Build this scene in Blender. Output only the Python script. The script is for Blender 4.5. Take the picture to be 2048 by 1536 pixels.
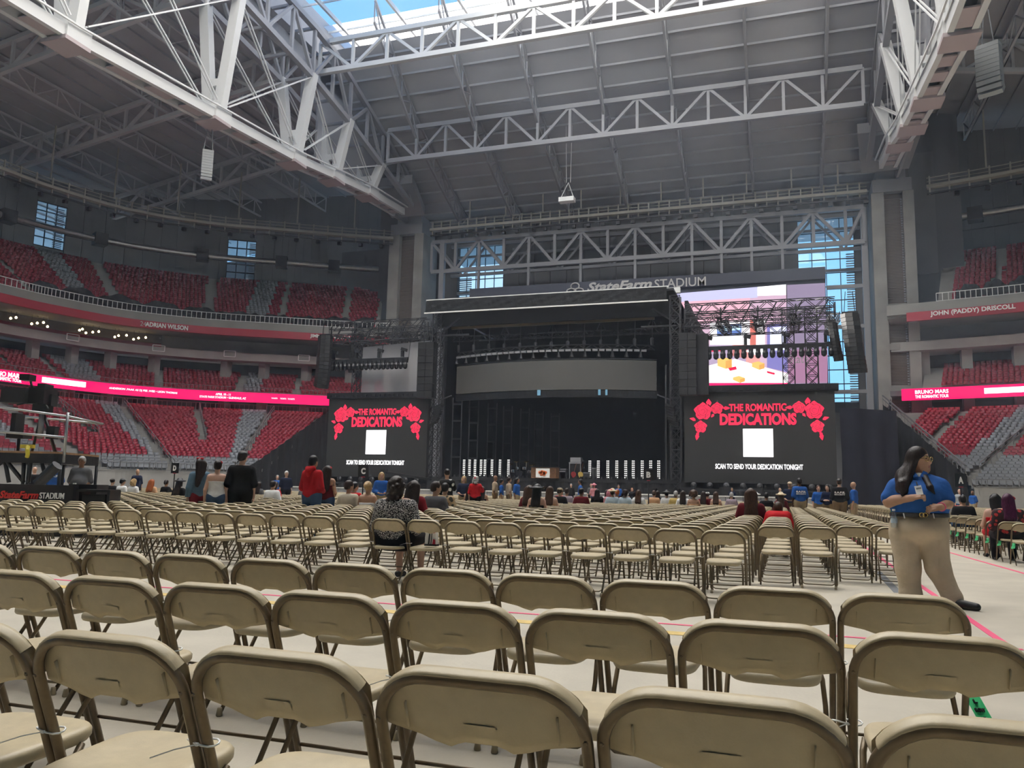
import bpy, math, random
import numpy as np
from mathutils import Vector, Matrix

random.seed(7); np.random.seed(7)
for o in list(bpy.data.objects): bpy.data.objects.remove(o, do_unlink=True)
SC = bpy.context.scene
COL = SC.collection

# ------------------------------------------------------------------ camera
CAM_H, YAW, PITCH, ROLL, FPX = 1.125, 0.3255, 0.1321, 0.0221, 1612.8
_f = np.array([-math.sin(YAW)*math.cos(PITCH), math.cos(YAW)*math.cos(PITCH), math.sin(PITCH)])
_r0 = np.array([math.cos(YAW), math.sin(YAW), 0.0]); _u0 = np.cross(_r0, _f)
_r = _r0*math.cos(ROLL) + _u0*math.sin(ROLL); _u = -_r0*math.sin(ROLL) + _u0*math.cos(ROLL)
camd = bpy.data.cameras.new('camera'); camd.sensor_fit = 'HORIZONTAL'; camd.sensor_width = 36.0
camd.lens = FPX*36.0/2048.0; camd.clip_start = 0.05; camd.clip_end = 2000
cam = bpy.data.objects.new('camera', camd); COL.objects.link(cam)
cam.matrix_world = Matrix(((_r[0], _u[0], -_f[0], 0), (_r[1], _u[1], -_f[1], 0), (_r[2], _u[2], -_f[2], CAM_H), (0, 0, 0, 1)))
SC.camera = cam

def ray(x, y): return _f + _r*(x-1024)/FPX + _u*(768-y)/FPX
def atY(x, y, Y):
    d = ray(x, y); return Vector(np.array([0, 0, CAM_H]) + d*(Y/d[1]))
def atX(x, y, X):
    d = ray(x, y); return Vector(np.array([0, 0, CAM_H]) + d*(X/d[0]))
def atZ(x, y, z):
    d = ray(x, y); return Vector(np.array([0, 0, CAM_H]) + d*((z-CAM_H)/d[2]))
def atD(x, y, dep):
    return Vector(np.array([0, 0, CAM_H]) + ray(x, y)*dep)
def hz(x): return 960.0 + .0221*x

# ------------------------------------------------------------------ sky, sun, exposure
W = bpy.data.worlds.new('sky'); SC.world = W; W.use_nodes = True
nt = W.node_tree; nt.nodes.clear()
wo = nt.nodes.new('ShaderNodeOutputWorld'); bg = nt.nodes.new('ShaderNodeBackground')
tc = nt.nodes.new('ShaderNodeTexCoord'); sx = nt.nodes.new('ShaderNodeSeparateXYZ'); cr = nt.nodes.new('ShaderNodeValToRGB')
cr.color_ramp.elements[0].position = 0.0; cr.color_ramp.elements[0].color = (.30, .66, 1.0, 1)
cr.color_ramp.elements[1].position = 0.75; cr.color_ramp.elements[1].color = (.14, .34, .78, 1)
nz = nt.nodes.new('ShaderNodeTexNoise'); nz.inputs['Scale'].default_value = 3.0; nz.inputs['Detail'].default_value = 5
cl = nt.nodes.new('ShaderNodeValToRGB'); cl.color_ramp.elements[0].position = .5; cl.color_ramp.elements[1].position = .8
cl.color_ramp.elements[1].color = (.6, .6, .6, 1)
mx = nt.nodes.new('ShaderNodeMix'); mx.data_type = 'RGBA'; mx.inputs['B'].default_value = (.9, .95, 1, 1)
L = nt.links.new
L(tc.outputs['Generated'], sx.inputs[0]); L(sx.outputs['Z'], cr.inputs[0]); L(tc.outputs['Generated'], nz.inputs['Vector'])
L(nz.outputs['Fac'], cl.inputs[0]); L(cl.outputs[0], mx.inputs['Factor']); L(cr.outputs[0], mx.inputs['A']); L(mx.outputs['Result'], bg.inputs[0])
bg.inputs[1].default_value = 1.15; L(bg.outputs[0], wo.inputs[0])
sund = bpy.data.lights.new('sun', 'SUN'); sund.energy = 30; sund.angle = .01; sund.color = (1, .95, .88)
sun = bpy.data.objects.new('sun', sund); COL.objects.link(sun)
sun.rotation_euler = Vector((math.cos(math.radians(38)), 0.0, -math.sin(math.radians(38)))).to_track_quat('-Z', 'Y').to_euler()
SC.view_settings.view_transform = 'Standard'; SC.view_settings.look = 'None'; SC.view_settings.gamma = 1
SC.view_settings.use_curve_mapping = False; SC.view_settings.exposure = 0.40
SC.cycles.max_bounces = 5; SC.cycles.diffuse_bounces = 3; SC.cycles.glossy_bounces = 2; SC.cycles.transmission_bounces = 4
SC.cycles.transparent_max_bounces = 12; SC.cycles.use_denoising = True; SC.cycles.use_adaptive_sampling = True; SC.cycles.adaptive_threshold = .08; SC.cycles.sample_clamp_indirect = 6
SC.cycles.caustics_reflective = False; SC.cycles.caustics_refractive = False

# ------------------------------------------------------------------ materials
MATS = {}
def mat(name, col, rough=.6, metal=0.0, noise=0.0, nscale=8.0, bump=0.0, bscale=40.0, emit=0.0, spec=.5, coat=0.0):
    if name in MATS: return MATS[name]
    m = bpy.data.materials.new(name); m.use_nodes = True
    n = m.node_tree; b = n.nodes['Principled BSDF']
    b.inputs['Base Color'].default_value = (*col, 1); b.inputs['Roughness'].default_value = rough
    b.inputs['Metallic'].default_value = metal; b.inputs['Specular IOR Level'].default_value = spec
    b.inputs['Coat Weight'].default_value = coat
    if emit:
        b.inputs['Emission Color'].default_value = (*col, 1); b.inputs['Emission Strength'].default_value = emit
    if noise or bump:
        t = n.nodes.new('ShaderNodeTexCoord')
    if noise:
        x = n.nodes.new('ShaderNodeTexNoise'); x.inputs['Scale'].default_value = nscale; x.inputs['Detail'].default_value = 5
        r = n.nodes.new('ShaderNodeValToRGB')
        r.color_ramp.elements[0].position = .3; r.color_ramp.elements[1].position = .72
        r.color_ramp.elements[0].color = (*[c*(1-noise) for c in col], 1); r.color_ramp.elements[1].color = (*[min(1, c*(1+noise*.6)) for c in col], 1)
        n.links.new(t.outputs['Object'], x.inputs['Vector']); n.links.new(x.outputs['Fac'], r.inputs[0]); n.links.new(r.outputs[0], b.inputs['Base Color'])
    if bump:
        x = n.nodes.new('ShaderNodeTexNoise'); x.inputs['Scale'].default_value = bscale; x.inputs['Detail'].default_value = 3
        p = n.nodes.new('ShaderNodeBump'); p.inputs['Strength'].default_value = bump; p.inputs['Distance'].default_value = .02
        n.links.new(t.outputs['Object'], x.inputs['Vector']); n.links.new(x.outputs['Fac'], p.inputs['Height']); n.links.new(p.outputs[0], b.inputs['Normal'])
    MATS[name] = m
    return m

def emat(name, col, s):
    if name in MATS: return MATS[name]
    m = bpy.data.materials.new(name); m.use_nodes = True; n = m.node_tree; n.nodes.clear()
    o = n.nodes.new('ShaderNodeOutputMaterial'); e = n.nodes.new('ShaderNodeEmission')
    e.inputs[0].default_value = (*col, 1); e.inputs[1].default_value = s; n.links.new(e.outputs[0], o.inputs[0])
    MATS[name] = m; return m

mat('floor_concrete', (.50, .455, .365), .55, noise=.16, nscale=1.3, bump=.15, bscale=30)
mat('stand_concrete', (.30, .29, .27), .8, noise=.12, nscale=.4)
mat('wall_concrete', (.34, .33, .31), .8, noise=.10, nscale=.5)
mat('column_concrete', (.31, .30, .28), .85, noise=.22, nscale=.35)
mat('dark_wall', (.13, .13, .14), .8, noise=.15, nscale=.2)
mat('roof_deck', (.36, .36, .38), .75, noise=.12, nscale=.15)
mat('steel_side', (.50, .50, .51), .5)
mat('steel_paint', (.27, .27, .285), .5, noise=.08, nscale=.6)
mat('steel_white', (.62, .62, .61), .45, noise=.05, nscale=.5)
mat('catwalk_steel', (.36, .34, .29), .6)
mat('red_seat', (.31, .022, .042), .3, spec=.5, coat=.3)
mat('grey_seat', (.24, .25, .27), .3, spec=.5, coat=.3)
mat('red_paint', (.42, .02, .045), .5)
mat('tan_plastic', (.51, .425, .27), .42, noise=.09, nscale=22, bump=.05, bscale=220)
mat('bronze_tube', (.175, .130, .075), .38, metal=.35, noise=.15, nscale=30)
mat('foot_cap', (.36, .30, .20), .5)
mat('black_cloth', (.018, .018, .021), .85, noise=.3, nscale=.6, bump=.4, bscale=3)
mat('black_matte', (.014, .014, .016), .7)
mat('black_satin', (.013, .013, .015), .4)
mat('rail_grey', (.20, .20, .205), .5, metal=.2)
mat('black_steel', (.030, .030, .033), .45, metal=.4)
mat('grey_truss', (.060, .060, .064), .45, metal=.5)
mat('white_edge', (.75, .75, .72), .5)
mat('led_grey', (.085, .083, .078), .5)
mat('led_dark', (.030, .030, .030), .5)
mat('navy_drape', (.016, .018, .035), .9, noise=.2, nscale=.5)
mat('duct_metal', (.55, .54, .52), .28, metal=.85, noise=.1, nscale=3)
mat('pink_tape', (.78, .09, .20), .6)
mat('yellow_tape', (.70, .50, .16), .6, noise=.2, nscale=12)
mat('grey_tape', (.16, .17, .18), .6)
mat('green_tag', (.05, .62, .22), .5)
mat('zip_white', (.85, .85, .83), .4)
mat('white_paint', (.82, .82, .80), .5)
mat('wood_brown', (.20, .095, .045), .5, noise=.25, nscale=6)
mat('plywood', (.36, .20, .10), .6, noise=.2, nscale=8)
mat('scaffold_tube', (.45, .46, .47), .35, metal=.7)
mat('yellow_strap', (.75, .62, .06), .5)
mat('chrome', (.7, .7, .7), .15, metal=1)
mat('gold', (.75, .55, .18), .25, metal=1)
mat('speaker_grille', (.009, .009, .010), .6)
emat('led_magenta', (1.0, .008, .13), 1.0)
emat('led_white', (1, .97, .98), 1.6)
emat('led_red', (1.0, .035, .09), 1.0)
emat('bulb_warm', (1, .75, .42), 6)
emat('lamp_white', (1, .98, .92), 1.4)

def glass_mat():
    m = bpy.data.materials.new('window_glass'); m.use_nodes = True; n = m.node_tree; n.nodes.clear()
    o = n.nodes.new('ShaderNodeOutputMaterial'); t = n.nodes.new('ShaderNodeBsdfTransparent'); g = n.nodes.new('ShaderNodeBsdfGlossy'); x = n.nodes.new('ShaderNodeMixShader')
    t.inputs[0].default_value = (.86, .93, .97, 1); g.inputs['Roughness'].default_value = .03; x.inputs[0].default_value = .06
    n.links.new(t.outputs[0], x.inputs[1]); n.links.new(g.outputs[0], x.inputs[2]); n.links.new(x.outputs[0], o.inputs[0]); MATS['window_glass'] = m
glass_mat()
def fabric_mat():
    m = bpy.data.materials.new('roof_fabric'); m.use_nodes = True; n = m.node_tree; n.nodes.clear()
    o = n.nodes.new('ShaderNodeOutputMaterial'); t = n.nodes.new('ShaderNodeBsdfTranslucent'); g = n.nodes.new('ShaderNodeBsdfDiffuse'); x = n.nodes.new('ShaderNodeMixShader')
    t.inputs[0].default_value = (.92, .91, .88, 1); g.inputs[0].default_value = (.85, .85, .84, 1); x.inputs[0].default_value = .35
    n.links.new(t.outputs[0], x.inputs[1]); n.links.new(g.outputs[0], x.inputs[2]); n.links.new(x.outputs[0], o.inputs[0]); MATS['roof_fabric'] = m
fabric_mat()
def mesh_scrim():
    # fine black mesh netting: partly see-through cloth
    m = bpy.data.materials.new('scrim_net'); m.use_nodes = True; n = m.node_tree; n.nodes.clear()
    o = n.nodes.new('ShaderNodeOutputMaterial'); t = n.nodes.new('ShaderNodeBsdfTransparent'); g = n.nodes.new('ShaderNodeBsdfDiffuse'); x = n.nodes.new('ShaderNodeMixShader')
    g.inputs[0].default_value = (.62, .62, .66, 1); x.inputs[0].default_value = .45
    n.links.new(t.outputs[0], x.inputs[1]); n.links.new(g.outputs[0], x.inputs[2]); n.links.new(x.outputs[0], o.inputs[0]); MATS['scrim_net'] = m
mesh_scrim()

# ------------------------------------------------------------------ mesh helpers
def tag(o, label=None, cat=None, group=None, kind=None):
    if label: o['label'] = label
    if cat: o['category'] = cat
    if group: o['group'] = group
    if kind: o['kind'] = kind
    return o
def link(name, me, parent=None, loc=None):
    o = bpy.data.objects.new(name, me); COL.objects.link(o)
    if loc is not None: o.location = loc
    if parent is not None: setpar(o, parent)
    return o
def setpar(o, p):
    o.parent = p
    m = Matrix.LocRotScale(p.location, p.rotation_euler, p.scale)
    o.matrix_parent_inverse = m.inverted()
def empty(name, loc, label=None, cat=None, group=None, kind=None, rz=0):
    o = bpy.data.objects.new(name, None); COL.objects.link(o); o.location = loc; o.rotation_euler = (0, 0, rz); o.empty_display_size = .1
    return tag(o, label, cat, group, kind)
def mk(name, verts, faces, mats, mi=None, smooth=False):
    me = bpy.data.meshes.new(name)
    me.from_pydata([tuple(v) for v in verts], [], [tuple(f) for f in faces])
    for m in (mats if isinstance(mats, (list, tuple)) else [mats]): me.materials.append(MATS[m] if isinstance(m, str) else m)
    if mi is not None: me.polygons.foreach_set('material_index', np.asarray(mi, dtype=np.int32))
    if smooth: me.polygons.foreach_set('use_smooth', np.ones(len(me.polygons), dtype=bool))
    me.update(); return me
BOXF = [(0, 3, 2, 1), (4, 5, 6, 7), (0, 1, 5, 4), (1, 2, 6, 5), (2, 3, 7, 6), (3, 0, 4, 7)]
class MB:
    def __init__(s): s.v = []; s.f = []; s.mi = []
    def add(s, vs, fs, mi=0):
        b = len(s.v); s.v += [tuple(v) for v in vs]; s.f += [tuple(i+b for i in f) for f in fs]; s.mi += [mi]*len(fs); return s
    def box(s, c, d, mi=0, R=None):
        x, y, z = d[0]/2, d[1]/2, d[2]/2
        P = [Vector(p) for p in ((-x, -y, -z), (x, -y, -z), (x, y, -z), (-x, y, -z), (-x, -y, z), (x, -y, z), (x, y, z), (-x, y, z))]
        if R is not None: P = [R @ p for p in P]
        return s.add([p+Vector(c) for p in P], BOXF, mi)
    def bar(s, a, b, w, h=None, mi=0, up=(0, 0, 1)):
        a = Vector(a); b = Vector(b); d = (b-a)
        if d.length < 1e-6: return s
        d.normalize(); h = h or w; u = Vector(up)
        if abs(d.dot(u)) > .98: u = Vector((0, 1, 0))
        x = d.cross(u).normalized(); y = x.cross(d).normalized()
        P = []
        for e in (a, b):
            P += [e-x*w/2-y*h/2, e+x*w/2-y*h/2, e+x*w/2+y*h/2, e-x*w/2+y*h/2]
        return s.add(P, BOXF, mi)
    def tube(s, path, r, n=8, mi=0, cap=True, closed=False):
        P = [Vector(p) for p in path]; m = len(P); rs = r if isinstance(r, (list, tuple)) else [r]*m
        rings = []; T0 = (P[1]-P[0]).normalized(); ux = T0.orthogonal().normalized()
        for i in range(m):
            if closed: T = (P[(i+1) % m]-P[i-1]).normalized()
            else: T = (P[min(i+1, m-1)]-P[max(i-1, 0)]).normalized()
            ux = (ux-T*ux.dot(T)).normalized(); uy = T.cross(ux)
            rings.append([P[i]+(ux*math.cos(2*math.pi*k/n)+uy*math.sin(2*math.pi*k/n))*rs[i] for k in range(n)])
        vs = [v for g in rings for v in g]; fs = []
        for i in range(m if closed else m-1):
            j = (i+1) % m
            for k in range(n): fs.append((i*n+k, i*n+(k+1) % n, j*n+(k+1) % n, j*n+k))
        if cap and not closed:
            fs.append(tuple(range(n-1, -1, -1))); fs.append(tuple((m-1)*n+k for k in range(n)))
        return s.add(vs, fs, mi)
    def lathe(s, prof, n=12, c=(0, 0, 0), R=None, mi=0):
        vs = []; fs = []; c = Vector(c)
        for r, z in prof:
            for k in range(n):
                p = Vector((r*math.cos(2*math.pi*k/n), r*math.sin(2*math.pi*k/n), z)); vs.append((R @ p if R is not None else p)+c)
        for i in range(len(prof)-1):
            for k in range(n): fs.append((i*n+k, i*n+(k+1) % n, (i+1)*n+(k+1) % n, (i+1)*n+k))
        fs.append(tuple(range(n-1, -1, -1))); fs.append(tuple((len(prof)-1)*n+k for k in range(n)))
        return s.add(vs, fs, mi)
    def prism(s, pts, off, mi=0):
        # extrude polygon pts by vector off
        n = len(pts); off = Vector(off); P = [Vector(p) for p in pts]
        fs = [tuple(range(n-1, -1, -1)), tuple(range(n, 2*n))]+[(i, (i+1) % n, n+(i+1) % n, n+i) for i in range(n)]
        return s.add(P+[p+off for p in P], fs, mi)
    def mesh(s, name, mats, smooth=False): return mk(name, s.v, s.f, mats, s.mi, smooth)
    def build(s, name, mats, parent=None, smooth=False):
        return link(name, s.mesh(name, mats, smooth), parent)

_unit = {}
def unit_bar(m):
    if m not in _unit:
        _unit[m] = MB().box((0, 0, .5), (1, 1, 1)).mesh('bar_'+m, m)
    return _unit[m]
def strut(name, a, b, w, h, m, parent, up=(0, 0, 1)):
    # one straight member as an object of its own, sharing one mesh
    a = Vector(a); b = Vector(b); d = b-a; ln = d.length; d.normalize(); u = Vector(up)
    if abs(d.dot(u)) > .98: u = Vector((0, 1, 0))
    x = d.cross(u).normalized(); y = d.cross(x).normalized()
    o = bpy.data.objects.new(name, unit_bar(m)); COL.objects.link(o)
    M = Matrix(((x.x*w, y.x*h, d.x*ln, a.x), (x.y*w, y.y*h, d.y*ln, a.y), (x.z*w, y.z*h, d.z*ln, a.z), (0, 0, 0, 1)))
    if parent is not None:
        o.parent = parent; o.matrix_parent_inverse = Matrix.LocRotScale(parent.location, parent.rotation_euler, parent.scale).inverted()
    o.matrix_basis = M
    return o

def text_mesh(txt, size, depth=.02, shear=0.0, bold=0.0, spacing=1.0, sx=1.0):
    c = bpy.data.curves.new('txt', 'FONT'); c.body = txt; c.size = size; c.extrude = depth; c.shear = shear; c.offset = bold; c.space_character = spacing
    c.align_x = 'CENTER'; c.align_y = 'CENTER'; c.resolution_u = 3
    o = bpy.data.objects.new('txt', c); COL.objects.link(o)
    dg = bpy.context.evaluated_depsgraph_get(); me = bpy.data.meshes.new_from_object(o.evaluated_get(dg))
    bpy.data.objects.remove(o); bpy.data.curves.remove(c)
    n = len(me.vertices); co = np.empty(n*3); me.vertices.foreach_get('co', co); co = co.reshape(-1, 3)
    return me, co
def put_text(name, txt, loc, right, up, width, height, m, parent, shear=0.0, bold=0.0, depth=.02):
    # lettering scaled to width x height, standing in the plane (right, up)
    me, co = text_mesh(txt, 1.0, .02, shear, bold)
    w = np.ptp(co[:, 0]); h = np.ptp(co[:, 1]); c = (co.max(0)+co.min(0))/2
    r = Vector(right).normalized(); u = Vector(up).normalized(); n = r.cross(u)
    q = (co-c)*np.array([width/w, height/h, depth/.04])
    out = np.array(loc)[None]+q[:, :1]*np.array(r)+q[:, 1:2]*np.array(u)+q[:, 2:3]*np.array(n)
    me.vertices.foreach_set('co', out.ravel()); me.materials.clear(); me.materials.append(MATS[m]); me.update()
    return link(name, me, parent)

# ================================================================== the building
def proj(P):
    d = np.asarray(P, float)-np.array([0, 0, CAM_H]); z = d @ _f
    return np.stack([1024+FPX*(d @ _r)/z, 768-FPX*(d @ _u)/z, z], -1)

def catmull(K):
    K = np.array(K, float); n = len(K)
    def ev(k):
        k = np.clip(np.atleast_1d(np.asarray(k, float)), 0, n-1-1e-6); i = k.astype(int); t = (k-i)[:, None]
        p0 = K[np.clip(i-1, 0, n-1)]; p1 = K[i]; p2 = K[np.clip(i+1, 0, n-1)]; p3 = K[np.clip(i+2, 0, n-1)]
        return .5*((2*p1)+(-p0+p2)*t+(2*p0-5*p1+4*p2-p3)*t*t+(-p0+3*p1-3*p2+p3)*t**3)
    return ev
class Bowl:
    def __init__(s, R, F): s.R = catmull(R); s.F = catmull(F); s.n = len(R)
    def N(s, k):
        k = np.atleast_1d(np.asarray(k, float)); d = s.R(k+.02)-s.R(k-.02); d /= np.linalg.norm(d, axis=1)[:, None]
        return np.stack([-d[:, 1], d[:, 0]], 1)
    def off(s, k, o): return s.R(k)+s.N(k)*o
    def low(s, k, t):
        return s.F(k)*(1-t)+(s.R(k)+s.N(k)*.5)*t
BL = Bowl([(-88, -30), (-87, 10), (-86, 45), (-84.5, 66), (-83.4, 73.5), (-80.3, 81.6), (-74, 88.1), (-66, 93), (-59.3, 97), (-52, 100.8)],
          [(-70, -30), (-68.5, 12), (-66, 45), (-62.5, 61), (-60.1, 64.2), (-57.8, 66), (-54.9, 68), (-53.2, 69.6), (-51.8, 71.2), (-50.5, 72.8)])
BR = Bowl([(10.9, 100.2), (18.8, 98.4), (26.3, 96), (34, 91.5), (42, 84), (47, 74), (49, 60), (50, -30)],
          [(2, 82), (9.8, 82.4), (15.1, 83.2), (20.5, 83), (27, 81), (31, 74), (32, 60), (34, -30)])
def kpx(px): return float(np.interp(px, [0, 90, 245, 395, 540, 660, 790], [3, 4, 5, 6, 7, 8, 9]))

# floor
link('floor', MB().box((-20, 25, -.15), (140, 190, .3)).mesh('floor', 'floor_concrete'))['kind'] = 'structure'

def strip(name, bowl, ka, kb, pa, pb, m, n=60, thick=0, parent=None, kind='structure'):
    # ruled strip between two (offset|low-fraction, z) lines along the bowl
    ks = np.linspace(ka, kb, n); A = pa(ks); B = pb(ks); v = []; f = []
    for i in range(n): v += [tuple(A[i]), tuple(B[i])]
    for i in range(n-1): f.append((2*i, 2*i+2, 2*i+3, 2*i+1))
    o = link(name, mk(name, v, f, m), parent)
    if kind and parent is None: o['kind'] = kind
    return o
def OZ(bowl, o, z): return lambda ks: np.column_stack([bowl.off(ks, o), np.full(len(ks), z)])
def LZ(bowl, t, z): return lambda ks: np.column_stack([bowl.low(ks, t), np.full(len(ks), z)])
def beam(name, bowl, ka, kb, o0, o1, z0, z1, m, n=60, parent=None, kind='structure'):
    ks = np.linspace(ka, kb, n); A = bowl.off(ks, o0); B = bowl.off(ks, o1); v = []; f = []
    for i in range(n): v += [(A[i][0], A[i][1], z0), (B[i][0], B[i][1], z0), (B[i][0], B[i][1], z1), (A[i][0], A[i][1], z1)]
    for i in range(n-1):
        b = 4*i
        for a, c in ((0, 1), (1, 2), (2, 3), (3, 0)): f.append((b+a, b+c, b+4+c, b+4+a))
    f += [(0, 3, 2, 1), (4*n-4, 4*n-3, 4*n-2, 4*n-1)]
    o = link(name, mk(name, v, f, m), parent)
    if kind and parent is None: o['kind'] = kind
    return o
def terrace(name, rowpt, nrow, z0, z1, ka, kb, m, n=50):
    v = []; f = []
    for i in range(nrow+1):
        ks = np.linspace(ka(i/nrow) if callable(ka) else ka, kb, n); P = rowpt(ks, i/nrow); za = z0+(z1-z0)*max(i-1, 0)/nrow; zb = z0+(z1-z0)*min(i, nrow)/nrow
        for j in range(n): v += [(P[j][0], P[j][1], za), (P[j][0], P[j][1], zb)]
    for i in range(nrow+1):
        for j in range(n-1):
            b = (i*n+j)*2; f.append((b, b+2, b+3, b+1))
            if i < nrow: c = ((i+1)*n+j)*2; f.append((b+1, b+3, c+2, c))
    o = link(name, mk(name, v, f, m)); o['kind'] = 'structure'; return o

NLOW, NCLUB, NUP = 28, 9, 22
terrace('terrace_floor_left_lower', BL.low, NLOW, 2.75, 11.3, 2, 8, 'stand_concrete')
terrace('terrace_floor_left_club', lambda k, t: BL.off(k, .6+6.6*t), NCLUB, 14.0, 17.3, 2, 9, 'stand_concrete')
terrace('terrace_floor_left_upper', lambda k, t: BL.off(k, .8+15.5*t), NUP, 23.4, 33.4, 2, 8.7, 'stand_concrete')
def cutR(t):   # where a row of the right-hand lower stand meets the draped end
    ks = np.linspace(0, 3, 400); P = BR.low(ks, t); return float(ks[np.argmax(P[:, 0] > 16-(P[:, 1]-84)*5.1/16+.1)])
terrace('terrace_floor_right_lower', BR.low, NLOW, 2.75, 11.3, cutR, 5, 'stand_concrete')
terrace('terrace_floor_right_club', lambda k, t: BR.off(k, .6+6.6*t), NCLUB, 14.0, 17.3, .55, 5, 'stand_concrete')
terrace('terrace_floor_right_upper', lambda k, t: BR.off(k, .8+15.5*t), NUP, 23.4, 33.4, .75, 5, 'stand_concrete')
for B, side, ka, kb in ((BL, 'left', 1, 9), (BR, 'right', .15, 6.5)):
    kl0, kl1 = (1, 8) if side == 'left' else (cutR(0), 6.5)
    strip('wall_'+side+'_field', B, kl0, kl1, LZ(B, 0, 0), LZ(B, 0, 2.85), 'wall_concrete')
    beam('trim_1' if side == 'left' else 'trim_2', B, ka, kb, 1.2, 9, 11.2, 11.4, 'stand_concrete')
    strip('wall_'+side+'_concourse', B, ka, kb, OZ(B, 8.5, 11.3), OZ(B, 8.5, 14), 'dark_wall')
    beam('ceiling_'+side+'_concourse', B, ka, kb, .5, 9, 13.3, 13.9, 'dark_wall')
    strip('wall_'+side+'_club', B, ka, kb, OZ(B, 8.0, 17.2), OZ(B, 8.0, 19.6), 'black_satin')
    beam('ceiling_'+side+'_club', B, ka, kb, 3.4, 9.5, 18.9, 20.0, 'wall_concrete')
    strip('wall_'+side+'_suites', B, ka, kb, OZ(B, 7.6, 20), OZ(B, 7.6, 23), 'wall_concrete')
    beam('ceiling_'+side+'_suites', B, ka, kb, .7, 9.5, 22.3, 22.9, 'stand_concrete')
    beam('trim_3' if side == 'left' else 'trim_4', B, ka, kb, .1, .9, 22.6, 23.8, 'stand_concrete')

# outer wall: single panels, with openings for the windows
WOFF = 18.0
def k_at(B, px, o, z, ka, kb):
    ks = np.linspace(ka, kb, 900); p = proj(np.column_stack([B.off(ks, o), np.full(900, z)]))
    return float(ks[np.argmin(abs(p[:, 0]-px))])
WINS = [(k_at(BL, 70, WOFF, 37, 2.5, 6), k_at(BL, 131, WOFF, 37, 2.5, 6), 34.6, 41.0), (k_at(BL, 454, WOFF, 37, 4, 9), k_at(BL, 511, WOFF, 37, 4, 9), 34.0, 40.6)]
mat('outer_panel', (.155, .155, .16), .7, noise=.12, nscale=.3)
def outer_wall(side, B, ka, kb, nseg, wins):
    root = empty('wall_'+side+'_outer', (*B.off(ka, WOFF)[0], 29.0), kind='structure')
    ks = list(np.linspace(ka, kb, nseg+1))
    for a, b, _, _ in wins: ks = [k for k in ks if not (a-.06 < k < b+.06)]+[a, b]
    ks.sort()
    for a, b in zip(ks[:-1], ks[1:]):
        win = [w for w in wins if abs(w[0]-a) < 1e-6]
        zs = [(29, 36.95), (37.05, 54)]
        if win: zs = [(29, win[0][2]), (win[0][3], 54)]
        g = (b-a)*.012
        for z0, z1 in zs: beam('panel', B, a+g, b-g, WOFF, WOFF+.3, z0, z1, 'outer_panel', n=4, parent=root)
    beam('backing_sheet', B, ka, kb, WOFF+.32, WOFF+.5, 41.1, 54, 'dark_wall', n=60, parent=root)
    lo = ka
    for a, b, z0, z1 in wins+[(kb, kb, 0, 0)]:
        if a > lo: beam('backing_sheet', B, lo, a, WOFF+.32, WOFF+.5, 29, 41.1, 'dark_wall', n=20, parent=root)
        if b > a: beam('backing_sheet', B, a, b, WOFF+.32, WOFF+.5, 29, z0, 'dark_wall', n=4, parent=root)
        lo = b
outer_wall('left', BL, 1.9, 9, 46, WINS)
outer_wall('right', BR, .0, 4.6, 30, [])
beam('wall_left_rear', BL, 0, 1.95, WOFF, WOFF+.5, 0, 58, 'dark_wall', n=12)
beam('wall_right_rear', BR, 4.55, 7, WOFF, WOFF+.5, 0, 58, 'dark_wall', n=20)
link('wall_front_lower', MB().box((-79.5, 113, 20), (62, .5, 40)).mesh('wall_front_lower', 'dark_wall'))['kind'] = 'structure'
link('wall_front_corner', MB().box((46, 121, 27), (64, .5, 54)).mesh('wall_front_corner', 'dark_wall'))['kind'] = 'structure'
link('wall_back', MB().box((-20, -55, 30), (190, 1, 62)).mesh('wall_back', 'black_matte'))['kind'] = 'structure'  # unseen wall, made black to cut bounce light from the rear
# windows in the outer wall
for wi, (a, b, z0, z1) in enumerate(WINS):
    root = empty('window_%d' % (wi+1), (*BL.off((a+b)/2, WOFF)[0], z0), kind='structure')
    A, Bp = [Vector((*BL.off(k, WOFF+.1)[0], 0)) for k in (a, b)]
    nx, nzz = 3, 5
    zz = np.linspace(z0, z1, nzz+1)
    for i in range(nx+1):
        p = A.lerp(Bp, i/nx); strut('mullion', p+Vector((0, 0, z0)), p+Vector((0, 0, z1)), .12, .12, 'black_steel', root)
    for z in zz: strut('transom', A+Vector((0, 0, z)), Bp+Vector((0, 0, z)), .3 if z0 < z < z1 else .2, .14, 'black_steel', root)
    for i in range(nx):
        for j in range(nzz):
            p, q = A.lerp(Bp, i/nx), A.lerp(Bp, (i+1)/nx)
            link('pane', mk('pane', [(p.x, p.y, zz[j]), (q.x, q.y, zz[j]), (q.x, q.y, zz[j+1]), (p.x, p.y, zz[j+1])], [(0, 1, 2, 3)], 'window_glass'), root)
    n2 = (Bp-A).normalized(); out = Vector((-n2.y, n2.x, 0))
    lv = MB()
    for i in range(26):
        z = z0+(z1-z0)*i/25; p = A.lerp(Bp, .74)+out*1.5; q = A.lerp(Bp, 1.05)+out*1.5
        lv.bar(p+Vector((0, 0, z)), q+Vector((0, 0, z)), .06, .13)
    lv.build('louvre', 'steel_paint', root)

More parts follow.
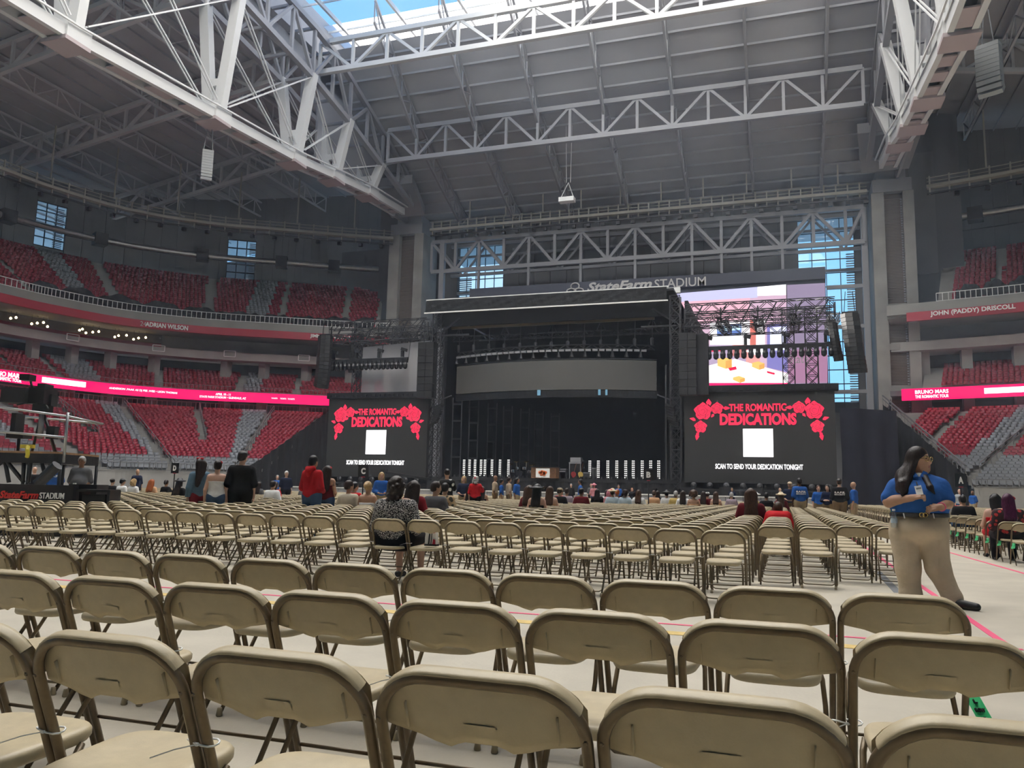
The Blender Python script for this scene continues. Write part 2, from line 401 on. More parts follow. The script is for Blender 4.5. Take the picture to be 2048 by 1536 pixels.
# ---- super columns
def column(x0, x1, y0, y1, name):
    root = empty(name, ((x0+x1)/2, (y0+y1)/2, 0), kind='structure')
    w = x1-x0; a = x0+w*.30; b = x1-w*.26
    MB().box(((x0+a)/2, (y0+y1)/2, 19.3), (a-x0, y1-y0, 38.6)).build('pier', 'column_concrete', root)
    MB().box(((x1+b)/2, (y0+y1)/2, 19.3), (x1-b, y1-y0, 38.6)).build('pier', 'column_concrete', root)
    MB().box(((a+b)/2, y0+1.9, 19.3), (b-a, 2.0, 38.6)).build('recess_wall', 'wall_brick_dark', root)
    lou = MB()
    for i in range(190): lou.box(((a+b)/2, y0+.86, 2+i*.19), (b-a-.02, .08, .10))
    o = lou.build('louvre_slats', 'slat_brown', root); o['kind'] = 'stuff'
    tr = MB()
    for i in range(120): tr.box((b-.12, y0+.5, 2+i*.3), (.22, .12, .16))
    o = tr.build('cable_ladder', 'steel_paint', root); o['kind'] = 'stuff'
    for z in (24.4, 19.6, 14.6): MB().box(((a+b)/2, y0+.6, z), (b-a, .9, .75)).build('cross_beam', 'column_concrete', root)
    MB().box(((x0+x1)/2, y0+2.2, 39.4), (w*.92, 4.6, 1.6)).build('capital', 'steel_paint', root)
    MB().box(((x0+x1)/2, y0+2.5, 40.9), (w*.7, 3.4, 1.5)).build('bearing_block', 'steel_paint', root)
mat('wall_brick_dark', (.12, .10, .09), .9); mat('slat_brown', (.20, .165, .145), .6)
column(-54.3, -48.8, 103, 108, 'super_column')
column(10.8, 15.5, 103, 108, 'super_column')

# ---- end wall at Y = 110 with two tall windows, panels one by one
root = empty('wall_front', (-20, 110, 0), kind='structure')
xs = [-56, -53, -50, -46.2]+list(np.linspace(-38.9, 2.4, 18))+[9.3, 13, 16, 19]
for a, b in zip(xs[:-1], xs[1:]):
    if (a, b) == (-46.2, xs[4]): zs = [(0, 26.5), (38.2, 46)]
    elif b == 9.3: zs = [(0, 12.6), (38.2, 46)]
    else: zs = [(0, 15), (15.05, 30), (30.05, 46)]
    for z0, z1 in zs: MB().box(((a+b)/2, 110.2, (z0+z1)/2), (b-a-.06, .3, z1-z0)).build('panel', 'outer_panel', root)
MB().box((-18, 111.0, 7), (78, .3, 14)).build('backing_sheet', 'dark_wall', root)
for a, b in ((-60, -46.2), (-38.9, 2.4), (9.3, 22)): MB().box(((a+b)/2, 110.8, 26), (b-a, .3, 52)).build('backing_sheet', 'dark_wall', root)
for z in (31, 34.5, 36.5, 38.4): strut('girt', (-46, 109.6, z), (10, 109.6, z), .5, .35, 'grey_girt' if 'grey_girt' in MATS else 'steel_paint', root)
for wi, (x0, x1, z0, z1, nx, nzz) in enumerate(((-46.2, -38.9, 26.5, 38.2, 5, 7), (2.4, 9.3, 12.6, 38.2, 4, 14))):
    wr = empty('window_%d' % (wi+3), ((x0+x1)/2, 110.2, z0), kind='structure')
    xx = np.linspace(x0, x1, nx+1); zz = np.linspace(z0, z1, nzz+1)
    for x in xx: strut('mullion', (x, 110.2, z0), (x, 110.2, z1), .10, .14, 'steel_blue', wr) if 'steel_blue' in MATS else strut('mullion', (x, 110.2, z0), (x, 110.2, z1), .10, .14, 'grey_truss', wr)
    for z in zz: strut('transom', (x0, 110.2, z), (x1, 110.2, z), .14, .12, 'grey_truss', wr)
    for i in range(nx):
        for j in range(nzz):
            link('pane', mk('pane', [(xx[i], 110.2, zz[j]), (xx[i+1], 110.2, zz[j]), (xx[i+1], 110.2, zz[j+1]), (xx[i], 110.2, zz[j+1])], [(0, 1, 2, 3)], 'window_glass'), wr)
    lv = MB()
    xl = (x0-.4, x0+1.6) if wi == 0 else (x1-.9, x1+.6)
    for i in range(int((z1-z0-4)/.32)): lv.bar((xl[0], 111.8, z0+i*.32), (xl[1], 111.8, z0+i*.32), .05, .17)
    lv.build('louvre', 'white_edge', wr)

# ---- roof
def quad(name, pts, m, kind='structure', parent=None):
    o = link(name, mk(name, pts, [tuple(range(len(pts)))], m), parent)
    if kind and parent is None: o['kind'] = kind
    return o
ZC = lambda Y: float(np.interp(Y, [78, 80, 84, 88, 96, 104, 112, 126], [55.4, 54.3, 51.2, 48.5, 45.2, 42.1, 40.5, 40.0]))
ZS = lambda X: 48.4+.165*(X+75)          # left side roof
ZR = lambda X: ZS(-38.4-X)                 # right side roof mirrors it about X = -19.2
ys = [80, 84, 88, 92, 96, 100, 104, 108, 112, 126]
v = []; f = []
for y in ys: v += [(-52, y, ZC(y)), (13.8, y, ZC(y))]
for i in range(len(ys)-1): f.append((2*i, 2*i+1, 2*i+3, 2*i+2))
ceil = link('ceiling', mk('ceiling', v, f, 'roof_deck')); ceil['kind'] = 'structure'
quad('ceiling_left', [(-51, -56, ZS(-51)), (-51, 125, ZS(-51)), (-130, 125, ZS(-130)), (-130, -56, ZS(-130))], 'roof_deck')
quad('ceiling_right', [(12.8, -56, ZR(12.8)), (92, -56, ZR(92)), (92, 125, ZR(92)), (12.8, 125, ZR(12.8))], 'roof_deck')
for nm, x in (('trim_5', -52), ('trim_6', 13.8)):  # side walls added to keep direct sun out of the roof slits
    link(nm, MB().box((x, 103.5, 46.5), (.3, 49, 12.5)).mesh(nm, 'roof_deck'))['kind'] = 'structure'
    link(nm[:-1]+str(int(nm[-1])+2), MB().box((x, 18, 54), (.3, 150, 8)).mesh(nm, 'roof_deck'))['kind'] = 'structure'
link('trim_sunblock_9', MB().box((-19.1, 93.2, 53), (66, .3, 10)).mesh('trim_sunblock_9', 'roof_deck'))['kind'] = 'structure'  # added past the far fabric edge to shut out direct sun
link('trim_sunblock_10', MB().box((-19.1, -55.5, 55), (66, .3, 8)).mesh('trim_sunblock_10', 'roof_deck'))['kind'] = 'structure'  # unseen, added to shut the rear roof slit against the sun
# purlins under the decks
pl = MB()
for i in range(15):
    y = 81+i*2.15; pl.bar((-51.5, y, ZC(y)-.18), (13.3, y, ZC(y)-.18), .16, .26)
o = pl.build('purlins_centre', 'roof_deck', ceil); o['kind'] = 'stuff'
pl = MB()
for i in range(26):
    x = -53.5-i*2.4; pl.bar((x, 20, ZS(x)-.15), (x, 118, ZS(x)-.15), .14, .24)
    x = 15-(-i*2.4); pl.bar((x, 40, ZR(x)-.15), (x, 118, ZR(x)-.15), .14, .24)
o = pl.build('purlins_sides', 'roof_deck', ceil); o['kind'] = 'stuff'
quad('ceiling_rear', [(-52.5, -56, 57.1), (14.2, -56, 57.1), (14.2, -3.9, 57.1), (-52.5, -3.9, 57.1)], 'black_matte')  # unseen closed roof, added in black so light comes from ahead
# retractable fabric panels over the opening, with an open gap on the left
for k, P in enumerate(([(-52, -4), (-30.5, -4), (-30.5, 56), (-52, 56)], [(-52, 79), (-30.5, 79), (-30.5, 93), (-52, 93)], [(-30.5, -4), (13.8, -4), (13.8, 93), (-30.5, 93)])):
    o = quad('roof_fabric_panel', [(x, y, 57.0) for x, y in P], 'roof_fabric', kind=None)
    tag(o, ['white translucent fabric roof panel behind the open gap to the sky', 'narrow white translucent fabric strip past the open gap to the sky', 'wide white translucent fabric roof panel over the pitch opening'][k], 'roof panel')

def lattice(name, lo, up, m, label, cat, group, wch=.55, wweb=.32, vert=True, loc=None, diag='W', up_vec=(0, 0, 1)):
    # planar truss from two polylines with the same number of nodes
    lo = [Vector(p) for p in lo]; up = [Vector(p) for p in up]
    root = empty(name, lo[0] if loc is None else loc, label, cat, group)
    for i in range(len(lo)-1):
        strut('bottom_chord', lo[i], lo[i+1], wch, wch, m, root); strut('top_chord', up[i], up[i+1], wch, wch, m, root)
        if diag == 'W':
            if i % 2 == 0: strut('diagonal', up[i], lo[i+1], wweb, wweb, m, root)
            else: strut('diagonal', lo[i], up[i+1], wweb, wweb, m, root)
        else: strut('diagonal', lo[i] if diag == '/' else up[i], up[i+1] if diag == '/' else lo[i+1], wweb, wweb, m, root)
    if vert:
        for a, b in zip(lo, up): strut('vertical', a, b, wweb, wweb, m, root)
    return root
# two cross trusses between the great trusses
xs2 = np.linspace(-47.1, 9.2, 15)
xs2 = np.arange(-47.15, 11.2, 4.0)
lattice('cross_truss', [(x, 88, 43.0) for x in xs2], [(x, 88, 47.1) for x in xs2], 'steel_paint', 'grey steel cross truss spanning the hall below the dark roof deck', 'truss', 'cross trusses')
xs1 = np.arange(-49.4, 13, 4.27)
lattice('cross_truss', [(x, 75, 48.5) for x in xs1], [(x, 75, 52.1) for x in xs1], 'steel_white', 'pale steel cross truss along the edge of the bright roof opening', 'truss', 'cross trusses')
# roof rafters running from the opening to the end wall
for i, x in enumerate((-43.2, -35.2, -27.2, -19.1, -11.1, -2.9, 5.2)):
    yy = np.arange(76, 106.1, 2.5); z1 = [ZC(max(y, 80))-.4 for y in yy]
    for j, y in enumerate(yy):
        if y < 80: z1[j] = 54+(80-y)*.75
    lattice('rafter_truss', [(x, y, z-2.6) for y, z in zip(yy, z1)], [(x, y, z) for y, z in zip(yy, z1)], 'steel_paint', 'slim lattice rafter sloping down from the roof opening to the end wall', 'rafter', 'rafters over the stage', .26, .13)
    for y in (82, 87, 93, 98): 
        pass
# ribs below the fabric panels
rb = empty('roof_panel_ribs', (-19, 40, 56), 'thin pale steel ribs carrying the fabric roof panels', 'roof ribs')
for x in np.arange(-49, 13.5, 7.75): strut('rib', (x, 30, 56.3), (x, 92, 56.3), .28, .5, 'steel_white', rb)
for y in np.arange(46, 92, 5.6):
    strut('purlin', (-51.5, y, 56.5), (13.5, y, 56.5), .12, .25, 'steel_white', rb)

# great lenticular trusses along both sides of the opening
def great_truss(X, boom, tops, label, sgn):
    root = empty('great_roof_truss', (X, 98, 39.5), label, 'truss', 'great roof trusses')
    m = 'steel_white'
    top_lo = lambda y: float(np.interp(y, [-40, 20, 43, 59.4, 72.2, 80.4, 88.9, 98], [50, 50, 49.5, 47.9, 46.5, 45, 43.0, 40.8]))
    top_up = lambda y: float(np.interp(y, [-40, 20, 43, 59, 75, 88, 98, 104], [53.5, 53.5, 53.4, 53.0, 52.1, 47.6, 43.8, 41.5]))
    bz = lambda y: float(np.interp(y, [b[0] for b in boom], [b[1] for b in boom]))
    nodes = [4, 14, 28, 43, 59.4, 72.2, 80.4, 88.9]
    # boom: box girder with slotted underside, split at the nodes
    for a, b in zip(nodes, nodes[1:]+[98]):
        A = Vector((X, a, bz(a))); B = Vector((X, b, bz(b)))
        strut('boom_flange', A+Vector((-.75, 0, 0)), B+Vector((-.75, 0, 0)), .42, .9, m, root)
        strut('boom_flange', A+Vector((.75, 0, 0)), B+Vector((.75, 0, 0)), .42, .9, m, root)
        n = 4
        for i in range(n+1):
            p = A.lerp(B, i/n); q = A.lerp(B, min(1, i/n+.16))
            if i < n: strut('batten_plate', p+Vector((0, 0, -.3)), q+Vector((0, 0, -.3)), 1.1, .12, 'boom_pink', root)
        strut('walkway_plate', A+Vector((-.1, 0, .5)), B+Vector((-.1, 0, .5)), 1.9, .08, m, root)
        for sx in (-1.35, 1.35): strut('boom_rail', A+Vector((sx, 0, .65)), B+Vector((sx, 0, .65)), .14, .14, m, root)
    for y in nodes:
        z = bz(y); MB().box((X, y, z+.2), (2.3, 2.2, 1.3)).build('node_block', m, root)
        MB().box((X, y-.1, z-.62), (2.4, 2.3, .3)).build('bearing_plate', 'boom_pink', root)
        zt = top_lo(y)
        for s in (-1, 1):
            strut('v_strut', (X+s*.55, y, z+.5), (X+s*2.0, y, zt+.3), 1.0, .8, m, root, up=(0, 1, 0))
        h = (zt-z)*.18+z+.6
        strut('tie_plate', (X-.95, y, h+.6), (X+.95, y, h+.6), .8, .7, m, root)
    for a, b in zip(nodes[:-1], nodes[1:]):
        for s in (-1, 1):
            for d in (-.16, .16):
                P = Vector((X+s*.8+d, a+.8, bz(a)+1.3)); Q = Vector((X+s*1.9+d, b, top_lo(b)))
                strut('tie_rod', P, Q, .11, .11, m, root)
                P = Vector((X+s*.8+d, b-.8, bz(b)+1.3)); Q = Vector((X+s*1.9+d, a, top_lo(a)))
                strut('tie_rod', P, Q, .11, .11, m, root)
    yy = np.array([-10, -2, 6, 14, 21, 28, 35.5, 43, 48.5, 54, 59.4, 63.7, 68, 72.2, 76.3, 80.4, 84.6, 88.9, 93.5, 98])
    for s in (-2, 2):
        for a, b in zip(yy[:-1], yy[1:]):
            i = list(yy).index(a)
            mm = 'steel_paint' if (s*sgn > 0) else 'steel_paint'
            strut('lower_chord', (X+s, a, top_lo(a)), (X+s, b, top_lo(b)), .6, .6, mm, root)
            strut('upper_chord', (X+s, a, top_up(a)), (X+s, b, top_up(b)), .6, .6, mm, root)
            strut('vertical', (X+s, a, top_lo(a)), (X+s, a, top_up(a)), .34, .34, mm, root)
            if i % 2: strut('diagonal', (X+s, a, top_lo(a)), (X+s, b, top_up(b)), .34, .34, mm, root)
            else: strut('diagonal', (X+s, a, top_up(a)), (X+s, b, top_lo(b)), .34, .34, mm, root)
    for a in yy[3:]: strut('cross_tie', (X-2, a, top_lo(a)), (X+2, a, top_lo(a)), .3, .3, 'steel_paint', root); strut('cross_tie', (X-2, a, top_up(a)), (X+2, a, top_up(a)), .3, .3, 'steel_paint', root)
    MB().prism([(X-3.4, 95, 44), (X+3.4, 95, 44), (X+2.6, 101, 41.6), (X-2.6, 101, 41.6)], (0, 0, -1.2)).build('end_shoe', 'steel_paint', root)
    return root
mat('boom_pink', (.40, .33, .33), .5)
great_truss(-50.4, [(4, 34.0), (37, 34.3), (43, 34.6), (59.4, 36.0), (72.2, 37.1), (80.4, 38.3), (88.9, 39.4), (98, 40.0)], None, 'huge white lenticular roof truss standing on the column beside the left-hand grandstand', 1)
great_truss(12.2, [(4, 33.0), (45, 33.2), (54.6, 33.2), (67.8, 35.0), (78.5, 36.4), (87.2, 38.6), (98, 40.0)], None, 'huge white lenticular roof truss with a speaker cluster hanging on its outer side', -1)

# side roof trusses
for i, Y in enumerate((30, 44, 58.5, 74, 92)):
    xs_ = np.arange(-53, -100, -4.6)
    lattice('side_roof_truss', [(x, Y, ZS(x)-3.9+.03*(x+53)*-1*0) for x in xs_], [(x, Y, ZS(x)-.7) for x in xs_], 'steel_side', 'grey lattice truss under the roof above the left-hand upper stand', 'truss', 'side roof trusses', .5, .3)
for i, Y in enumerate((58.5, 74, 92)):
    xs_ = np.arange(14.6, 52, 4.6)
    lattice('side_roof_truss', [(x, Y, ZR(x)-3.9) for x in xs_], [(x, Y, ZR(x)-.7) for x in xs_], 'steel_side', 'grey lattice truss under the roof above the right-hand upper stand', 'truss', 'side roof trusses', .5, .3)
for x in (-61, -70.2, -79.4, -88.6):
    yy = np.arange(30, 113, 3.1)
    lattice('roof_girder', [(x, y, ZS(x)-2.9) for y in yy], [(x, y, ZS(x)-.6) for y in yy], 'steel_side', 'long slim lattice girder running under the left-hand side roof', 'girder', 'side roof girders', .24, .12)
for x in (23, 32.5):
    yy = np.arange(50, 113, 3.1)
    lattice('roof_girder', [(x, y, ZR(x)-2.9) for y in yy], [(x, y, ZR(x)-.6) for y in yy], 'steel_side', 'long slim lattice girder running under the right-hand side roof', 'girder', 'side roof girders', .24, .12)

# end-wall truss with the tall posts
nx_ = [-47.8, -44.1]+[-40.47+3.72*i for i in range(13)]+[7.9, 10]
lo = [(x, 104, 32.9) for x in nx_]; up = [(x, 104, 37.3) for x in nx_]
root = lattice('wall_truss', lo, up, 'steel_paint', 'grey steel truss across the end wall above the sign board', 'truss', None, .55, .38, vert=True)
for i, x in enumerate(nx_[1:-1]):
    if i % 2 == 1 and -41 < x < 4.5 and not (-14 < x): strut('post', (x, 104, 32.9), (x, 104, 29.3), .34, .34, 'steel_paint', root)
    if -14 < x < 1: strut('post', (x, 104, 32.9), (x, 104, 29.3), .34, .34, 'steel_paint', root)
strut('post', (-46.1, 104, 37.3), (-46.1, 104, 0), .7, .7, 'steel_paint', root); strut('post', (10.0, 104.5, 37.3), (10.0, 104.5, 0), .7, .7, 'steel_paint', root)
for z in (14.5, 22.5, 27.5): strut('rail', (5.6, 104.5, z), (10, 104.5, z), .45, .45, 'steel_paint', root)
for i, x in enumerate(nx_):  # second layer of bracing set back from the truss
    if i < len(nx_)-1:
        strut('back_brace', (x, 107, 32.9 if i % 2 else 37.3), (nx_[i+1], 107, 37.3 if i % 2 else 32.9), .28, .28, 'steel_paint', root)
strut('back_chord', (-46, 107, 33), (10, 107, 33), .4, .4, 'steel_paint', root); strut('back_chord', (-46, 107, 37.4), (10, 107, 37.4), .4, .4, 'steel_paint', root)

# catwalks with their railings
def catwalk(name, pts, label, step=2.0, drop=4.0):
    pts = [Vector(p) for p in pts]; root = empty(name, pts[0], label, 'catwalk', 'catwalks')
    L_ = [0]
    for a, b in zip(pts[:-1], pts[1:]): L_.append(L_[-1]+(b-a).length)
    def at(s):
        i = max(0, min(len(pts)-2, int(np.searchsorted(L_, s)-1))); t = (s-L_[i])/(L_[i+1]-L_[i]); return pts[i].lerp(pts[i+1], t)
    for a, b in zip(pts[:-1], pts[1:]):
        for z, w in ((0, .5), (-.8, .3)): strut('deck' if z == 0 else 'lower_rail', a+Vector((0, 0, z)), b+Vector((0, 0, z)), .9 if z == 0 else .2, .35 if z == 0 else .2, 'catwalk_steel' if z == 0 else 'black_steel', root)
        strut('hand_rail', a+Vector((0, 0, 1.1)), b+Vector((0, 0, 1.1)), .10, .10, 'catwalk_steel', root)
        strut('hand_rail', a+Vector((0, 0, .65)), b+Vector((0, 0, .65)), .08, .08, 'catwalk_steel', root)
    s = .3
    while s < L_[-1]:
        p = at(s); strut('post', p+Vector((0, 0, -.9)), p+Vector((0, 0, 1.3)), .16, .16, 'catwalk_steel', root); s += step
    s = 3
    while s < L_[-1]:
        p = at(s)
        MB().box(p+Vector((0, 0, -1.25)), (.5, .4, .45)).build('floodlight', 'black_steel', root)
        s += step*1.5
    s = 6
    while s < L_[-1]:
        p = at(s); strut('hanger', p+Vector((0, 0, 1.2)), p+Vector((0, 0, drop)), .16, .16, 'catwalk_steel', root); s += step*4
    return root
catwalk('catwalk', [(-47.5, 102.6, 38.7), (10.3, 102.6, 38.7)], 'steel lighting catwalk with close rails along the top of the end wall', 1.35, 4.2)
def ring(B, ka, kb, o, z, n): return [(*p, z) for p in B.off(np.linspace(ka, kb, n), o)]
catwalk('catwalk', ring(BL, 2.2, 8.9, 1.5, 37.6, 26), 'curved steel lighting catwalk hung above the left-hand upper stand', 2.0, 8)
catwalk('catwalk', ring(BR, .7, 4, 1.0, 37.6, 12), 'curved steel lighting catwalk hung above the right-hand upper stand', 2.0, 8)
# round air ducts with square outlets along the outer wall
def duct(B, ka, kb, o, z, label, n=40):
    P = ring(B, ka, kb, o, z, n); root = empty('air_duct', P[0], label, 'duct', 'air ducts')
    MB().tube(P, .42, 10).build('pipe', 'duct_metal', root, smooth=True)
    for i in range(3, n, 6):
        p = Vector(P[i]); q = Vector(P[i-1]); d = (p-q).normalized(); R = Matrix(((d.x, -d.y, 0), (d.y, d.x, 0), (0, 0, 1)))
        MB().box(p, (1.7, 1.7, 1.7), R=R).build('outlet_box', 'black_steel', root)
    return root
duct(BL, 2.4, 8.9, 13.5, 36.2, 'shiny round air duct with square outlets above the left-hand upper stand')
duct(BR, .7, 4, 13.5, 37.5, 'shiny round air duct with square outlets above the right-hand upper stand', 22)

# ================================================================== stadium seats
def seat_rows(B, pt, nrow, z0, z1, ka, kb, aisles, grey, step=.54, t_lift=.0, gbot=0, clip=None, half=()):
    out = []
    for i in range(nrow):
        t = (i+.5)/nrow; ks = np.linspace(ka, kb, 700); P = pt(ks, t); d = np.r_[0, np.cumsum(np.linalg.norm(np.diff(P, axis=0), axis=1))]
        n = int(d[-1]/step)
        if n < 1: continue
        s = (np.arange(n)+.5)*step+(i % 2)*.05; kk = np.interp(s, d, ks); Q = pt(kk, t); spd = d[-1]/(kb-ka)
        D = pt(kk+.01, t)-pt(kk-.01, t); D /= np.linalg.norm(D, axis=1)[:, None]
        z = z0+(z1-z0)*i/nrow
        for j in range(n):
            k = kk[j]
            if any(abs(k-a)*spd < .62 for a in aisles): continue
            if any(abs(k-a)*spd < .62 and t > tm for a, tm in half): continue
            if clip and not clip(Q[j], t): continue
            g = i < gbot or any(a <= k+random.uniform(-.01, .01) <= b for a, b in grey)
            out.append((Q[j][0], Q[j][1], z, math.atan2(D[j][1], D[j][0]), 1 if g else 0))
    return out
SEATS = []
lowL = seat_rows(BL, BL.low, NLOW, 2.75, 11.3, 2.3, 7.93, [3.0, 5.0, 7.0], [(4.66, 4.93), (6.60, 6.93), (2.6, 2.75)], gbot=4, half=[(4.0, .42), (6.0, .40), (3.5, .45)])
SEATS += lowL
SEATS += seat_rows(BL, lambda k, t: BL.off(k, .6+6.6*t), NCLUB, 14.0, 17.3, 2.3, 8.9, [kpx(p) for p in (40, 118, 318, 470, 590)]+[8.6], [(kpx(140), kpx(205)), (kpx(478), kpx(512))])
SEATS += seat_rows(BL, lambda k, t: BL.off(k, .8+15.5*t), NUP, 23.4, 33.4, 2.3, 8.66, [kpx(p) for p in (57, 233, 400, 548, 680)], [(kpx(150), kpx(187)), (kpx(468), kpx(515)), (2.5, 2.6)])
cutA, cutB = Vector((16, 84)), Vector((10.9, 100))
clipR = lambda p, t: p[0] > cutA.x+(p[1]-cutA.y)*(cutB.x-cutA.x)/(cutB.y-cutA.y)+.4
lowR = seat_rows(BR, BR.low, NLOW, 2.75, 11.3, .6, 4.2, [1.0, 2.05, 3.1], [(1.66, 2.0)], gbot=9, clip=clipR)
SEATS += lowR
SEATS += seat_rows(BR, lambda k, t: BR.off(k, .6+6.6*t), NCLUB, 14.0, 17.3, .75, 4, [1.9, 3.0], [])
SEATS += seat_rows(BR, lambda k, t: BR.off(k, .8+15.5*t), NUP, 23.4, 33.4, .9, 4, [1.45, 2.6], [], clip=lambda p, t: t < .62 or p[0] > 22)
SEATS = np.array(SEATS)
def seat_mesh(detail):
    b = MB(); R = Matrix.Rotation(math.radians(-12), 3, 'X')
    b.box((0, .02, .40), (.47, .42, .06)); b.box((0, .24, .63), (.47, .06, .42), R=R)
    if detail:
        for x in (-.24, .24): b.box((x, .08, .48), (.04, .34, .04)); b.box((x, .2, .25), (.04, .06, .5))
        b.box((0, .19, .82), (.40, .03, .05))
    return b
def place(base, T):
    V = np.array(base.v); F = base.f; n = len(T); nv = len(V)
    c, s = np.cos(T[:, 3]), np.sin(T[:, 3])
    X = T[:, 0][:, None]+V[None, :, 0]*c[:, None]-V[None, :, 1]*s[:, None]
    Y = T[:, 1][:, None]+V[None, :, 0]*s[:, None]+V[None, :, 1]*c[:, None]
    Z = T[:, 2][:, None]+V[None, :, 2]
    vs = np.stack([X, Y, Z], -1).reshape(-1, 3)
    fs = (np.array(F)[None]+(np.arange(n)*nv)[:, None, None]).reshape(-1, len(F[0]))
    return vs, fs
def np_mesh(name, vs, fs, mats, mi):
    me = bpy.data.meshes.new(name); me.vertices.add(len(vs)); me.vertices.foreach_set('co', np.asarray(vs, dtype=np.float32).ravel())
    n, w = fs.shape; me.loops.add(n*w); me.loops.foreach_set('vertex_index', fs.astype(np.int32).ravel())
    me.polygons.add(n); me.polygons.foreach_set('loop_start', np.arange(0, n*w, w, dtype=np.int32))
    for m in mats: me.materials.append(MATS[m] if isinstance(m, str) else m)
    me.polygons.foreach_set('material_index', np.asarray(mi, dtype=np.int32)); me.update(calc_edges=True); return me
pr = proj(SEATS[:, :3]); vis = (pr[:, 0] > -10) & (pr[:, 0] < 2058) & (pr[:, 2] > 0)
near = np.where(vis, np.linalg.norm(SEATS[:, :2], axis=1), 1e9)
low_all = np.arange(len(SEATS))
pick = np.argsort(near)[:300]
rest = np.ones(len(SEATS), bool); rest[pick] = False
b = seat_mesh(False); T = SEATS[rest]; vs, fs = place(b, T)
o = link('stadium_seating', np_mesh('stadium_seating', vs, fs, ['red_seat', 'grey_seat'], np.repeat(T[:, 4].astype(int), len(b.f))))
tag(o, 'endless rows of empty red and grey plastic seats filling the stands', 'seating', kind='stuff')
b1 = seat_mesh(True); sm = [b1.mesh('grandstand_chair', 'red_seat'), b1.mesh('grandstand_chair', 'grey_seat')]
for i in pick:
    x, y, z, a, g = SEATS[i]; g = int(g); o = link('grandstand_chair', sm[g], loc=(x, y, z)); o.rotation_euler = (0, 0, a)
    lr = 'left-hand' if x < 0 else 'right-hand'
    tag(o, '%s plastic stadium seat in the front rows of the %s lower stand' % ('grey' if g else 'red', lr), 'seat', 'front-row seats of the %s lower stand' % lr)

# rails along the front of each tier (a thing each: posts, rails)
def guard(B, ka, kb, pt, z, label, n, h=1.0, m='steel_paint', wpost=.06):
    ks = np.linspace(ka, kb, n); P = pt(ks); root = empty('guard_rail', (P[0][0], P[0][1], z), label, 'railing', 'stand railings')
    A = [Vector((p[0], p[1], z)) for p in P]; pr_ = MB(); rl = MB()
    for p in A: pr_.bar(p, p+Vector((0, 0, h)), wpost)
    for a, c in zip(A[:-1], A[1:]):
        for t in (h, h*.1): rl.bar(a+Vector((0, 0, t)), c+Vector((0, 0, t)), wpost*1.2)
    pr_.build('posts', m, root)['kind'] = 'stuff'; rl.build('rails', m, root)['kind'] = 'stuff'
    return root
guard(BL, 2.3, 7.95, lambda k: BL.low(k, -.01), 2.85, 'grey rail along the front of the left-hand lower stand', 40, .75, 'rail_grey', .05)
guard(BR, cutR(0)+.05, 4, lambda k: BR.low(k, -.01), 2.85, 'grey rail along the front of the right-hand lower stand', 20, .75, 'rail_grey', .05)
guard(BL, 2.3, 7.95, lambda k: BL.off(k, .9), 11.4, 'pale rail behind the top row of the left-hand lower stand', 90, 1.1, 'rail_grey')
guard(BL, 2.3, 8.9, lambda k: BL.off(k, .3), 23.8, 'pale wheelchair-deck rail below the left-hand upper stand', 100, 1.0, 'white_edge')
guard(BR, .75, 4, lambda k: BR.off(k, .3), 23.8, 'pale wheelchair-deck rail below the right-hand upper stand', 50, 1.0, 'white_edge')
guard(BL, 2.3, 8.9, lambda k: BL.off(k, .2), 14.1, 'thin rail in front of the left-hand club seats', 90, .7, 'rail_grey', .045)
# sloping stair rails beside the aisles
def stair_rail(B, k, ta, tb, label):
    ts = np.linspace(ta, tb, 16); P = np.array([B.low(k, t)[0] for t in ts]); m = MB()
    Q = [Vector((p[0], p[1], 2.9+(11.3-2.75)*t+.1)) for p, t in zip(P, ts)]
    for a, c in zip(Q[:-1], Q[1:]): m.bar(a+Vector((0, 0, .9)), c+Vector((0, 0, .9)), .07); m.bar(a+Vector((0, 0, .5)), c+Vector((0, 0, .5)), .05)
    for a in Q: m.bar(a, a+Vector((0, 0, .9)), .06)
    o = m.build('stair_rail', 'rail_grey'); tag(o, label, 'railing', 'stair rails'); return o
for B, k, a, c, l in ((BL, 4.03, .42, 1, 'grey stair rail beside the half-length aisle left of the first grey seat strip'), (BL, 5.04, 0, 1, 'grey stair rail beside the full aisle right of the first grey seat strip'), (BL, 6.03, .4, 1, 'grey stair rail of the short aisle in the middle of the red seats'), (BL, 7.05, 0, 1, 'grey stair rail beside the aisle next to the second grey seat strip'), (BR, 2.08, .15, 1, 'grey stair rail beside the aisle of the right-hand lower stand')):
    stair_rail(B, k, a, c, l)

# fascias
def fascia(name, B, ka, kb, o, z0, z1, m, label, cat, group): 
    ob = beam(name, B, ka, kb, o-.25, o+.05, z0, z1, m, n=80, kind=None); return tag(ob, label, cat, group)
def ktext(B, k, o, z, txt, w, h, m, parent, name='lettering', bold=.0, shear=0):
    p = B.off(k, o)[0]; n = B.N(k)[0]; r = Vector((n[1], -n[0], 0)) 
    return put_text(name, txt, (p[0], p[1], z), r, (0, 0, 1), w, h, m, parent, shear, bold, .03)
rbL = empty('led_ribbon_board', (*BL.off(5, 0)[0], 12.8), 'long magenta LED ribbon board curving along the left-hand club tier', 'LED board', 'LED ribbon boards')
beam('screen', BL, 2.2, 8.9, -.3, .05, 12.75, 14.05, 'led_magenta', n=90, parent=rbL)
rbR = empty('led_ribbon_board', (*BR.off(2, 0)[0], 12.8), 'magenta LED ribbon board along the right-hand club tier beside the column', 'LED board', 'LED ribbon boards')
beam('screen', BR, .32, 4.2, -.3, .05, 12.75, 14.05, 'led_magenta', n=50, parent=rbR)
def kof(B, px, o, z, ka, kb): return k_at(B, px, o, z, ka, kb)
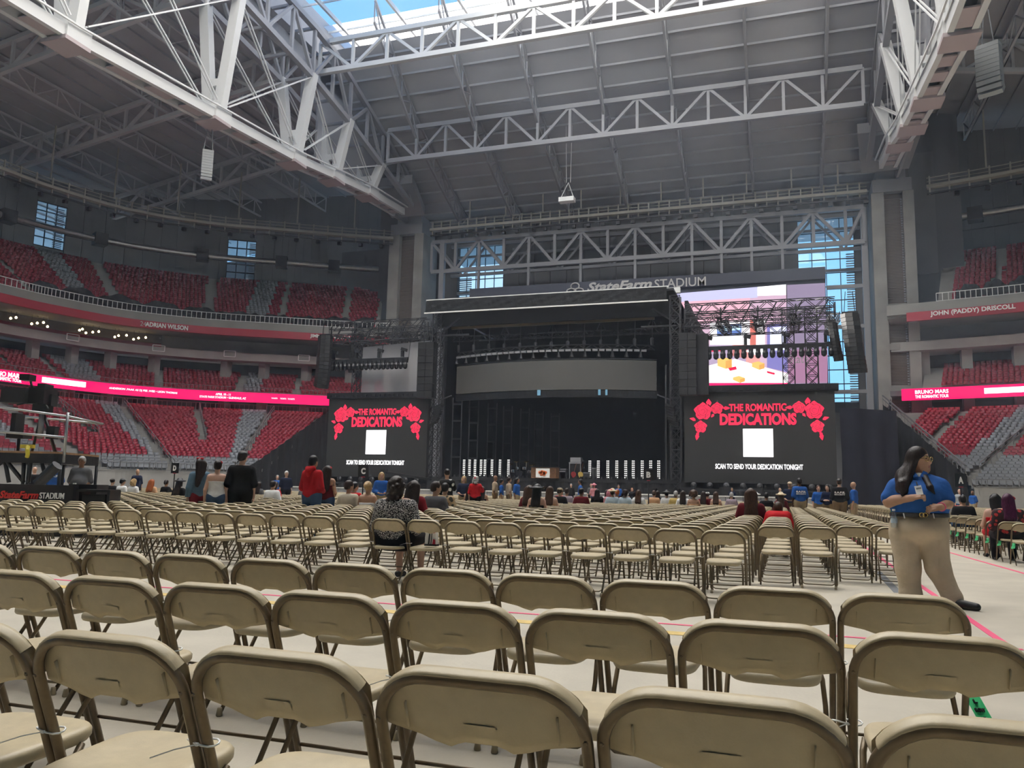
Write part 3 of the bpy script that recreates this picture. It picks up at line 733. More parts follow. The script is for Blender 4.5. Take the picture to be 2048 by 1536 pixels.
ktext(BL, kof(BL, 287, -.35, 13.4, 3, 9), -1.0, 13.4, 'ANDERSON .PAAK AS DJ PEE .WEE • LEON THOMAS', 8.1, .32, 'led_white', rbL, bold=.012)
ktext(BL, kof(BL, 447, -.35, 13.4, 3, 9), -.55, 13.62, 'APRIL 10 - 11', 1.9, .30, 'led_white', rbL, bold=.012)
ktext(BL, kof(BL, 447, -.35, 13.4, 3, 9), -.55, 13.18, 'STATE FARM STADIUM • GLENDALE, AZ', 5.9, .32, 'led_white', rbL, bold=.012)
for px, w in ((549, .8), (567, .8), (583, .9)): ktext(BL, kof(BL, px, -.35, 13.4, 3, 9), -.36, 13.4, 'TICKETS', w, .18, 'led_white', rbL)
ktext(BL, kof(BL, 8, -.35, 13.4, 2, 6), -.5, 13.55, 'BRUNO MARS', 4.2, .55, 'led_white', rbL, bold=.02); ktext(BL, kof(BL, 8, -.35, 13.4, 2, 6), -.5, 13.02, 'THE ROMANTIC TOUR', 4.2, .4, 'led_white', rbL, bold=.02)
ka, kb2 = kof(BL, 85, -.35, 13.4, 2, 6), kof(BL, 172, -.35, 13.4, 2, 6); beam('white_bar', BL, ka, kb2, -.36, -.30, 13.2, 13.85, 'led_white', n=12, parent=rbL)
ka, kb2 = kof(BR, 1968, -.35, 13.4, .2, 4), kof(BR, 2070, -.35, 13.4, .2, 4); beam('white_bar', BR, ka, kb2, -.36, -.30, 13.15, 13.75, 'led_white', n=12, parent=rbR)
ktext(BR, kof(BR, 1863, -.35, 13.4, .2, 3), -.36, 13.62, 'BRUNO MARS', 3.3, .42, 'led_white', rbR, bold=.02); ktext(BR, kof(BR, 1863, -.35, 13.4, .2, 3), -.36, 13.1, 'THE ROMANTIC TOUR', 3.3, .34, 'led_white', rbR, bold=.02)
fL = empty('name_fascia', (*BL.off(5, 0)[0], 21.8), 'dull red fascia with white lettering round the left-hand upper deck', 'fascia', 'name fascias')
beam('band', BL, 2.2, 8.9, -.25, .1, 21.75, 22.75, 'red_paint', n=90, parent=fL); beam('lower_edge', BL, 2.2, 8.9, -.2, .1, 22.75, 23.55, 'stand_concrete', n=90, parent=fL)
fR = empty('name_fascia', (*BR.off(2, 0)[0], 21.8), 'dull red fascia with white lettering round the right-hand upper deck', 'fascia', 'name fascias')
beam('band', BR, .42, 4.2, -.25, .1, 21.75, 22.75, 'red_paint', n=50, parent=fR); beam('lower_edge', BR, .62, 4.2, -.2, .1, 22.75, 23.55, 'stand_concrete', n=50, parent=fR)
mat('letter_white', (.85, .84, .82), .5); mat('letter_grey', (.45, .44, .43), .5)
ktext(BL, kof(BL, 334, -.3, 22, 3, 9), -.5, 22.25, 'ADRIAN WILSON', 5.2, .62, 'letter_white', fL, bold=.03); ktext(BL, kof(BL, 287, -.3, 22, 3, 9), -.3, 22.27, '24', .75, .6, 'letter_grey', fL)
ktext(BL, kof(BL, 665, -.3, 22, 5, 9), -.55, 22.25, 'JIMMY CONZELMAN', 6.0, .62, 'letter_white', fL, bold=.03)
ktext(BR, kof(BR, 1944, -.3, 22, .2, 4), -.7, 22.25, 'JOHN (PADDY) DRISCOLL', 8.1, .66, 'letter_white', fR, bold=.03)
# suite level: seats band, small lamps, sign frames, pillars
mat('lounge_wall', (.30, .24, .17), .8); mat('lounge_dark', (.07, .06, .055), .8)
strip('wall_left_lounge', BL, 2.3, kpx(320), OZ(BL, 7.4, 20), OZ(BL, 7.4, 22.4), 'lounge_dark')
beam('trim_11', BL, 2.3, kpx(318), 4.2, 4.7, 20.0, 20.55, 'red_seat', n=30)
for i, px in enumerate((22, 33, 64, 75, 88, 96, 160, 166, 172, 186, 198, 230, 238, 254, 268, 278, 292)):
    z = 21.35+.25*math.sin(i*2.1); k = kof(BL, px, 6, z, 2.3, 7); p = BL.off(k, 6)[0]
    r_ = empty('pendant_lamp', (p[0], p[1], z), 'small glowing pendant lamp hanging in the open lounge of the suite level', 'lamp', 'lounge pendant lamps')
    MB().lathe([(.03, -.16), (.13, -.1), (.15, 0), (.1, .1), (.03, .15)], 8, (p[0], p[1], z)).build('bulb', 'bulb_warm', r_, smooth=True)
    MB().bar((p[0], p[1], z+.15), (p[0], p[1], 22.4), .03).build('cord', 'black_matte', r_)
for B, pxs, ka, kb in ((BL, (-30, 55, 135, 215, 305, 452, 528, 612, 700), 2, 9), (BR, (1850, 1935, 2040), .2, 4)):
    for px in pxs:
        k = kof(B, px, 6.5, 16, ka, kb); p = B.off(k, 5.6)[0]
        link('pillar', MB().box((p[0], p[1], 15.6), (1.1, 1.1, 8.4)).mesh('pillar', 'wall_concrete'))['kind'] = 'structure'
for px in (146, 318, 460, 608):
    k = kof(BL, px, 3.3, 19.4, 2.3, 9); p = BL.off(k, 3.25)[0]; n = BL.N(k)[0]; r = Vector((n[1], -n[0], 0))
    m = MB(); c = Vector((p[0], p[1], 19.8))
    for s in (-1, 1): m.bar(c+r*s*.75+Vector((0, 0, -.4)), c+r*s*.75+Vector((0, 0, .4)), .09); m.bar(c-r*.75+Vector((0, 0, s*.4)), c+r*.75+Vector((0, 0, s*.4)), .09)
    tag(m.build('sign_frame', 'white_paint'), 'small white empty sign frame on the concrete ledge of the suite level', 'frame', 'ledge sign frames')
# crumpled black tarpaulin along the front of the upper stand
def tarp(B, ka, kb, label):
    ks = np.linspace(ka, kb, 160); v = []; f = []; m = 6
    for i, k in enumerate(ks):
        top = 1.5+.9*abs(math.sin(i*.19))*(.6+.4*math.sin(i*.043)); p = B.off(k, 0)[0]; n = B.N(k)[0]
        for j in range(m):
            t = j/(m-1); o = .9+t*1.7+.22*math.sin(i*1.3+j*2.1); z = 23.9+t*top+.12*math.sin(i*.9+j*1.7)
            v.append((p[0]+n[0]*o, p[1]+n[1]*o, z))
    for i in range(len(ks)-1):
        for j in range(m-1): f.append((i*m+j, (i+1)*m+j, (i+1)*m+j+1, i*m+j+1))
    return tag(link('tarpaulin', mk('tarpaulin', v, f, 'tarp_black', smooth=True)), label, 'tarpaulin', 'black tarpaulins')
mat('tarp_black', (.025, .025, .028), .32)
tarp(BL, kpx(58), 8.6, 'crumpled black tarpaulin strung along the front of the left-hand upper stand')
tarp(BR, .95, 4, 'crumpled black tarpaulin strung along the front of the right-hand upper stand')
# black drapes closing the ends of the lower stands
def drape(P, label, name='drape', m='black_cloth', seg=14, wav=.25):
    # P: list of (x, y, ztop); hangs to the floor with soft folds
    v = []; f = []; pts = [Vector(p) for p in P]; tot = []
    for a, c in zip(pts[:-1], pts[1:]):
        n = max(6, int((c-a).length/.45))
        for i in range(n): tot.append(a.lerp(c, i/n))
    tot.append(pts[-1]); rows = 8
    for i, p in enumerate(tot):
        q = tot[min(i+1, len(tot)-1)]-tot[max(i-1, 0)]; nn = Vector((-q.y, q.x, 0)).normalized()
        for j in range(rows):
            t = j/(rows-1); w = wav*(.35+.65*(1-t))*math.sin(i*1.15+.4*math.sin(j*1.3+i*.21)); pp = p+nn*w; v.append((pp.x, pp.y, p.z*t))
    for i in range(len(tot)-1):
        for j in range(rows-1): f.append((i*rows+j, (i+1)*rows+j, (i+1)*rows+j+1, i*rows+j+1))
    return tag(link(name, mk(name, v, f, m, smooth=True)), label, 'drape', 'black drapes')
fe = BL.low(8.02, -.02)[0]; re_ = BL.low(8.02, 1.0)[0]
drape([(fe[0]-1.2, fe[1]-1.0, 3.0), (fe[0], fe[1], 3.9), (re_[0], re_[1], 12.2)], 'black drape hanging over the cut end of the left-hand lower stand')
drape([(5.2, 82, 10.2), (10.5, 86, 10.2), (11.0, 99, 10.4), (11.6, 99.5, 13.0)], 'dark drape wall between the right-hand screen and the column', m='navy_drape')
drape([(16.0, 84, 3.9), (10.9, 100, 12.4)], 'black drape closing the cut end of the right-hand lower stand')
gr = MB()
for i in range(24):
    t = i/23; x = 15.9+(10.9-15.9)*t; y = 84+16*t; z = 3.9+8.5*t; gr.bar((x, y, z), (x, y, z+1.0), .06)
gr.bar((15.9, 84, 4.9), (10.9, 100, 13.4), .12); gr.bar((15.9, 84, 4.5), (10.9, 100, 13.0), .08)
tag(gr.build('end_rail', 'rail_grey'), 'sloping steel rail on top of the drape at the end of the right-hand lower stand', 'railing')

# ================================================================== stage
YS = 68.0
ZD = 2.32   # stage deck height
def sbox(name, x0, x1, y0, y1, z0, z1, m, label=None, cat=None, group=None, parent=None):
    o = MB().box(((x0+x1)/2, (y0+y1)/2, (z0+z1)/2), (x1-x0, y1-y0, z1-z0)).build(name, m, parent)
    return tag(o, label, cat, group) if label else o
st = empty('stage_platform', (-19.3, 74, 0), 'black stage platform with a draped skirt below the big roof', 'stage')
sbox('deck', -42, 4.2, 68.6, 86, ZD-.25, ZD, 'black_matte', parent=st)
v = []; f = []
for i in range(150):
    x = -42+46.2*i/149; y = 68.45+.12*math.sin(i*1.7); v += [(x, y+.12*math.sin(i*.6), 0), (x, y, ZD-.2)]
for i in range(149): f.append((2*i, 2*i+2, 2*i+3, 2*i+1))
link('skirt', mk('skirt', v, f, 'black_cloth', smooth=True), st)
sbox('edge_trim', -30, -8.4, 68.35, 68.6, ZD-.28, ZD-.02, 'black_steel', parent=st)
for i in range(46): MB().box((-29+i*.44, 68.7, ZD+.09), (.16, .14, .2)).build('footlight', 'black_satin', st)

def tower(x, y, z0, z1, w, m, parent, name='tower'):
    mb = MB()
    for sx in (-1, 1):
        for sy in (-1, 1): mb.bar((x+sx*w/2, y+sy*w/2, z0), (x+sx*w/2, y+sy*w/2, z1), .08)
    n = max(2, int((z1-z0)/w))
    for i in range(n):
        a, c = z0+(z1-z0)*i/n, z0+(z1-z0)*(i+1)/n
        for sy in (-1, 1):
            mb.bar((x-w/2, y+sy*w/2, a), (x+w/2, y+sy*w/2, c), .05); mb.bar((x+w/2, y+sy*w/2, a), (x-w/2, y+sy*w/2, c), .05); mb.bar((x-w/2, y+sy*w/2, c), (x+w/2, y+sy*w/2, c), .05)
        for sx in (-1, 1): mb.bar((x+sx*w/2, y-w/2, a), (x+sx*w/2, y+w/2, c), .05)
    return mb.build(name, m, parent)
def boxtruss(a, b, w, m, parent, name='box_truss', seg=None):
    a = Vector(a); b = Vector(b); d = (b-a); L_ = d.length; d.normalize(); x = d.cross(Vector((0, 0, 1))).normalized(); u = Vector((0, 0, 1)); mb = MB()
    for s in (-1, 1):
        for t in (-1, 1): o = x*s*w/2+u*t*w/2; mb.bar(a+o, b+o, .07)
    n = seg or max(2, int(L_/w))
    for i in range(n):
        p, q = a+d*L_*i/n, a+d*L_*(i+1)/n
        for s in (-1, 1): o = x*s*w/2; mb.bar(p+o+u*(w/2 if i % 2 else -w/2), q+o+u*(-w/2 if i % 2 else w/2), .05)
        for t in (-1, 1): o = u*t*w/2; mb.bar(p+o+x*(w/2 if i % 2 else -w/2), q+o+x*(-w/2 if i % 2 else w/2), .05)
    return mb.build(name, m, parent)

# main roof with the crinkled black fascia
rf = empty('stage_roof', (-20, 72, 17.5), 'black stage roof with a crinkled vinyl fascia edged in white', 'stage roof')
nx, nzr = 120, 6; v = []; f = []
for i in range(nx+1):
    for j in range(nzr+1):
        x = -31.5+22.4*i/nx; t = j/nzr; w = .022*math.sin(i*1.9+j*.8+2*math.sin(i*.37))*math.sin(math.pi*t)+.018*math.sin(i*.7-j*1.9); v.append((x, 67.6+w-.12*(1-t), 17.9+1.2*t))
for i in range(nx):
    for j in range(nzr): a = i*(nzr+1)+j; f.append((a, a+nzr+1, a+nzr+2, a+1))
mat('vinyl_black', (.014, .015, .016), .6, bump=.9, bscale=4, spec=.15)
link('fascia', mk('fascia', v, f, 'vinyl_black', smooth=True), rf)
for z, y, h in ((19.16, 67.85, .14), (17.88, 67.5, .11)): strut('white_edge', (-31.6, y, z), (-9.0, y, z), .14, h, 'white_edge', rf)
sbox('roof_skin', -31.3, -8.6, 68.2, 86, 18.9, 19.1, 'black_cloth', parent=rf)
strut('white_edge', (-12.5, 70.5, 19.35), (-8.3, 70.5, 19.45), .4, .5, 'white_edge', rf)
sbox('header_drape', -31.0, -8.8, 69.2, 69.4, 16.9, 18.2, 'black_matte', parent=rf)
sbox('back_drape', -31, -8.2, 85.5, 85.8, 0, 19, 'black_stage', parent=rf) if False else None
mat('stage_black', (.012, .013, .017), .8)
sbox('back_drape', -31, -8.2, 85.5, 85.8, 0, 19, 'stage_black', parent=rf)
sbox('side_drape', -31.4, -31.1, 72, 86, 0, 18.6, 'stage_black', parent=rf); sbox('side_drape', -8.0, -7.7, 71, 86, 0, 18.6, 'stage_black', parent=rf)
# towers either side of the opening
for x in (-30.7, -8.55):
    t = empty('stage_tower', (x, 68.6, 0), 'dark lattice tower at the %s edge of the stage opening' % ('left-hand' if x < -20 else 'right-hand'), 'tower', 'stage towers')
    tower(x, 68.9, 0, 18.5, .85, 'grey_truss', t, 'lattice'); strut('pipe', (x+(.8 if x < -20 else -.8), 68.7, ZD), (x+(.8 if x < -20 else -.8), 68.7, 12.5), .12, .12, 'grey_truss', t)
    strut('corner_brace', (x, 69.2, 16.2), (x+(2 if x < -20 else -2), 69.2, 17.6), .15, .15, 'grey_truss', t); strut('corner_beam', (x, 69.2, 16.0), (x+(3 if x < -20 else -3), 69.2, 16.0), .15, .15, 'grey_truss', t)
# lighting trusses inside the roof
for k, (z, y, m) in enumerate(((16.9, 69.9, 'plywood'),)):
    o = MB().bar((-29.8, y, z), (-10.5, y, z+.05), .22).build('ceiling_pipe', 'bronze_tube'); tag(o, 'brown pipe slung below the stage roof', 'pipe')
lt = empty('lighting_truss', (-20, 70.5, 15.6), 'thin black truss of spot lamps high in the stage roof', 'lighting truss', 'stage lighting trusses')
boxtruss((-30, 70.6, 15.9), (-8.8, 70.6, 15.9), .45, 'black_steel', lt, 'truss')
for i in range(13):
    x = -29.1+i*1.53; strut('drop_rod', (x, 70.2, 14.9), (x, 70.2, 16.9), .06, .06, 'grey_truss', lt)
    MB().lathe([(.12, -.2), (.16, 0), (.16, .35), (.1, .45)], 8, (x, 70.1, 14.75)).build('spot_lamp', 'grey_truss', lt)
    if i % 3 == 0:
        for s in (-1, 1): strut('hanger', (x+s*.02, 70.2, 17), (x+s*.4, 70.2, 16.1), .06, .06, 'grey_truss', lt)
        strut('hanger', (x-.4, 70.2, 16.1), (x+.4, 70.2, 16.1), .06, .06, 'grey_truss', lt)
# curved lighting bar and curved grey header screen
def curveY(x): return 70.9-2.0*(1-((x+20)/9.6)**2)   # bows towards the audience
lb = empty('lighting_bar', (-20, 70, 14.2), 'curved bar of pale strip lamps above the grey header screen', 'lighting bar')
xs_ = np.linspace(-29.6, -10.6, 33); P = [(x, curveY(x), 14.35) for x in xs_]
for off in ((0, 0, .25), (0, 0, -.12)): MB().tube([(x+off[0], y+off[1], z+off[2]) for x, y, z in P], .06, 6).build('pipe', 'black_steel', lb)
web = MB()
for a, c, i in zip(P[:-1], P[1:], range(32)): web.bar((a[0], a[1], a[2]+(.25 if i % 2 else -.12)), (c[0], c[1], c[2]+(-.12 if i % 2 else .25)), .05)
web.build('lattice', 'grey_truss', lb)
for i in range(31): 
    a, c = Vector(P[i]), Vector(P[i+1]); R = Matrix.Rotation(math.atan2(c.y-a.y, c.x-a.x), 3, 'Z'); MB().box(a.lerp(c, .5)+Vector((0, -.15, -.26)), (.46, .2, .17), R=R).build('strip_lamp', 'led_strip', lb) if 'led_strip' in MATS else MB().box(a.lerp(c, .5)+Vector((0, -.15, -.26)), (.46, .2, .17), R=R).build('strip_lamp', 'steel_paint', lb)
    if i % 2 == 0: MB().lathe([(.2, -.55), (.1, -.2), (.06, 0)], 8, a+Vector((0, 0, -.3))).build('horn_lamp', 'black_steel', lb)
hs = empty('header_screen', (-20, 70, 10.6), 'wide curved blank grey LED header screen over the stage opening', 'screen')
v = []; f = []; n = 40
for i in range(n+1):
    x = -29.45+19.0*i/n; y = curveY(x)-.2; v += [(x, y, 10.55), (x, y, 13.2), (x, y+.35, 10.55), (x, y+.35, 13.2)]
for i in range(n):
    a = 4*i; c = a+4; f += [(a, c, c+1, a+1), (a+2, a+3, c+3, c+2), (a+1, c+1, c+3, a+3), (a, a+2, c+2, c)]
f += [(0, 1, 3, 2), (4*n, 4*n+2, 4*n+3, 4*n+1)]
link('panel', mk('panel', v, f, 'led_grey'), hs)
mb = MB()
for i in range(n): 
    x0, x1 = -29.45+19.0*i/n, -29.45+19.0*(i+1)/n; mb.bar((x0, curveY(x0), 10.2), (x1, curveY(x1), 10.2), .3, .6); mb.bar((x0, curveY(x0)-.1, 13.3), (x1, curveY(x1)-.1, 13.3), .25, .12)
mb.build('frame', 'black_satin', hs)
for x, w in ((-20.6, .3), (-15.2, .22), (-14.6, .18)): MB().box((x, curveY(x)-.3, 10.3), (w, .08, .5)).build('blue_tape', mat('blue_tape', (.2, .45, .65), .5), hs)
# ladder-like lamp towers on the left of the stage interior
for i in range(7):
    x = -29.6+i*.95+.25*(i//2); y = 70.5+i*1.9
    o = empty('lamp_ladder', (x, y, ZD), 'tall dark lamp ladder standing in the left wing of the stage', 'lamp ladder', 'lamp ladders in the wing')
    for s in (-.05, .85): strut('pole', (x+s, y, ZD), (x+s, y, 10.2-.06*i), .09, .09, 'pole_grey' if 'pole_grey' in MATS else 'grey_truss', o)
    for z in (4.6, 6.3, 8.0, 9.6): strut('rung', (x, y, z), (x+.85, y, z), .1, .16, 'black_steel', o)
for i in range(3):
    x = -10.6+.6*i; y = 78-i*3; o = empty('lamp_ladder', (x, y, ZD), 'tall dark lamp ladder standing in the right wing of the stage', 'lamp ladder', 'lamp ladders in the wing')
    for s in (0, .6): strut('pole', (x+s, y, ZD), (x+s, y, 10), .07, .07, 'black_steel', o)
    for z in (4.6, 6.3, 8.0, 9.6): strut('rung', (x, y, z), (x+.6, y, z), .08, .12, 'black_steel', o)
# columns of small white lamps on the stage floor
colx = [(929, 940), (941, 951), (951, 961)]
def lampcol(px0, px1, py0, py1, n, y=69.6):
    a = atY(px0, py1, y); c = atY(px1, py0, y); o = empty('blinder_column', (a.x, y, ZD), 'upright black column of small round white lamps on the stage floor', 'stage lamp', 'blinder columns')
    zt = c.z; zb = ZD
    MB().box(((a.x+c.x)/2, y+.16, (zb+zt+.1)/2), (c.x-a.x+.05, .1, zt-zb+.1)).build('backing', 'black_matte', o)
    for s in range(2):
        for j in range(n):
            x = a.x+(c.x-a.x)*(.25+.5*s); z = zb+.18+(zt-zb-.1)*j/(n-1)
            MB().lathe([(.05, 0), (.04, .03)], 8, (x, y+.10, z), R=Matrix.Rotation(math.pi/2, 3, 'X')).build('lamp', 'lamp_white', o)
for px in (927, 938, 949, 961, 969, 983, 999, 1016): lampcol(px-3, px+3, 922, 956, 9)
for px in (1179, 1196, 1215, 1233, 1251, 1266, 1284, 1301, 1317): lampcol(px-3.2, px+3.2, 924, 956, 9)

# big side screens
def rose(cx, cz, r, y, m, parent, flip=1, rot=0):
    pts = []
    for i in range(28):
        a = 2*math.pi*i/28+rot; rr = r*(1+.09*math.sin(5*a)+.05*math.sin(9*a)); pts.append((cx+flip*rr*math.cos(a), y, cz+rr*math.sin(a)))
    if flip < 0: pts.reverse()
    MB().prism(pts, (0, -.02, 0)).build('rose', m, parent)
    mb = MB()
    for t in range(3):
        rr = r*(.25+.24*t); P = [(cx+flip*rr*math.cos(a), y-.03, cz+rr*math.sin(a)) for a in np.linspace(rot+t*1.7, rot+t*1.7+4.6, 14)]
        for a, c in zip(P[:-1], P[1:]): mb.bar(a, c, .03, .02)
    for t in range(5):
        a = rot+t*1.257; mb.bar((cx+flip*r*.5*math.cos(a), y-.03, cz+r*.5*math.sin(a)), (cx+flip*r*.95*math.cos(a+.5), y-.03, cz+r*.95*math.sin(a+.5)), .03, .02)
    mb.build('rose_line', 'led_dark', parent)
def leaf(p, d, w, y, m, parent):
    a = Vector((p[0], y, p[1])); t = Vector((d[0], 0, d[1])); n = Vector((-t.z, 0, t.x)).normalized()*w
    pts = [a, a+t*.35+n, a+t*.7+n*.6, a+t, a+t*.7-n*.6, a+t*.35-n]
    MB().prism(pts, (0, -.02, 0)).build('leaf', m, parent)
def side_screen(x0, x1, y, label, which):
    z0, z1 = 2.75, 9.85; cx = (x0+x1)/2; w = x1-x0; o = empty('side_screen', (cx, y, z0), label, 'screen', 'side screens')
    sbox('panel', x0, x1, y, y+.4, z0-.2, z1+.1, 'led_dark', parent=o)
    yy = y-.02; u = w/11.8; zz = lambda t: z0+(z1-z0)*t; h = z1-z0
    put_text('lettering', 'THE ROMANTIC', (cx-.0*u, yy, zz(.835)), (1, 0, 0), (0, 0, 1), 4.5*u, .62, 'led_red', o, bold=.035)
    put_text('lettering', 'DEDICATIONS', (cx, yy, zz(.70)), (1, 0, 0), (0, 0, 1), 6.0*u, .98, 'led_red', o, bold=.05)
    put_text('lettering', 'SCAN TO SEND YOUR DEDICATION TONIGHT', (cx, yy, zz(.16)), (1, 0, 0), (0, 0, 1), 6.8*u, .42, 'led_white', o, bold=.02)
    sbox('white_square', cx-1.17*u, cx+1.17*u, yy-.01, yy+.02, zz(.27), zz(.59), 'led_white', parent=o)
    for s in (-1, 1):
        rose(cx+s*4.35*u, zz(.795), .68, yy, 'led_red', o, s, .2); rose(cx+s*3.2*u, zz(.83), .46, yy, 'led_red', o, s, .9); rose(cx+s*4.55*u, zz(.615), .48, yy, 'led_red', o, s, 1.7)
        for (px, pz, dx, dz, ww) in ((3.75, .86, .15, .6, .16), (4.0, .87, -.1, .5, .14), (2.75, .83, -.6, 0, .16), (4.95, .70, .5, .1, .14), (4.95, .685, .45, .25, .12), (4.8, .535, .1, -.55, .17), (4.7, .55, .25, -.3, .13), (3.45, .765, .25, -.3, .12)):
            leaf((cx+s*px*u, zz(pz)), (s*dx, dz), ww, yy, 'led_red', o)
    sbox('top_beam', x0-.1, x1+.3, y-.3, y+.6, z1+.12, z1+.65, 'black_satin', parent=o)
    for i in range(22): MB().box((x0+.3+(w-.4)*i/21, y-.35, z1+.35), (.2, .12, .2)).build('lamp', 'black_steel', o)
    return o
side_screen(-41.6, -31.1, YS, 'big dark screen with red rose artwork left of the stage opening', 0)
side_screen(-7.75, 3.95, YS, 'big dark screen with red rose artwork right of the stage opening', 1)
for x0, x1 in ((-41.6, -31.1), (-7.75, 3.95)):
    lab = 'right' if x0 > -20 else 'left'
    o = empty('floor_lamp_row', ((x0+x1)/2, 67.6, 2.3), 'row of small black lamps on the ledge below the %s-hand screen' % lab, 'stage lamps', 'lamp rows below the screens')
    sbox('ledge', x0, x1, 67.2, 68.0, 1.9, 2.05, 'black_matte', parent=o)
    for i in range(9): MB().lathe([(.10, -.2), (.22, 0), (.24, .14), (.1, .2)], 10, (x0+.8+(x1-x0-1.4)*i/8, 67.4, 2.3), R=Matrix.Rotation(1.3, 3, 'X')).build('lamp', 'black_steel', o)

# wings: roof trusses, lamp rows, scrims and hanging speakers
def wing(x0, x1, lab, sgn):
    o = empty('wing_roof', ((x0+x1)/2, 70, 15.4), 'grid of grey box trusses roofing the %s wing of the stage' % lab, 'truss grid', 'wing roofs')
    for z, y in ((16.0, 68.4), (16.0, 72.5), (17.2, 68.4), (17.2, 72.5)): boxtruss((x0, y, z), (x1, y, z), .7, 'grey_truss', o, 'beam')
    for i in range(5):
        x = x0+(x1-x0)*i/4; boxtruss((x, 68.4, 16.0), (x, 78, 17.0), .7, 'grey_truss', o, 'joist'); strut('brace', (x, 68.4, 16), (x, 68.4, 17.2), .12, .12, 'grey_truss', o)
    for i in range(6):
        x = x0+(x1-x0)*(i+.3)/6; strut('diagonal', (x, 68.2, 15.7), (x+.9, 68.2, 17.4), .1, .1, 'grey_truss', o)
    for x, y in (((x0+1.5*0+ (8.3 if sgn > 0 else 1.8)), 71), (x0+(10.1 if sgn > 0 else 6.6), 70)):
        tower(x, y, 0, 17.2, .95, 'grey_truss', o, 'tower')
    # row of par lamps
    lr = empty('lamp_row', ((x0+x1)/2, 67.6, 13.1), 'long row of black wash lamps hung in front of the %s wing' % lab, 'lighting bar', 'wing lamp rows')
    xa, xb = (x0+1.3, x1-.2) if sgn > 0 else (x0+.2, x1-1.6)
    strut('bar', (xa, 67.7, 13.6), (xb, 67.7, 13.6), .25, .3, 'black_satin', lr)
    n = 19
    for i in range(n):
        x = xa+.2+(xb-xa-.4)*i/(n-1); MB().box((x, 67.6, 13.38), (.36, .36, .25)).build('yoke', 'black_steel', lr)
        MB().lathe([(.08, -.42), (.2, -.3), (.23, 0), (.16, .2)], 8, (x, 67.55, 13.05)).build('lamp', 'black_satin', lr)
    for i in range(4):
        x = xa+.6+(xb-xa-1.2)*i/3; MB().box((x, 67.7, 14.1), (.25, .25, .6)).build('moving_head', 'black_satin', lr); MB().box((x+.15, 67.7, 14.5), (.55, .3, .28), R=Matrix.Rotation(.3, 3, 'Y')).build('moving_head', 'black_satin', lr)
    for i in range(4): strut('cable', (xa+(xb-xa)*i/3, 67.8, 13.7), (xa+(xb-xa)*i/3, 68.2, 16), .04, .04, 'black_matte', lr)
wing(-42, -31.6, 'left-hand', -1); wing(-7.7, 4.2, 'right-hand', 1)
for i, x in enumerate((-34.2, )):
    pass
o = link('scrim_panel', mk('scrim_panel', [(-38.9, 69.3, 9.9), (-31.6, 69.3, 9.9), (-31.6, 69.3, 15.6), (-38.9, 69.3, 15.2)], [(0, 1, 2, 3)], 'scrim_net'))
tag(o, 'pale see-through scrim net stretched in the left-hand wing of the stage', 'scrim')

def line_array(px, py0, py1, dep_y, wid, label, curve=.0, n=14, bend=0, toe=0.0, dpt=.8, sway=0.0):
    a = atY(px, py0, dep_y); c = atY(px, py1, dep_y); o = empty('line_array', (a.x, a.y, c.z), label, 'loudspeaker', 'hanging loudspeaker arrays'); H = a.z-c.z
    y = a.y; z = a.z; ang = 0.0; h = H/n
    R0 = Matrix.Rotation(toe, 3, 'Z')
    off = Vector((0, 0, 0))
    for i in range(n):
        ang = curve*(i/(n-1))**2; R = R0 @ Matrix.Rotation(ang, 3, 'X')
        ctr = Vector((a.x, y, z))+off+R @ Vector((0, 0, -h/2))
        pts = [(-wid/2, dpt*.5), (-wid/2, -dpt*.25), (-wid*.2, -dpt*.5), (wid*.2, -dpt*.5), (wid/2, -dpt*.25), (wid/2, dpt*.5)]
        P = [ctr+R @ Vector((p[0], p[1], -h*.485)) for p in pts]; MB().prism(P, R @ Vector((0, 0, h*.97))).build('cabinet', 'speaker_grille', o)
        off += R @ Vector((0, 0, -h)); off.x += sway/n
    sbox('rigging_frame', a.x-wid*.45, a.x+wid*.45, y-.3, y+.3, z+.02, z+.14, 'black_steel', parent=o)
    for s in (-1, 1): strut('chain', (a.x+s*wid*.3, y, z+.1), (a.x+s*wid*.2, y, z+1.8), .05, .05, 'black_steel', o)
    return o
line_array(1699, 628, 746, 66.5, 1.3, 'big black line array hung outside the right-hand wing against the blue window', .16, 14, toe=-.2, dpt=1.0, sway=.45)
line_array(1664, 645, 722, 67.5, .65, 'slim curved black line array beside the big array of the right-hand wing', .22, 12, toe=-.4, dpt=.55, sway=.35)
line_array(652, 672, 775, 66.5, 1.2, 'big black line array hung outside the left-hand wing in front of the club seats', .30, 14, toe=.9, dpt=1.1)
line_array(706, 690, 745, 72, .7, 'small black line array hanging behind the lamp row of the left-hand wing', .2, 10, toe=.4, dpt=.6)
def pa_wall(px0, px1, py0, py1, y, label):
    a = atY(px0, py1, y); c = atY(px1, py0, y); o = empty('speaker_wall', ((a.x+c.x)/2, y, a.z), label, 'loudspeaker', 'speaker walls')
    n = 8; h = (c.z-a.z)/n
    for i in range(n):
        for s in range(2): MB().box((a.x+(c.x-a.x)*(.25+.5*s), y+.3, a.z+h*(i+.5)), ((c.x-a.x)*.485, .6, h*.96)).build('cabinet', 'speaker_grille', o)
    MB().box(((a.x+c.x)/2, y+.75, (a.z+c.z)/2), ((c.x-a.x)*1.0, .3, c.z-a.z)).build('rear_cover', 'black_matte', o)
    for s in (.3, .7): strut('chain', (a.x+(c.x-a.x)*s, y+.3, c.z), (a.x+(c.x-a.x)*s, y+.3, c.z+2), .05, .05, 'black_steel', o)
pa_wall(832, 868, 683, 796, 66.9, 'tall flat wall of black speaker cabinets left of the stage opening'); pa_wall(1358, 1392, 664, 790, 66.9, 'tall flat wall of black speaker cabinets right of the stage opening')
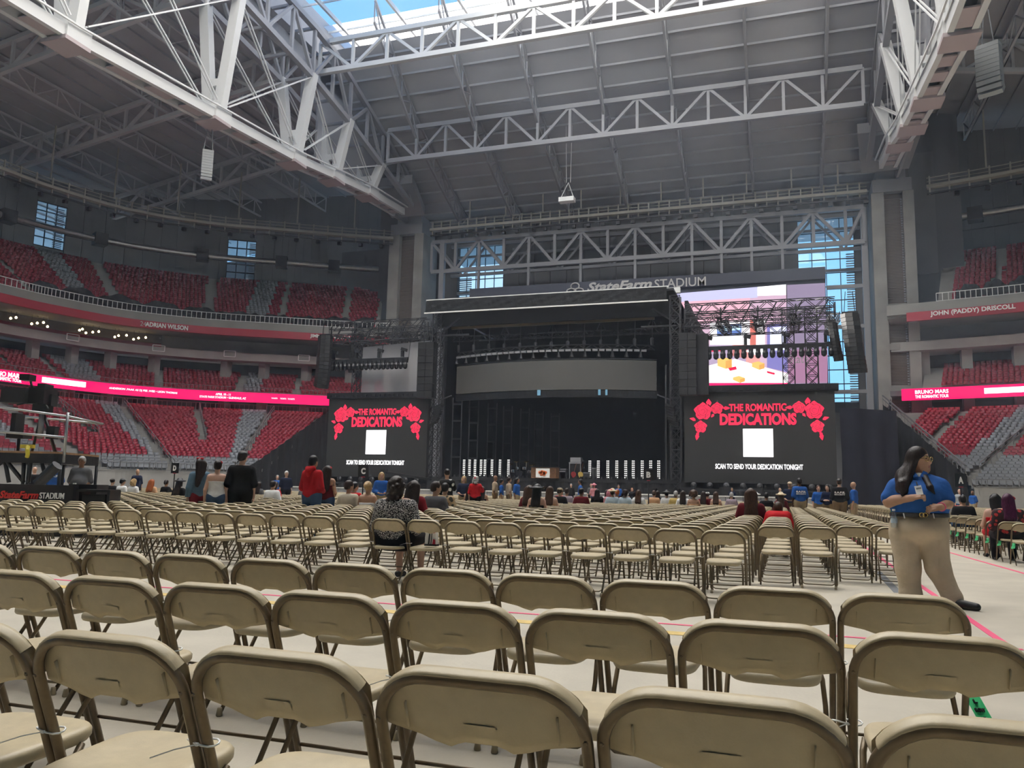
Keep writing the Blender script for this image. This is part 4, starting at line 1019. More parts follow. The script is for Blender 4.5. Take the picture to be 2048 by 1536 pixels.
sbox('speaker_cover', *(lambda a, c: (a.x, c.x))(atY(1392, 790, 67.3), atY(1416, 668, 67.3)), 67.2, 67.9, atY(1392, 790, 67.3).z, atY(1400, 668, 67.3).z, 'black_cloth', 'black cloth cover beside the speaker wall right of the opening', 'cover')
for px, lab, s in ((878, 'left', 1), (1340, 'right', -1)):
    a = atY(px, 812, 67.6); o = empty('fill_speaker', (a.x, 67.6, a.z-2), 'small curved fill speaker array hung low at the %s-hand stage tower' % lab, 'loudspeaker', 'fill speakers')
    for i in range(8):
        t = i/7; MB().box((a.x+s*(-.35*t*t), 67.6-.2*t, a.z-.22*i), (.75, .5, .2), R=Matrix.Rotation(.5*t, 3, 'X') @ Matrix.Rotation(-s*.35, 3, 'Y')).build('cabinet', 'black_satin', o)
    strut('hanger', (a.x, 67.6, a.z+.1), (a.x, 67.6, a.z+1.4), .06, .06, 'grey_truss', o); strut('arm', (a.x-s*.1, 67.6, a.z+.5), (a.x+s*1.1, 67.9, a.z+1.0), .1, .1, 'grey_truss', o)
# hanging speaker clusters of the hall itself
def cluster(c, label, toe, n=10, w=1.7, hh=.42, bend=.9, rope=4):
    c = Vector(c); o = empty('speaker_cluster', c, label, 'loudspeaker', 'hall speaker clusters'); off = Vector((0, 0, 0))
    for i in range(n):
        t = max(0, (i-n*.55)/(n*.45)); R = Matrix.Rotation(toe, 3, 'Z') @ Matrix.Rotation(bend*t*t, 3, 'X')
        MB().box(c+off, (w, .9, hh*.94), R=R).build('cabinet', 'cluster_grey', o); off += R @ Vector((0, 0, -hh))
    for s in (-1, 1): strut('cable', c+Vector((s*.4*math.cos(toe), s*.4*math.sin(toe), .2)), c+Vector((s*.15, 0, rope)), .06, .06, 'steel_paint', o)
mat('cluster_grey', (.28, .29, .29), .6)
cluster(atY(416, 305, 60), 'pale grey speaker cluster hanging from the left-hand great truss', .75, 11, 1.0, .26, .35, 3.4)
cluster(atX(1976, 95, 15.0), 'pale grey speaker cluster with a curled lower end hanging from the right-hand great truss', -.5, 11, 1.6, .34, 1.3, 3.0)
o = empty('hoist_block', atY(1134, 400, 92), 'white rigging hoist block hung on long cables below the roof', 'hoist'); c = Vector(o.location)
MB().box(c, (1.9, 1.0, .55)).build('block', 'white_paint', o)
for s in (-1, 1): strut('sling', c+Vector((s*.8, 0, .3)), c+Vector((.15, 0, 2.2)), .08, .08, 'steel_white', o); strut('cable', c+Vector((.15+s*.25, 0, 2.2)), c+Vector((.15+s*.4, 0, 46.9-c.z)), .05, .05, 'steel_white', o)

# ---- stage equipment
o = empty('retro_cabinet', (atY(1087, 957, 67.3).x, 67.3, ZD), 'brown wooden cabinet with a white front and orange print at the stage edge', 'cabinet')
a = atY(1062, 957, 67.3); c = atY(1112, 935, 67.3)
sbox('body', a.x, c.x, 67.3, 68.4, 2.3, c.z, 'wood_brown', parent=o); p0, p1 = atY(1071.5, 955, 67.25), atY(1099.5, 937, 67.25)
sbox('front_panel', p0.x, p1.x, 67.24, 67.3, p0.z, p1.z, 'white_paint', parent=o)
mat('orange_paint', (.75, .16, .04), .5)
for i in range(11):
    a_ = i*2.4; q_ = ((p0.x+p1.x)/2+(p1.x-p0.x)*.26*math.cos(a_)*(.4+.06*i), 67.22, (p0.z+p1.z)/2+(p1.z-p0.z)*.2*math.sin(a_)*(.5+.05*i))
    MB().lathe([(.13, 0), (.11, .02)], 9, q_, R=Matrix.Rotation(math.pi/2, 3, 'X')).build('orange_print', 'orange_paint', o)
for i in range(5):
    for s in (a.x+.12, c.x-.5): MB().box((s+.2, 67.28, a.z+.1+i*.16), (.4, .04, .05)).build('slat', 'wood_brown', o)
sbox('lid', a.x-.05, c.x+.05, 67.2, 68.5, c.z, c.z+.08, 'black_satin', parent=o)
d = atY(1040, 957, 70); o = empty('drum_kit', (d.x, 70, ZD), 'chrome drum kit standing left of the brown cabinet on the stage', 'drum kit')
def drum(x, y, z, r, h, m, R=None, nm='drum'): MB().lathe([(r*.97, 0), (r, .02), (r, h-.02), (r*.97, h)], 14, (x, y, z), R=R).build(nm, m, o, smooth=False)
drum(d.x, 70.2, ZD+.35, .3, .45, 'black_satin', Matrix.Rotation(math.pi/2, 3, 'X'), 'bass_drum')
for x, z in ((-.35, .75), (.35, .75), (-.75, .5), (.8, .45)): drum(d.x+x, 70.2, ZD+z, .2, .25, 'chrome')
for x, z in ((-1.0, 1.25), (-.4, 1.5), (.55, 1.5), (1.1, 1.2)):
    MB().lathe([(.02, .02), (.26, 0), (.26, -.01), (.02, .01)], 12, (d.x+x, 70.1, ZD+z), R=Matrix.Rotation(.3, 3, 'X')).build('cymbal', 'gold', o); strut('cymbal_stand', (d.x+x*.9, 70.3, ZD), (d.x+x, 70.1, ZD+z), .03, .03, 'chrome', o)
a = atY(1150, 957, 70); o = empty('amp_rack', (a.x, 70, ZD), 'grey amplifier rack with silver trim on the stage floor', 'amplifier')
sbox('case', a.x-.55, a.x+.55, 70, 70.8, ZD, ZD+1.45, 'black_satin', parent=o); sbox('head', a.x-.45, a.x+.5, 70, 70.7, ZD+1.5, ZD+1.9, 'steel_paint', parent=o); sbox('trim', a.x-.57, a.x+.57, 69.95, 70, ZD+1.35, ZD+1.47, 'steel_paint', parent=o)
for s in (-.5, .5): strut('edge', (a.x+s, 69.96, ZD), (a.x+s, 69.96, ZD+1.4), .06, .04, 'steel_paint', o)
for k, (px, col, nm) in enumerate(((1161, 'guitar_gold', 'golden'), (1147, 'guitar_red', 'red'))):
    mat(col, (.55, .38, .1) if k == 0 else (.3, .03, .03), .3); a = atY(px, 957, 69.3); o = empty('electric_guitar', (a.x, 69.3, ZD), '%s electric guitar leaning on a stand on the stage' % nm, 'guitar', 'guitars on the stage')
    R = Matrix.Rotation(.25, 3, 'Y'); P = [(.20*math.cos(t)*(1+.25*math.cos(2*t+.6)), 0, .27*math.sin(t)*(1-.12*math.sin(t))) for t in np.linspace(0, 2*math.pi, 18)[:-1]]
    MB().prism([Vector((a.x, 69.3, ZD+.4))+R @ Vector(p) for p in P], (0, .06, 0)).build('body', col, o); MB().bar(Vector((a.x, 69.28, ZD+.4))+R @ Vector((0, 0, .2)), Vector((a.x, 69.28, ZD+.4))+R @ Vector((0, 0, 1.0)), .06, .03).build('neck', 'wood_brown', o)
    MB().bar((a.x, 69.45, ZD), (a.x+.05, 69.4, ZD+.6), .03).build('stand', 'black_steel', o)
for px, w, h in ((1122, .7, .6), (1126, .5, .8), (1172, .5, .5), (1188, .35, .9)):
    a = atY(px, 957, 69.2); o = empty('stage_case', (a.x, 69.2, ZD), 'small grey equipment case beside the instruments on the stage', 'case', 'stage cases'); sbox('box', a.x-w/2, a.x+w/2, 69.2, 69.7, ZD, ZD+h, 'grey_truss', parent=o); sbox('lid', a.x-w/2-.02, a.x+w/2+.02, 69.18, 69.72, ZD+h, ZD+h+.06, 'steel_paint', parent=o)
# camera crane in front of the left screen
o = empty('camera_crane', atY(795, 985, 62), 'long black camera crane on a tripod in front of the left-hand screen', 'camera crane'); a = atY(768, 944, 62); c = atY(875, 961, 60); m_ = atY(800, 951, 61.7)
MB().bar(a, c, .16, .2).build('jib_arm', 'black_satin', o); MB().box(a, (.5, .5, .45)).build('camera_head', 'black_matte', o); MB().box(c, (.8, .5, .5)).build('counterweight', 'black_matte', o)
for s in (-.7, 0, .7): MB().bar(m_, (m_.x+s, m_.y+abs(s)*.4, 0), .09).build('tripod_leg', 'black_satin', o)

# crowd barrier in front of the stage: single panels with a white top rail
x = -40.0; Yb = 60.5; i = 0
mat('barrier_grey', (.38, .38, .40), .5, metal=.3)
bpan = MB().box((0, 0, .55), (1.18, .05, 1.0)).mesh('barrier_panel', 'barrier_grey'); btop = MB().box((0, -.04, 1.1), (1.2, .22, .08)).mesh('barrier_rail', 'white_edge'); bleg = MB().bar((0, 0, 1.05), (0, .8, 0), .05).box((0, .4, .02), (1.1, .9, .04)).mesh('barrier_foot', 'barrier_grey')
while x < 3.2:
    o = empty('crowd_barrier', (x, Yb, 0), 'grey metal crowd barrier with a pale top rail in front of the stage', 'barrier', 'crowd barriers before the stage')
    for nm, me in (('panel', bpan), ('top_rail', btop), ('foot', bleg)): q = link(nm, me); q.parent = o
    x += 1.22
# black floor monitors behind the barrier
for px, h in ((1347, .8), (1374, 1.1), (1427, .7), (1451, 1.15), (1515, 1.1), (1300, .8), (1260, .6), (1218, .7)):
    a = atY(px, 985, 63.5); o = empty('floor_speaker', (a.x, 63.5, 0), 'black speaker box standing behind the crowd barrier', 'loudspeaker', 'speakers behind the barrier')
    sbox('cabinet', a.x-.45, a.x+.45, 63.5, 64.2, 0, 1.1+h*.6, 'black_satin', parent=o); sbox('grille', a.x-.4, a.x+.4, 63.44, 63.5, .3, 1.0+h*.6, 'black_matte', parent=o)

# ================================================================== sign board and video board on the end wall
o = empty('video_board', (-17, 100, 14.5), 'huge video board below the stadium sign showing a bright room scene', 'screen')
sbox('housing', -40, 5.2, 100.1, 101.5, 13.75, 28.28, 'board_navy' if 'board_navy' in MATS else mat('board_navy', (.045, .05, .075), .6), parent=o)
Yv = 100.05
def vq(name, pts, col, s=1.0, d=0):
    me = mk(name, [(*(lambda p: (p.x, Yv-.01*d, p.z))(atY(px, py, Yv)),) for px, py in pts], [tuple(range(len(pts)))], emat('vb_%d' % len(MATS), col, s)); return link(name, me, o)
vq('picture_wall', [(1300, 600), (1572, 569), (1576, 768), (1300, 770)], (.62, .42, .55), 1.0, 1)
vq('picture_ceiling', [(1340, 588), (1515, 574), (1515, 595), (1420, 605), (1340, 620)], (.55, .55, .85), 1.0, 2)
vq('picture_light', [(1515, 574), (1572, 569), (1572, 590), (1515, 592)], (1, 1, 1), 1.5, 2)
vq('picture_wall_red', [(1360, 604), (1500, 596), (1500, 640), (1360, 650)], (.80, .45, .55), 1.0, 3)
vq('picture_wall_white', [(1420, 645), (1530, 640), (1530, 690), (1420, 700)], (1, .96, 1), 1.3, 4)
vq('picture_window', [(1434, 652), (1483, 648), (1483, 669), (1434, 672)], (.12, .2, .5), 1.0, 5)
vq('picture_window_sky', [(1436, 654), (1481, 650), (1481, 660), (1436, 663)], (.5, .75, 1), 1.2, 6)
vq('picture_pillar', [(1500, 640), (1512, 640), (1512, 690), (1500, 692)], (.65, .18, .15), 1.0, 6)
vq('picture_shelf', [(1534, 650), (1574, 648), (1575, 745), (1534, 735)], (.22, .2, .5), 1.0, 5)
vq('picture_shelf_light', [(1540, 655), (1573, 653), (1573, 700), (1540, 702)], (.7, .75, 1), 1.1, 6)
vq('picture_bench', [(1415, 690), (1500, 690), (1500, 735), (1415, 735)], (.45, .35, .5), 1.0, 5)
vq('picture_chairs', [(1420, 696), (1450, 694), (1450, 702), (1420, 704)], (.8, .05, .12), 1.0, 6)
vq('picture_slats', [(1465, 690), (1495, 690), (1495, 718), (1465, 712)], (.55, .2, .2), 1.0, 6)
vq('picture_counter_side', [(1492, 700), (1520, 705), (1520, 735), (1492, 728)], (.75, .35, .33), 1.0, 6)
vq('picture_counter_top', [(1490, 702), (1530, 694), (1535, 705), (1515, 712)], (1, 1, 1), 1.4, 7)
vq('picture_table', [(1415, 732), (1470, 718), (1576, 748), (1576, 766), (1415, 766)], (1, .97, .93), 1.5, 7)
for (x0, y0, x1, y1) in ((1435, 715, 1464, 738), (1504, 723, 1529, 740), (1466, 752, 1490, 766)):
    vq('picture_box', [(x0, y0+3), ((x0+x1)/2, y0), (x1, y0+4), (x1, y1-3), ((x0+x1)/2+2, y1), (x0, y1-6)], (.85, .55, .16), 1.0, 8); vq('picture_box_side', [((x0+x1)/2+2, y0+7), (x1, y0+4), (x1, y1-3), ((x0+x1)/2+2, y1)], (.75, .38, .1), 1.0, 9)
vq('picture_red_item', [(1456, 736), (1472, 733), (1474, 739), (1460, 742)], (.75, .02, .08), 1.0, 9); vq('picture_red_item', [(1534, 742), (1550, 746), (1549, 750), (1534, 746)], (.75, .02, .08), 1.0, 9)
vq('picture_floor_band', [(1415, 766), (1576, 766), (1576, 776), (1415, 776)], (.9, .02, .16), 1.0, 9)
vq('side_panel', [(1574, 570), (1650, 566), (1655, 776), (1577, 776)], (.30, .24, .36), .9, 1)
vq('side_panel_low', [(1577, 700), (1655, 697), (1655, 765), (1577, 767)], (.40, .20, .33), .9, 2)
put_text('lettering', 'State', (*(lambda p: (p.x, Yv-.05, p.z))(atY(1597, 718, Yv)),), (1, 0, 0), (0, 0, 1), 2.2, 1.0, 'letter_grey', o)
sg = empty('stadium_sign', (-20, 100, 27.3), 'long dark sign board with pale raised stadium lettering above the video board', 'sign')
sbox('board', -40, 5.2, 99.6, 100.1, 27.4, 28.85, 'board_navy', parent=sg)
a, c = atY(1174, 575, 99.5), atY(1304, 567, 99.5)
put_text('lettering', 'StateFarm', ((a.x+c.x)/2, 99.5, 28.05), (1, 0, 0), (0, 0, 1), c.x-a.x, 1.25, 'letter_grey', sg, shear=.28, bold=.035)
a, c = atY(1309, 573, 99.5), atY(1412, 566, 99.5); put_text('lettering', 'STADIUM', ((a.x+c.x)/2, 99.5, 27.95), (1, 0, 0), (0, 0, 1), c.x-a.x, 1.15, 'letter_grey', sg, bold=.01)
p = atY(1150, 578, 99.5)
for dx, dz, rx, rz in ((0, .35, .55, .42), (-.5, -.25, .6, .3), (.5, -.25, .6, .3)):
    P = [(p.x+dx+rx*math.cos(t), 99.5, 27.95+dz+rz*math.sin(t)) for t in np.linspace(0, 2*math.pi, 25)]; MB().tube(P[:-1], .09, 6, closed=True).build('oval', 'letter_grey', sg)

# heights of the far building and stage trued up against the horizon line
_keep = ('floor', 'crowd_barrier', 'floor_speaker', 'camera_crane', 'camera', 'sun', 'wall_back', 'stage_platform', 'line_array', 'speaker_wall', 'speaker_cover', 'fill_speaker', 'speaker_cluster', 'hoist_block', 'retro_cabinet', 'drum_kit', 'blinder_column', 'amp_rack', 'electric_guitar', 'stage_case', 'video_board')
bpy.context.view_layer.update()
for o in list(COL.objects):
    if o.parent is not None or o.name.split('.')[0] in _keep: continue
    cs = [o]+list(o.children); ys = [(q.matrix_world @ Vector(b)).y for q in cs if q.type == 'MESH' for b in q.bound_box]
    Ym = sum(ys)/len(ys) if ys else o.location.y
    if 'ceiling' in o.name or 'fabric' in o.name or 'ribs' in o.name: Ym = 85
    if o.name.startswith(('terrace', 'wall_left', 'wall_right', 'trim', 'led_ribbon', 'name_fascia', 'guard', 'stair', 'tarp', 'stadium', 'grandstand', 'catwalk', 'air_duct', 'pillar', 'sign_frame', 'pendant', 'great', 'roof_girder')): Ym = max(Ym, 85)
    o.location.z -= .0056*Ym

# ================================================================== folding chairs
LEAN = .40; CW = .472
dn = Vector((0, -LEAN, 1)).normalized(); nb = Vector((0, -dn.z, dn.y))        # along the back frame, and its rear normal
FOOT_Y = .115; LTOP = .757/dn.z
def bp(u, l, o=0.0): return Vector((u, FOOT_Y, 0))+dn*l+nb*o
def arc_pts(w, l0, l1, rad, n=7, o=0.0, lb=0.0):
    P = [bp(-w, lb, o), bp(-w, l0, o)]
    for i in range(n+1):
        a = math.pi-math.pi/2*i/n; P.append(bp(-w+rad+rad*math.cos(a), l1-rad+rad*math.sin(a), o))
    for i in range(n+1):
        a = math.pi/2-math.pi/2*i/n; P.append(bp(w-rad+rad*math.cos(a), l1-rad+rad*math.sin(a), o))
    return P+[bp(w, l0, o), bp(w, lb, o)]
def chair_parts():
    out = {}
    fr = MB(); fr.tube(arc_pts(CW/2-.012, .5, LTOP-.014, .115, 8, o=.007, lb=.03), .0130, 8)
    out['front_frame'] = fr.mesh('front_frame', 'bronze_tube', True)
    # backrest shell: rim plus dished panel with a notched lower edge
    b = MB(); w = CW/2; R_ = .125; l1 = LTOP+.004
    def lt(u):
        d = abs(u)-(w-R_)
        return l1 if d <= 0 else l1-R_+math.sqrt(max(0, R_*R_-d*d))
    def lbm(u):
        a = abs(u)
        return float(np.interp(a, [0, .045, .062, .10, .14, w], [.660, .660, .643, .650, .662, .672]))
    nu, nl = 26, 8; us = [(-1+2*i/nu)*(w-.014) for i in range(nu+1)]
    def dish(u, t): return .030*(1-(u/w)**2)*math.sin(math.pi*min(1, .42+t*.52))-.030
    for side, th in ((1, .010), (-1, 0)):
        v = []; f = []
        for u in us:
            a, c = lbm(u), lt(u)-.008
            for j in range(nl+1): t = j/nl; v.append(bp(u, a+(c-a)*t, dish(u, t)*.8+th*side*(1 if side > 0 else 1)-(.0 if side > 0 else 0)))
        for i in range(nu):
            for j in range(nl):
                a = i*(nl+1)+j; q = (a, a+nl+1, a+nl+2, a+1); f.append(q if side < 0 else q[::-1])
        b.add(v, f)
    n1 = (nu+1)*(nl+1)
    for i in range(nu): a = i*(nl+1); c = a+nl+1; b.f.append((a, c, c+n1, a+n1)); b.mi.append(0)
    # rim strip wrapped over the tube
    prof = [(-.024, -.006), (-.022, .006), (-.010, .0095), (.006, .0100), (.013, .008), (.0145, .004), (.013, .000)]
    path = []
    Wc, rr = w-.012, .113
    for i in range(3, 10): a = math.pi-math.pi/2*i/9; path.append((-Wc+rr+rr*math.cos(a), l1-.012-rr+rr*math.sin(a), math.cos(a), math.sin(a)))
    for i in range(7): a = math.pi/2-math.pi/2*i/9; path.append((Wc-rr+rr*math.cos(a), l1-.012-rr+rr*math.sin(a), math.cos(a), math.sin(a)))
    v = []; f = []; k = len(prof)
    for u, l, nx_, nl_ in path:
        for o, e in prof: v.append(bp(u+nx_*e, l+nl_*e, o))
    for i in range(len(path)-1):
        for j in range(k-1): f.append((i*k+j, (i+1)*k+j, (i+1)*k+j+1, i*k+j+1))
    b.add(v, f)
    for s in (-1, 1):
        u = s*.165; b.box(bp(u, .705, -.008), (.003, .026, .060), R=Matrix.Rotation(math.atan(LEAN), 3, 'X'))
    b.add([bp(-.035, .682, .0125), bp(.035, .682, .0125), bp(.035, .706, .0125), bp(-.035, .706, .0125)], [(3, 2, 1, 0)])
    out['backrest'] = b.mesh('backrest', 'tan_plastic', True)
    # seat
    s = MB(); n = 32; y0, y1 = -.245, .165; rings = []
    def outline(sc, z, inset=0.0):
        P = []
        for i in range(n):
            a = 2*math.pi*i/n; ca, sa = math.cos(a), math.sin(a); e = 2/4.2
            px = math.copysign(abs(ca)**e, ca); py = math.copysign(abs(sa)**e, sa)
            y = (y0+y1)/2+py*((y1-y0)/2-inset); wd = .192-.018*(1-(y-y0)/(y1-y0)); P.append((px*(wd-inset), y, z-.012*(1-(y-y0)/(y1-y0))))
        return P
    for ins, z in ((.03, .405), (.006, .408), (0, .418), (0, .434), (.006, .443), (.02, .446), (.06, .441), (.12, .438)): rings.append(outline(1, z, ins))
    v = [p for g in rings for p in g]; f = []
    for i in range(len(rings)-1):
        for j in range(n): f.append((i*n+j, i*n+(j+1) % n, (i+1)*n+(j+1) % n, (i+1)*n+j))
    f += [tuple(range(n-1, -1, -1)), tuple((len(rings)-1)*n+j for j in range(n))]; s.add(v, f); out['seat'] = s.mesh('seat', 'tan_plastic', True)
    # rear legs and bars
    for q, nm in ((-1, 'la'), (1, 'lb')):
        r = MB(); r.tube([(q*.180, .08, .405), (q*.190, .05, .375), (q*.196, -.01, .285), (q*.196, -.215, .02)], .0105, 8)
        out[nm] = r.mesh('rear_leg', 'bronze_tube', True)
    r = MB(); P = [(-.194, -.12, .103), (-.185, -.165, .065), (-.16, -.175, .052), (-.12, -.175, .05), (.12, -.175, .05), (.16, -.175, .052), (.185, -.165, .065), (.194, -.12, .103)]
    r.tube(P, .008, 6); out['rear_bar'] = r.mesh('rear_bar', 'foot_bar', True)
    r = MB(); r.tube([(-.212, FOOT_Y-LEAN*.17, .17), (.212, FOOT_Y-LEAN*.17, .17)], .0075, 6); out['front_bar'] = r.mesh('front_bar', 'bronze_tube', True)
    fc = MB(); fc.lathe([(.014, 0), (.017, .004), (.013, .03), (.011, .04)], 8); out['foot_cap'] = fc.mesh('foot_cap', 'foot_cap', True)
    rv = MB(); rv.lathe([(.006, 0), (.004, .003)], 6); out['rivet'] = rv.mesh('rivet', 'bronze_tube')
    return out
mat('foot_bar', (.26, .21, .13), .4, metal=.3)
CP = chair_parts()
CAPS = [(-.215, FOOT_Y, 0), (.215, FOOT_Y, 0), (-.196, -.225, 0), (.196, -.225, 0)]
def chair(x, y, rz, label, group, level):
    o = empty('folding_chair', (x, y, 0), label, 'chair', group, rz=rz)
    names = ['front_frame', 'backrest', 'seat', 'la', 'lb']+(['rear_bar', 'front_bar'] if level < 2 else [])
    for nm in names:
        c = bpy.data.objects.new({'la': 'rear_leg', 'lb': 'rear_leg'}.get(nm, nm), CP[nm]); COL.objects.link(c); c.parent = o
    if level < 1:
        for p in CAPS: c = bpy.data.objects.new('foot_cap', CP['foot_cap']); COL.objects.link(c); c.parent = o; c.location = p
        for s in (-1, 1):
            c = bpy.data.objects.new('rivet', CP['rivet']); COL.objects.link(c); c.parent = o; c.location = bp(s*(CW/2-.012), .70, .019); c.rotation_euler = (math.pi/2+.38, 0, 0)
    return o
CH = []   # x, y, rz, block, row
S1 = .48
def jit(a): return random.uniform(-a, a)
for r, (x0, y0, k0, k1) in enumerate(((-1.80, 1.568, -3, 6), (-2.722, 2.508, -4, 7), (-4.134, 3.488, -4, 10))):
    for k in range(k0, k1): 
        if r == 0 and x0+S1*(k+.5) > .45: continue
        CH.append((x0+S1*(k+.5), y0+.2+jit(.012), jit(.02), 'near', r))
# the middle block: measured spacing of its rear row
def rowx(px): return [atY(p, 1070, 8.9).x for p in px]
edge = [36.6, 94.5, 156, 216, 280, 344, 409, 479, 549, 621, 695.5, 771, 852, 935, 1023.5, 1113, 1206, 1302, 1402, 1503.5]
S2 = .496
XR0 = -.38
for r in range(53):
    y = 8.95+.2+.95*r
    # main part, left of the step in the block
    n = 0; x = XR0-S2/2
    while True:
        if x < -47 or x < -1.3*y-1.5: break
        ok = True
        if -14.6 < x < -13.5 and y > 20: ok = False                        # aisles
        if -27.6 < x < -26.4: ok = False
        if y > 56 and x < -6: ok = False
        if ok: CH.append((x+jit(.01)+(.12 if r % 2 else 0)*0, y+jit(.015)+.02*math.sin(x*.7+r), jit(.025), 'mid', r))
        x -= S2
    if r >= 2:
        for k in range(4):
            if r < (2 if k < 2 else 3): continue
            CH.append((XR0+.02+.5*(k+.5), 8.95+.2+.95*r+.15+jit(.012), jit(.02), 'step', r))
for r in range(42):
    y = 16.6+.2+.97*r
    for k in range(26):
        x = 4.05+.5*k
        if x > .26*y+2.0 or y > 56: continue
        CH.append((x+jit(.01), y+jit(.015), jit(.03), 'right', r))
OCC = set()
chp = proj(np.array([(c[0], c[1], .6) for c in CH]))
def platform_zone(p):   # the camera platform and its barrier stand here
    return (p[0] < 236 and 15.7 < p[2] < 19.5) or (p[0] < 165 and 15.7 < p[2] < 30)
CHV = [i for i in range(len(CH)) if -90 < chp[i][0] < 2140 and not platform_zone(chp[i])]
CHV.sort(key=lambda i: chp[i][2])
ordn = ['', 'one row', 'two rows', 'three rows', 'four rows', 'five rows', 'six rows', 'seven rows', 'eight rows', 'nine rows', 'ten rows', 'eleven rows', 'twelve rows']
def chlabel(bk, r):
    if bk == 'near': return ('tan folding chair in the %s row behind the pink-taped cross aisle' % ('third', 'second', 'first')[r], 'chairs of the %s row behind the cross aisle' % ('third', 'second', 'first')[r])
    if bk == 'mid':
        if r == 0: return ('tan folding chair in the row of the woman in the speckled blouse', 'chairs in the speckled-blouse row')
        return ('tan folding chair %s in front of the woman in the speckled blouse' % (ordn[r] if r < 13 else 'many rows'), 'chairs %s before the speckled-blouse row' % (ordn[r] if r < 13 else 'many rows'))
    if bk == 'step': return ('tan folding chair in the four-chair end columns beside the pink tape, row %s' % ('zero one two three four five six seven eight nine ten eleven twelve'.split()+['beyond']*60)[r-1], 'chairs of the end columns, row %d' % (r-1))
    return ('tan folding chair in the block across the aisle from the standing guard, row %s' % (('one two three four five six seven eight nine ten eleven twelve'.split()+['beyond']*60)[r]), 'chairs across the aisle, row %d' % (r+1))
IND = CHV[:300]
for n, i in enumerate(IND):
    x, y, rz, bk, r = CH[i]; l, g = chlabel(bk, r); chair(x, y, rz, l, g, 0 if n < 45 else 1 if n < 150 else 2)
# the rest as one joined mesh of simple chairs
def lod():
    b = MB(); w = CW/2-.012
    P = [bp(-w, 0), bp(-w, LTOP-.09), bp(-w+.08, LTOP-.012), bp(w-.08, LTOP-.012), bp(w, LTOP-.09), bp(w, 0)]
    for a, c in zip(P[:-1], P[1:]): b.bar(a, c, .026, .026, 1)
    O = [(-w, .655), (w, .655), (w, LTOP-.09), (w-.035, LTOP-.03), (w-.09, LTOP), (-w+.09, LTOP), (-w+.035, LTOP-.03), (-w, LTOP-.09)]
    for o, d in ((.012, 1),):
        b.add([bp(u, l, .016) for u, l in O]+[bp(u, l, -.018) for u, l in O], [tuple(range(7, -1, -1))] , 0)
        n0 = len(b.v)-16
        b.f.append(tuple(n0+8+i for i in range(8))); b.mi.append(0)
        for i in range(8): b.f.append((n0+i, n0+(i+1) % 8, n0+8+(i+1) % 8, n0+8+i)); b.mi.append(0)
    b.box((0, -.04, .425), (.38, .40, .035), 0)
    for q in (-1, 1): b.bar((q*.190, .08, .4), (q*.196, -.225, 0), .021, .021, 1)
    b.bar((-.19, -.175, .05), (.19, -.175, .05), .016, .016, 1); b.bar((-.21, .05, .17), (.21, .05, .17), .015, .015, 1)
    return b
lb_ = lod()
def tri(b):
    F = []; M = []
    for f, m in zip(b.f, b.mi):
        for i in range(1, len(f)-1): F.append((f[0], f[i], f[i+1])); M.append(m)
    c = MB(); c.v = b.v; c.f = F; c.mi = M; return c
lt_ = tri(lb_)
BACK = [(x, y, 0, 0) for y in np.arange(-24.7, .7, .95) for x in np.arange(-13.9, .5, .48) if not (y > .2 and abs(x) < .5)]   # unseen rows behind the photographer, added to cut floor bounce
T = np.array([(CH[i][0], CH[i][1], 0, CH[i][2]) for i in CHV[300:]]+BACK)
vs, fs = place(lt_, T)
o = link('folding_chair_rows', np_mesh('folding_chair_rows', vs, fs, ['tan_plastic', 'bronze_tube'], np.tile(lt_.mi, len(T))))
tag(o, 'hundreds of tan folding chairs set out in rows before the stage', 'chairs', kind='stuff')

# ================================================================== people: signed-distance bodies meshed with surface nets
def smin(a, b, k):
    h = np.clip(.5+.5*(b-a)/k, 0, 1); return b*(1-h)+a*h-k*h*(1-h)
class Field:
    def __init__(s, g=0.0): s.p = []; s.g = g
    def cap(s, a, b, ra, rb=None, k=.03, fy=1.0): s.p.append(('c', np.array(a, float), np.array(b, float), ra, ra if rb is None else rb, k, fy)); return s
    def ell(s, c, r, k=.03, R=None): s.p.append(('e', np.array(c, float), np.array(r, float), None if R is None else np.array(R), 0, k, 1)); return s
    def bounds(s):
        lo = np.full(3, 1e9); hi = -lo
        for q in s.p:
            if q[0] == 'c':
                r = max(q[3], q[4])*max(1, q[6]); 
                for e in (q[1], q[2]): lo = np.minimum(lo, e-r); hi = np.maximum(hi, e+r)
            else:
                r = max(q[2]) if q[3] is not None else q[2]; lo = np.minimum(lo, q[1]-r); hi = np.maximum(hi, q[1]+r)
        return lo, hi
    def ev(s, P, grow=0.0):
        D = None
        for q in s.p:
            if q[0] == 'c':
                A = P-q[1]; ba = q[2]-q[1]; 
                if q[6] != 1: sc = np.array([1, 1/q[6], 1]); A = A*sc; ba = ba*sc
                t = np.clip((A @ ba)/max(ba @ ba, 1e-9), 0, 1); d = np.linalg.norm(A-t[..., None]*ba, axis=-1)-(q[3]+(q[4]-q[3])*t)
            else:
                A = P-q[1]
                if q[3] is not None: A = A @ q[3]
                k0 = np.linalg.norm(A/q[2], axis=-1); k1 = np.linalg.norm(A/(q[2]**2), axis=-1)+1e-9; d = k0*(k0-1)/k1
            D = d if D is None else smin(D, d, q[5])
        return D-grow-s.g
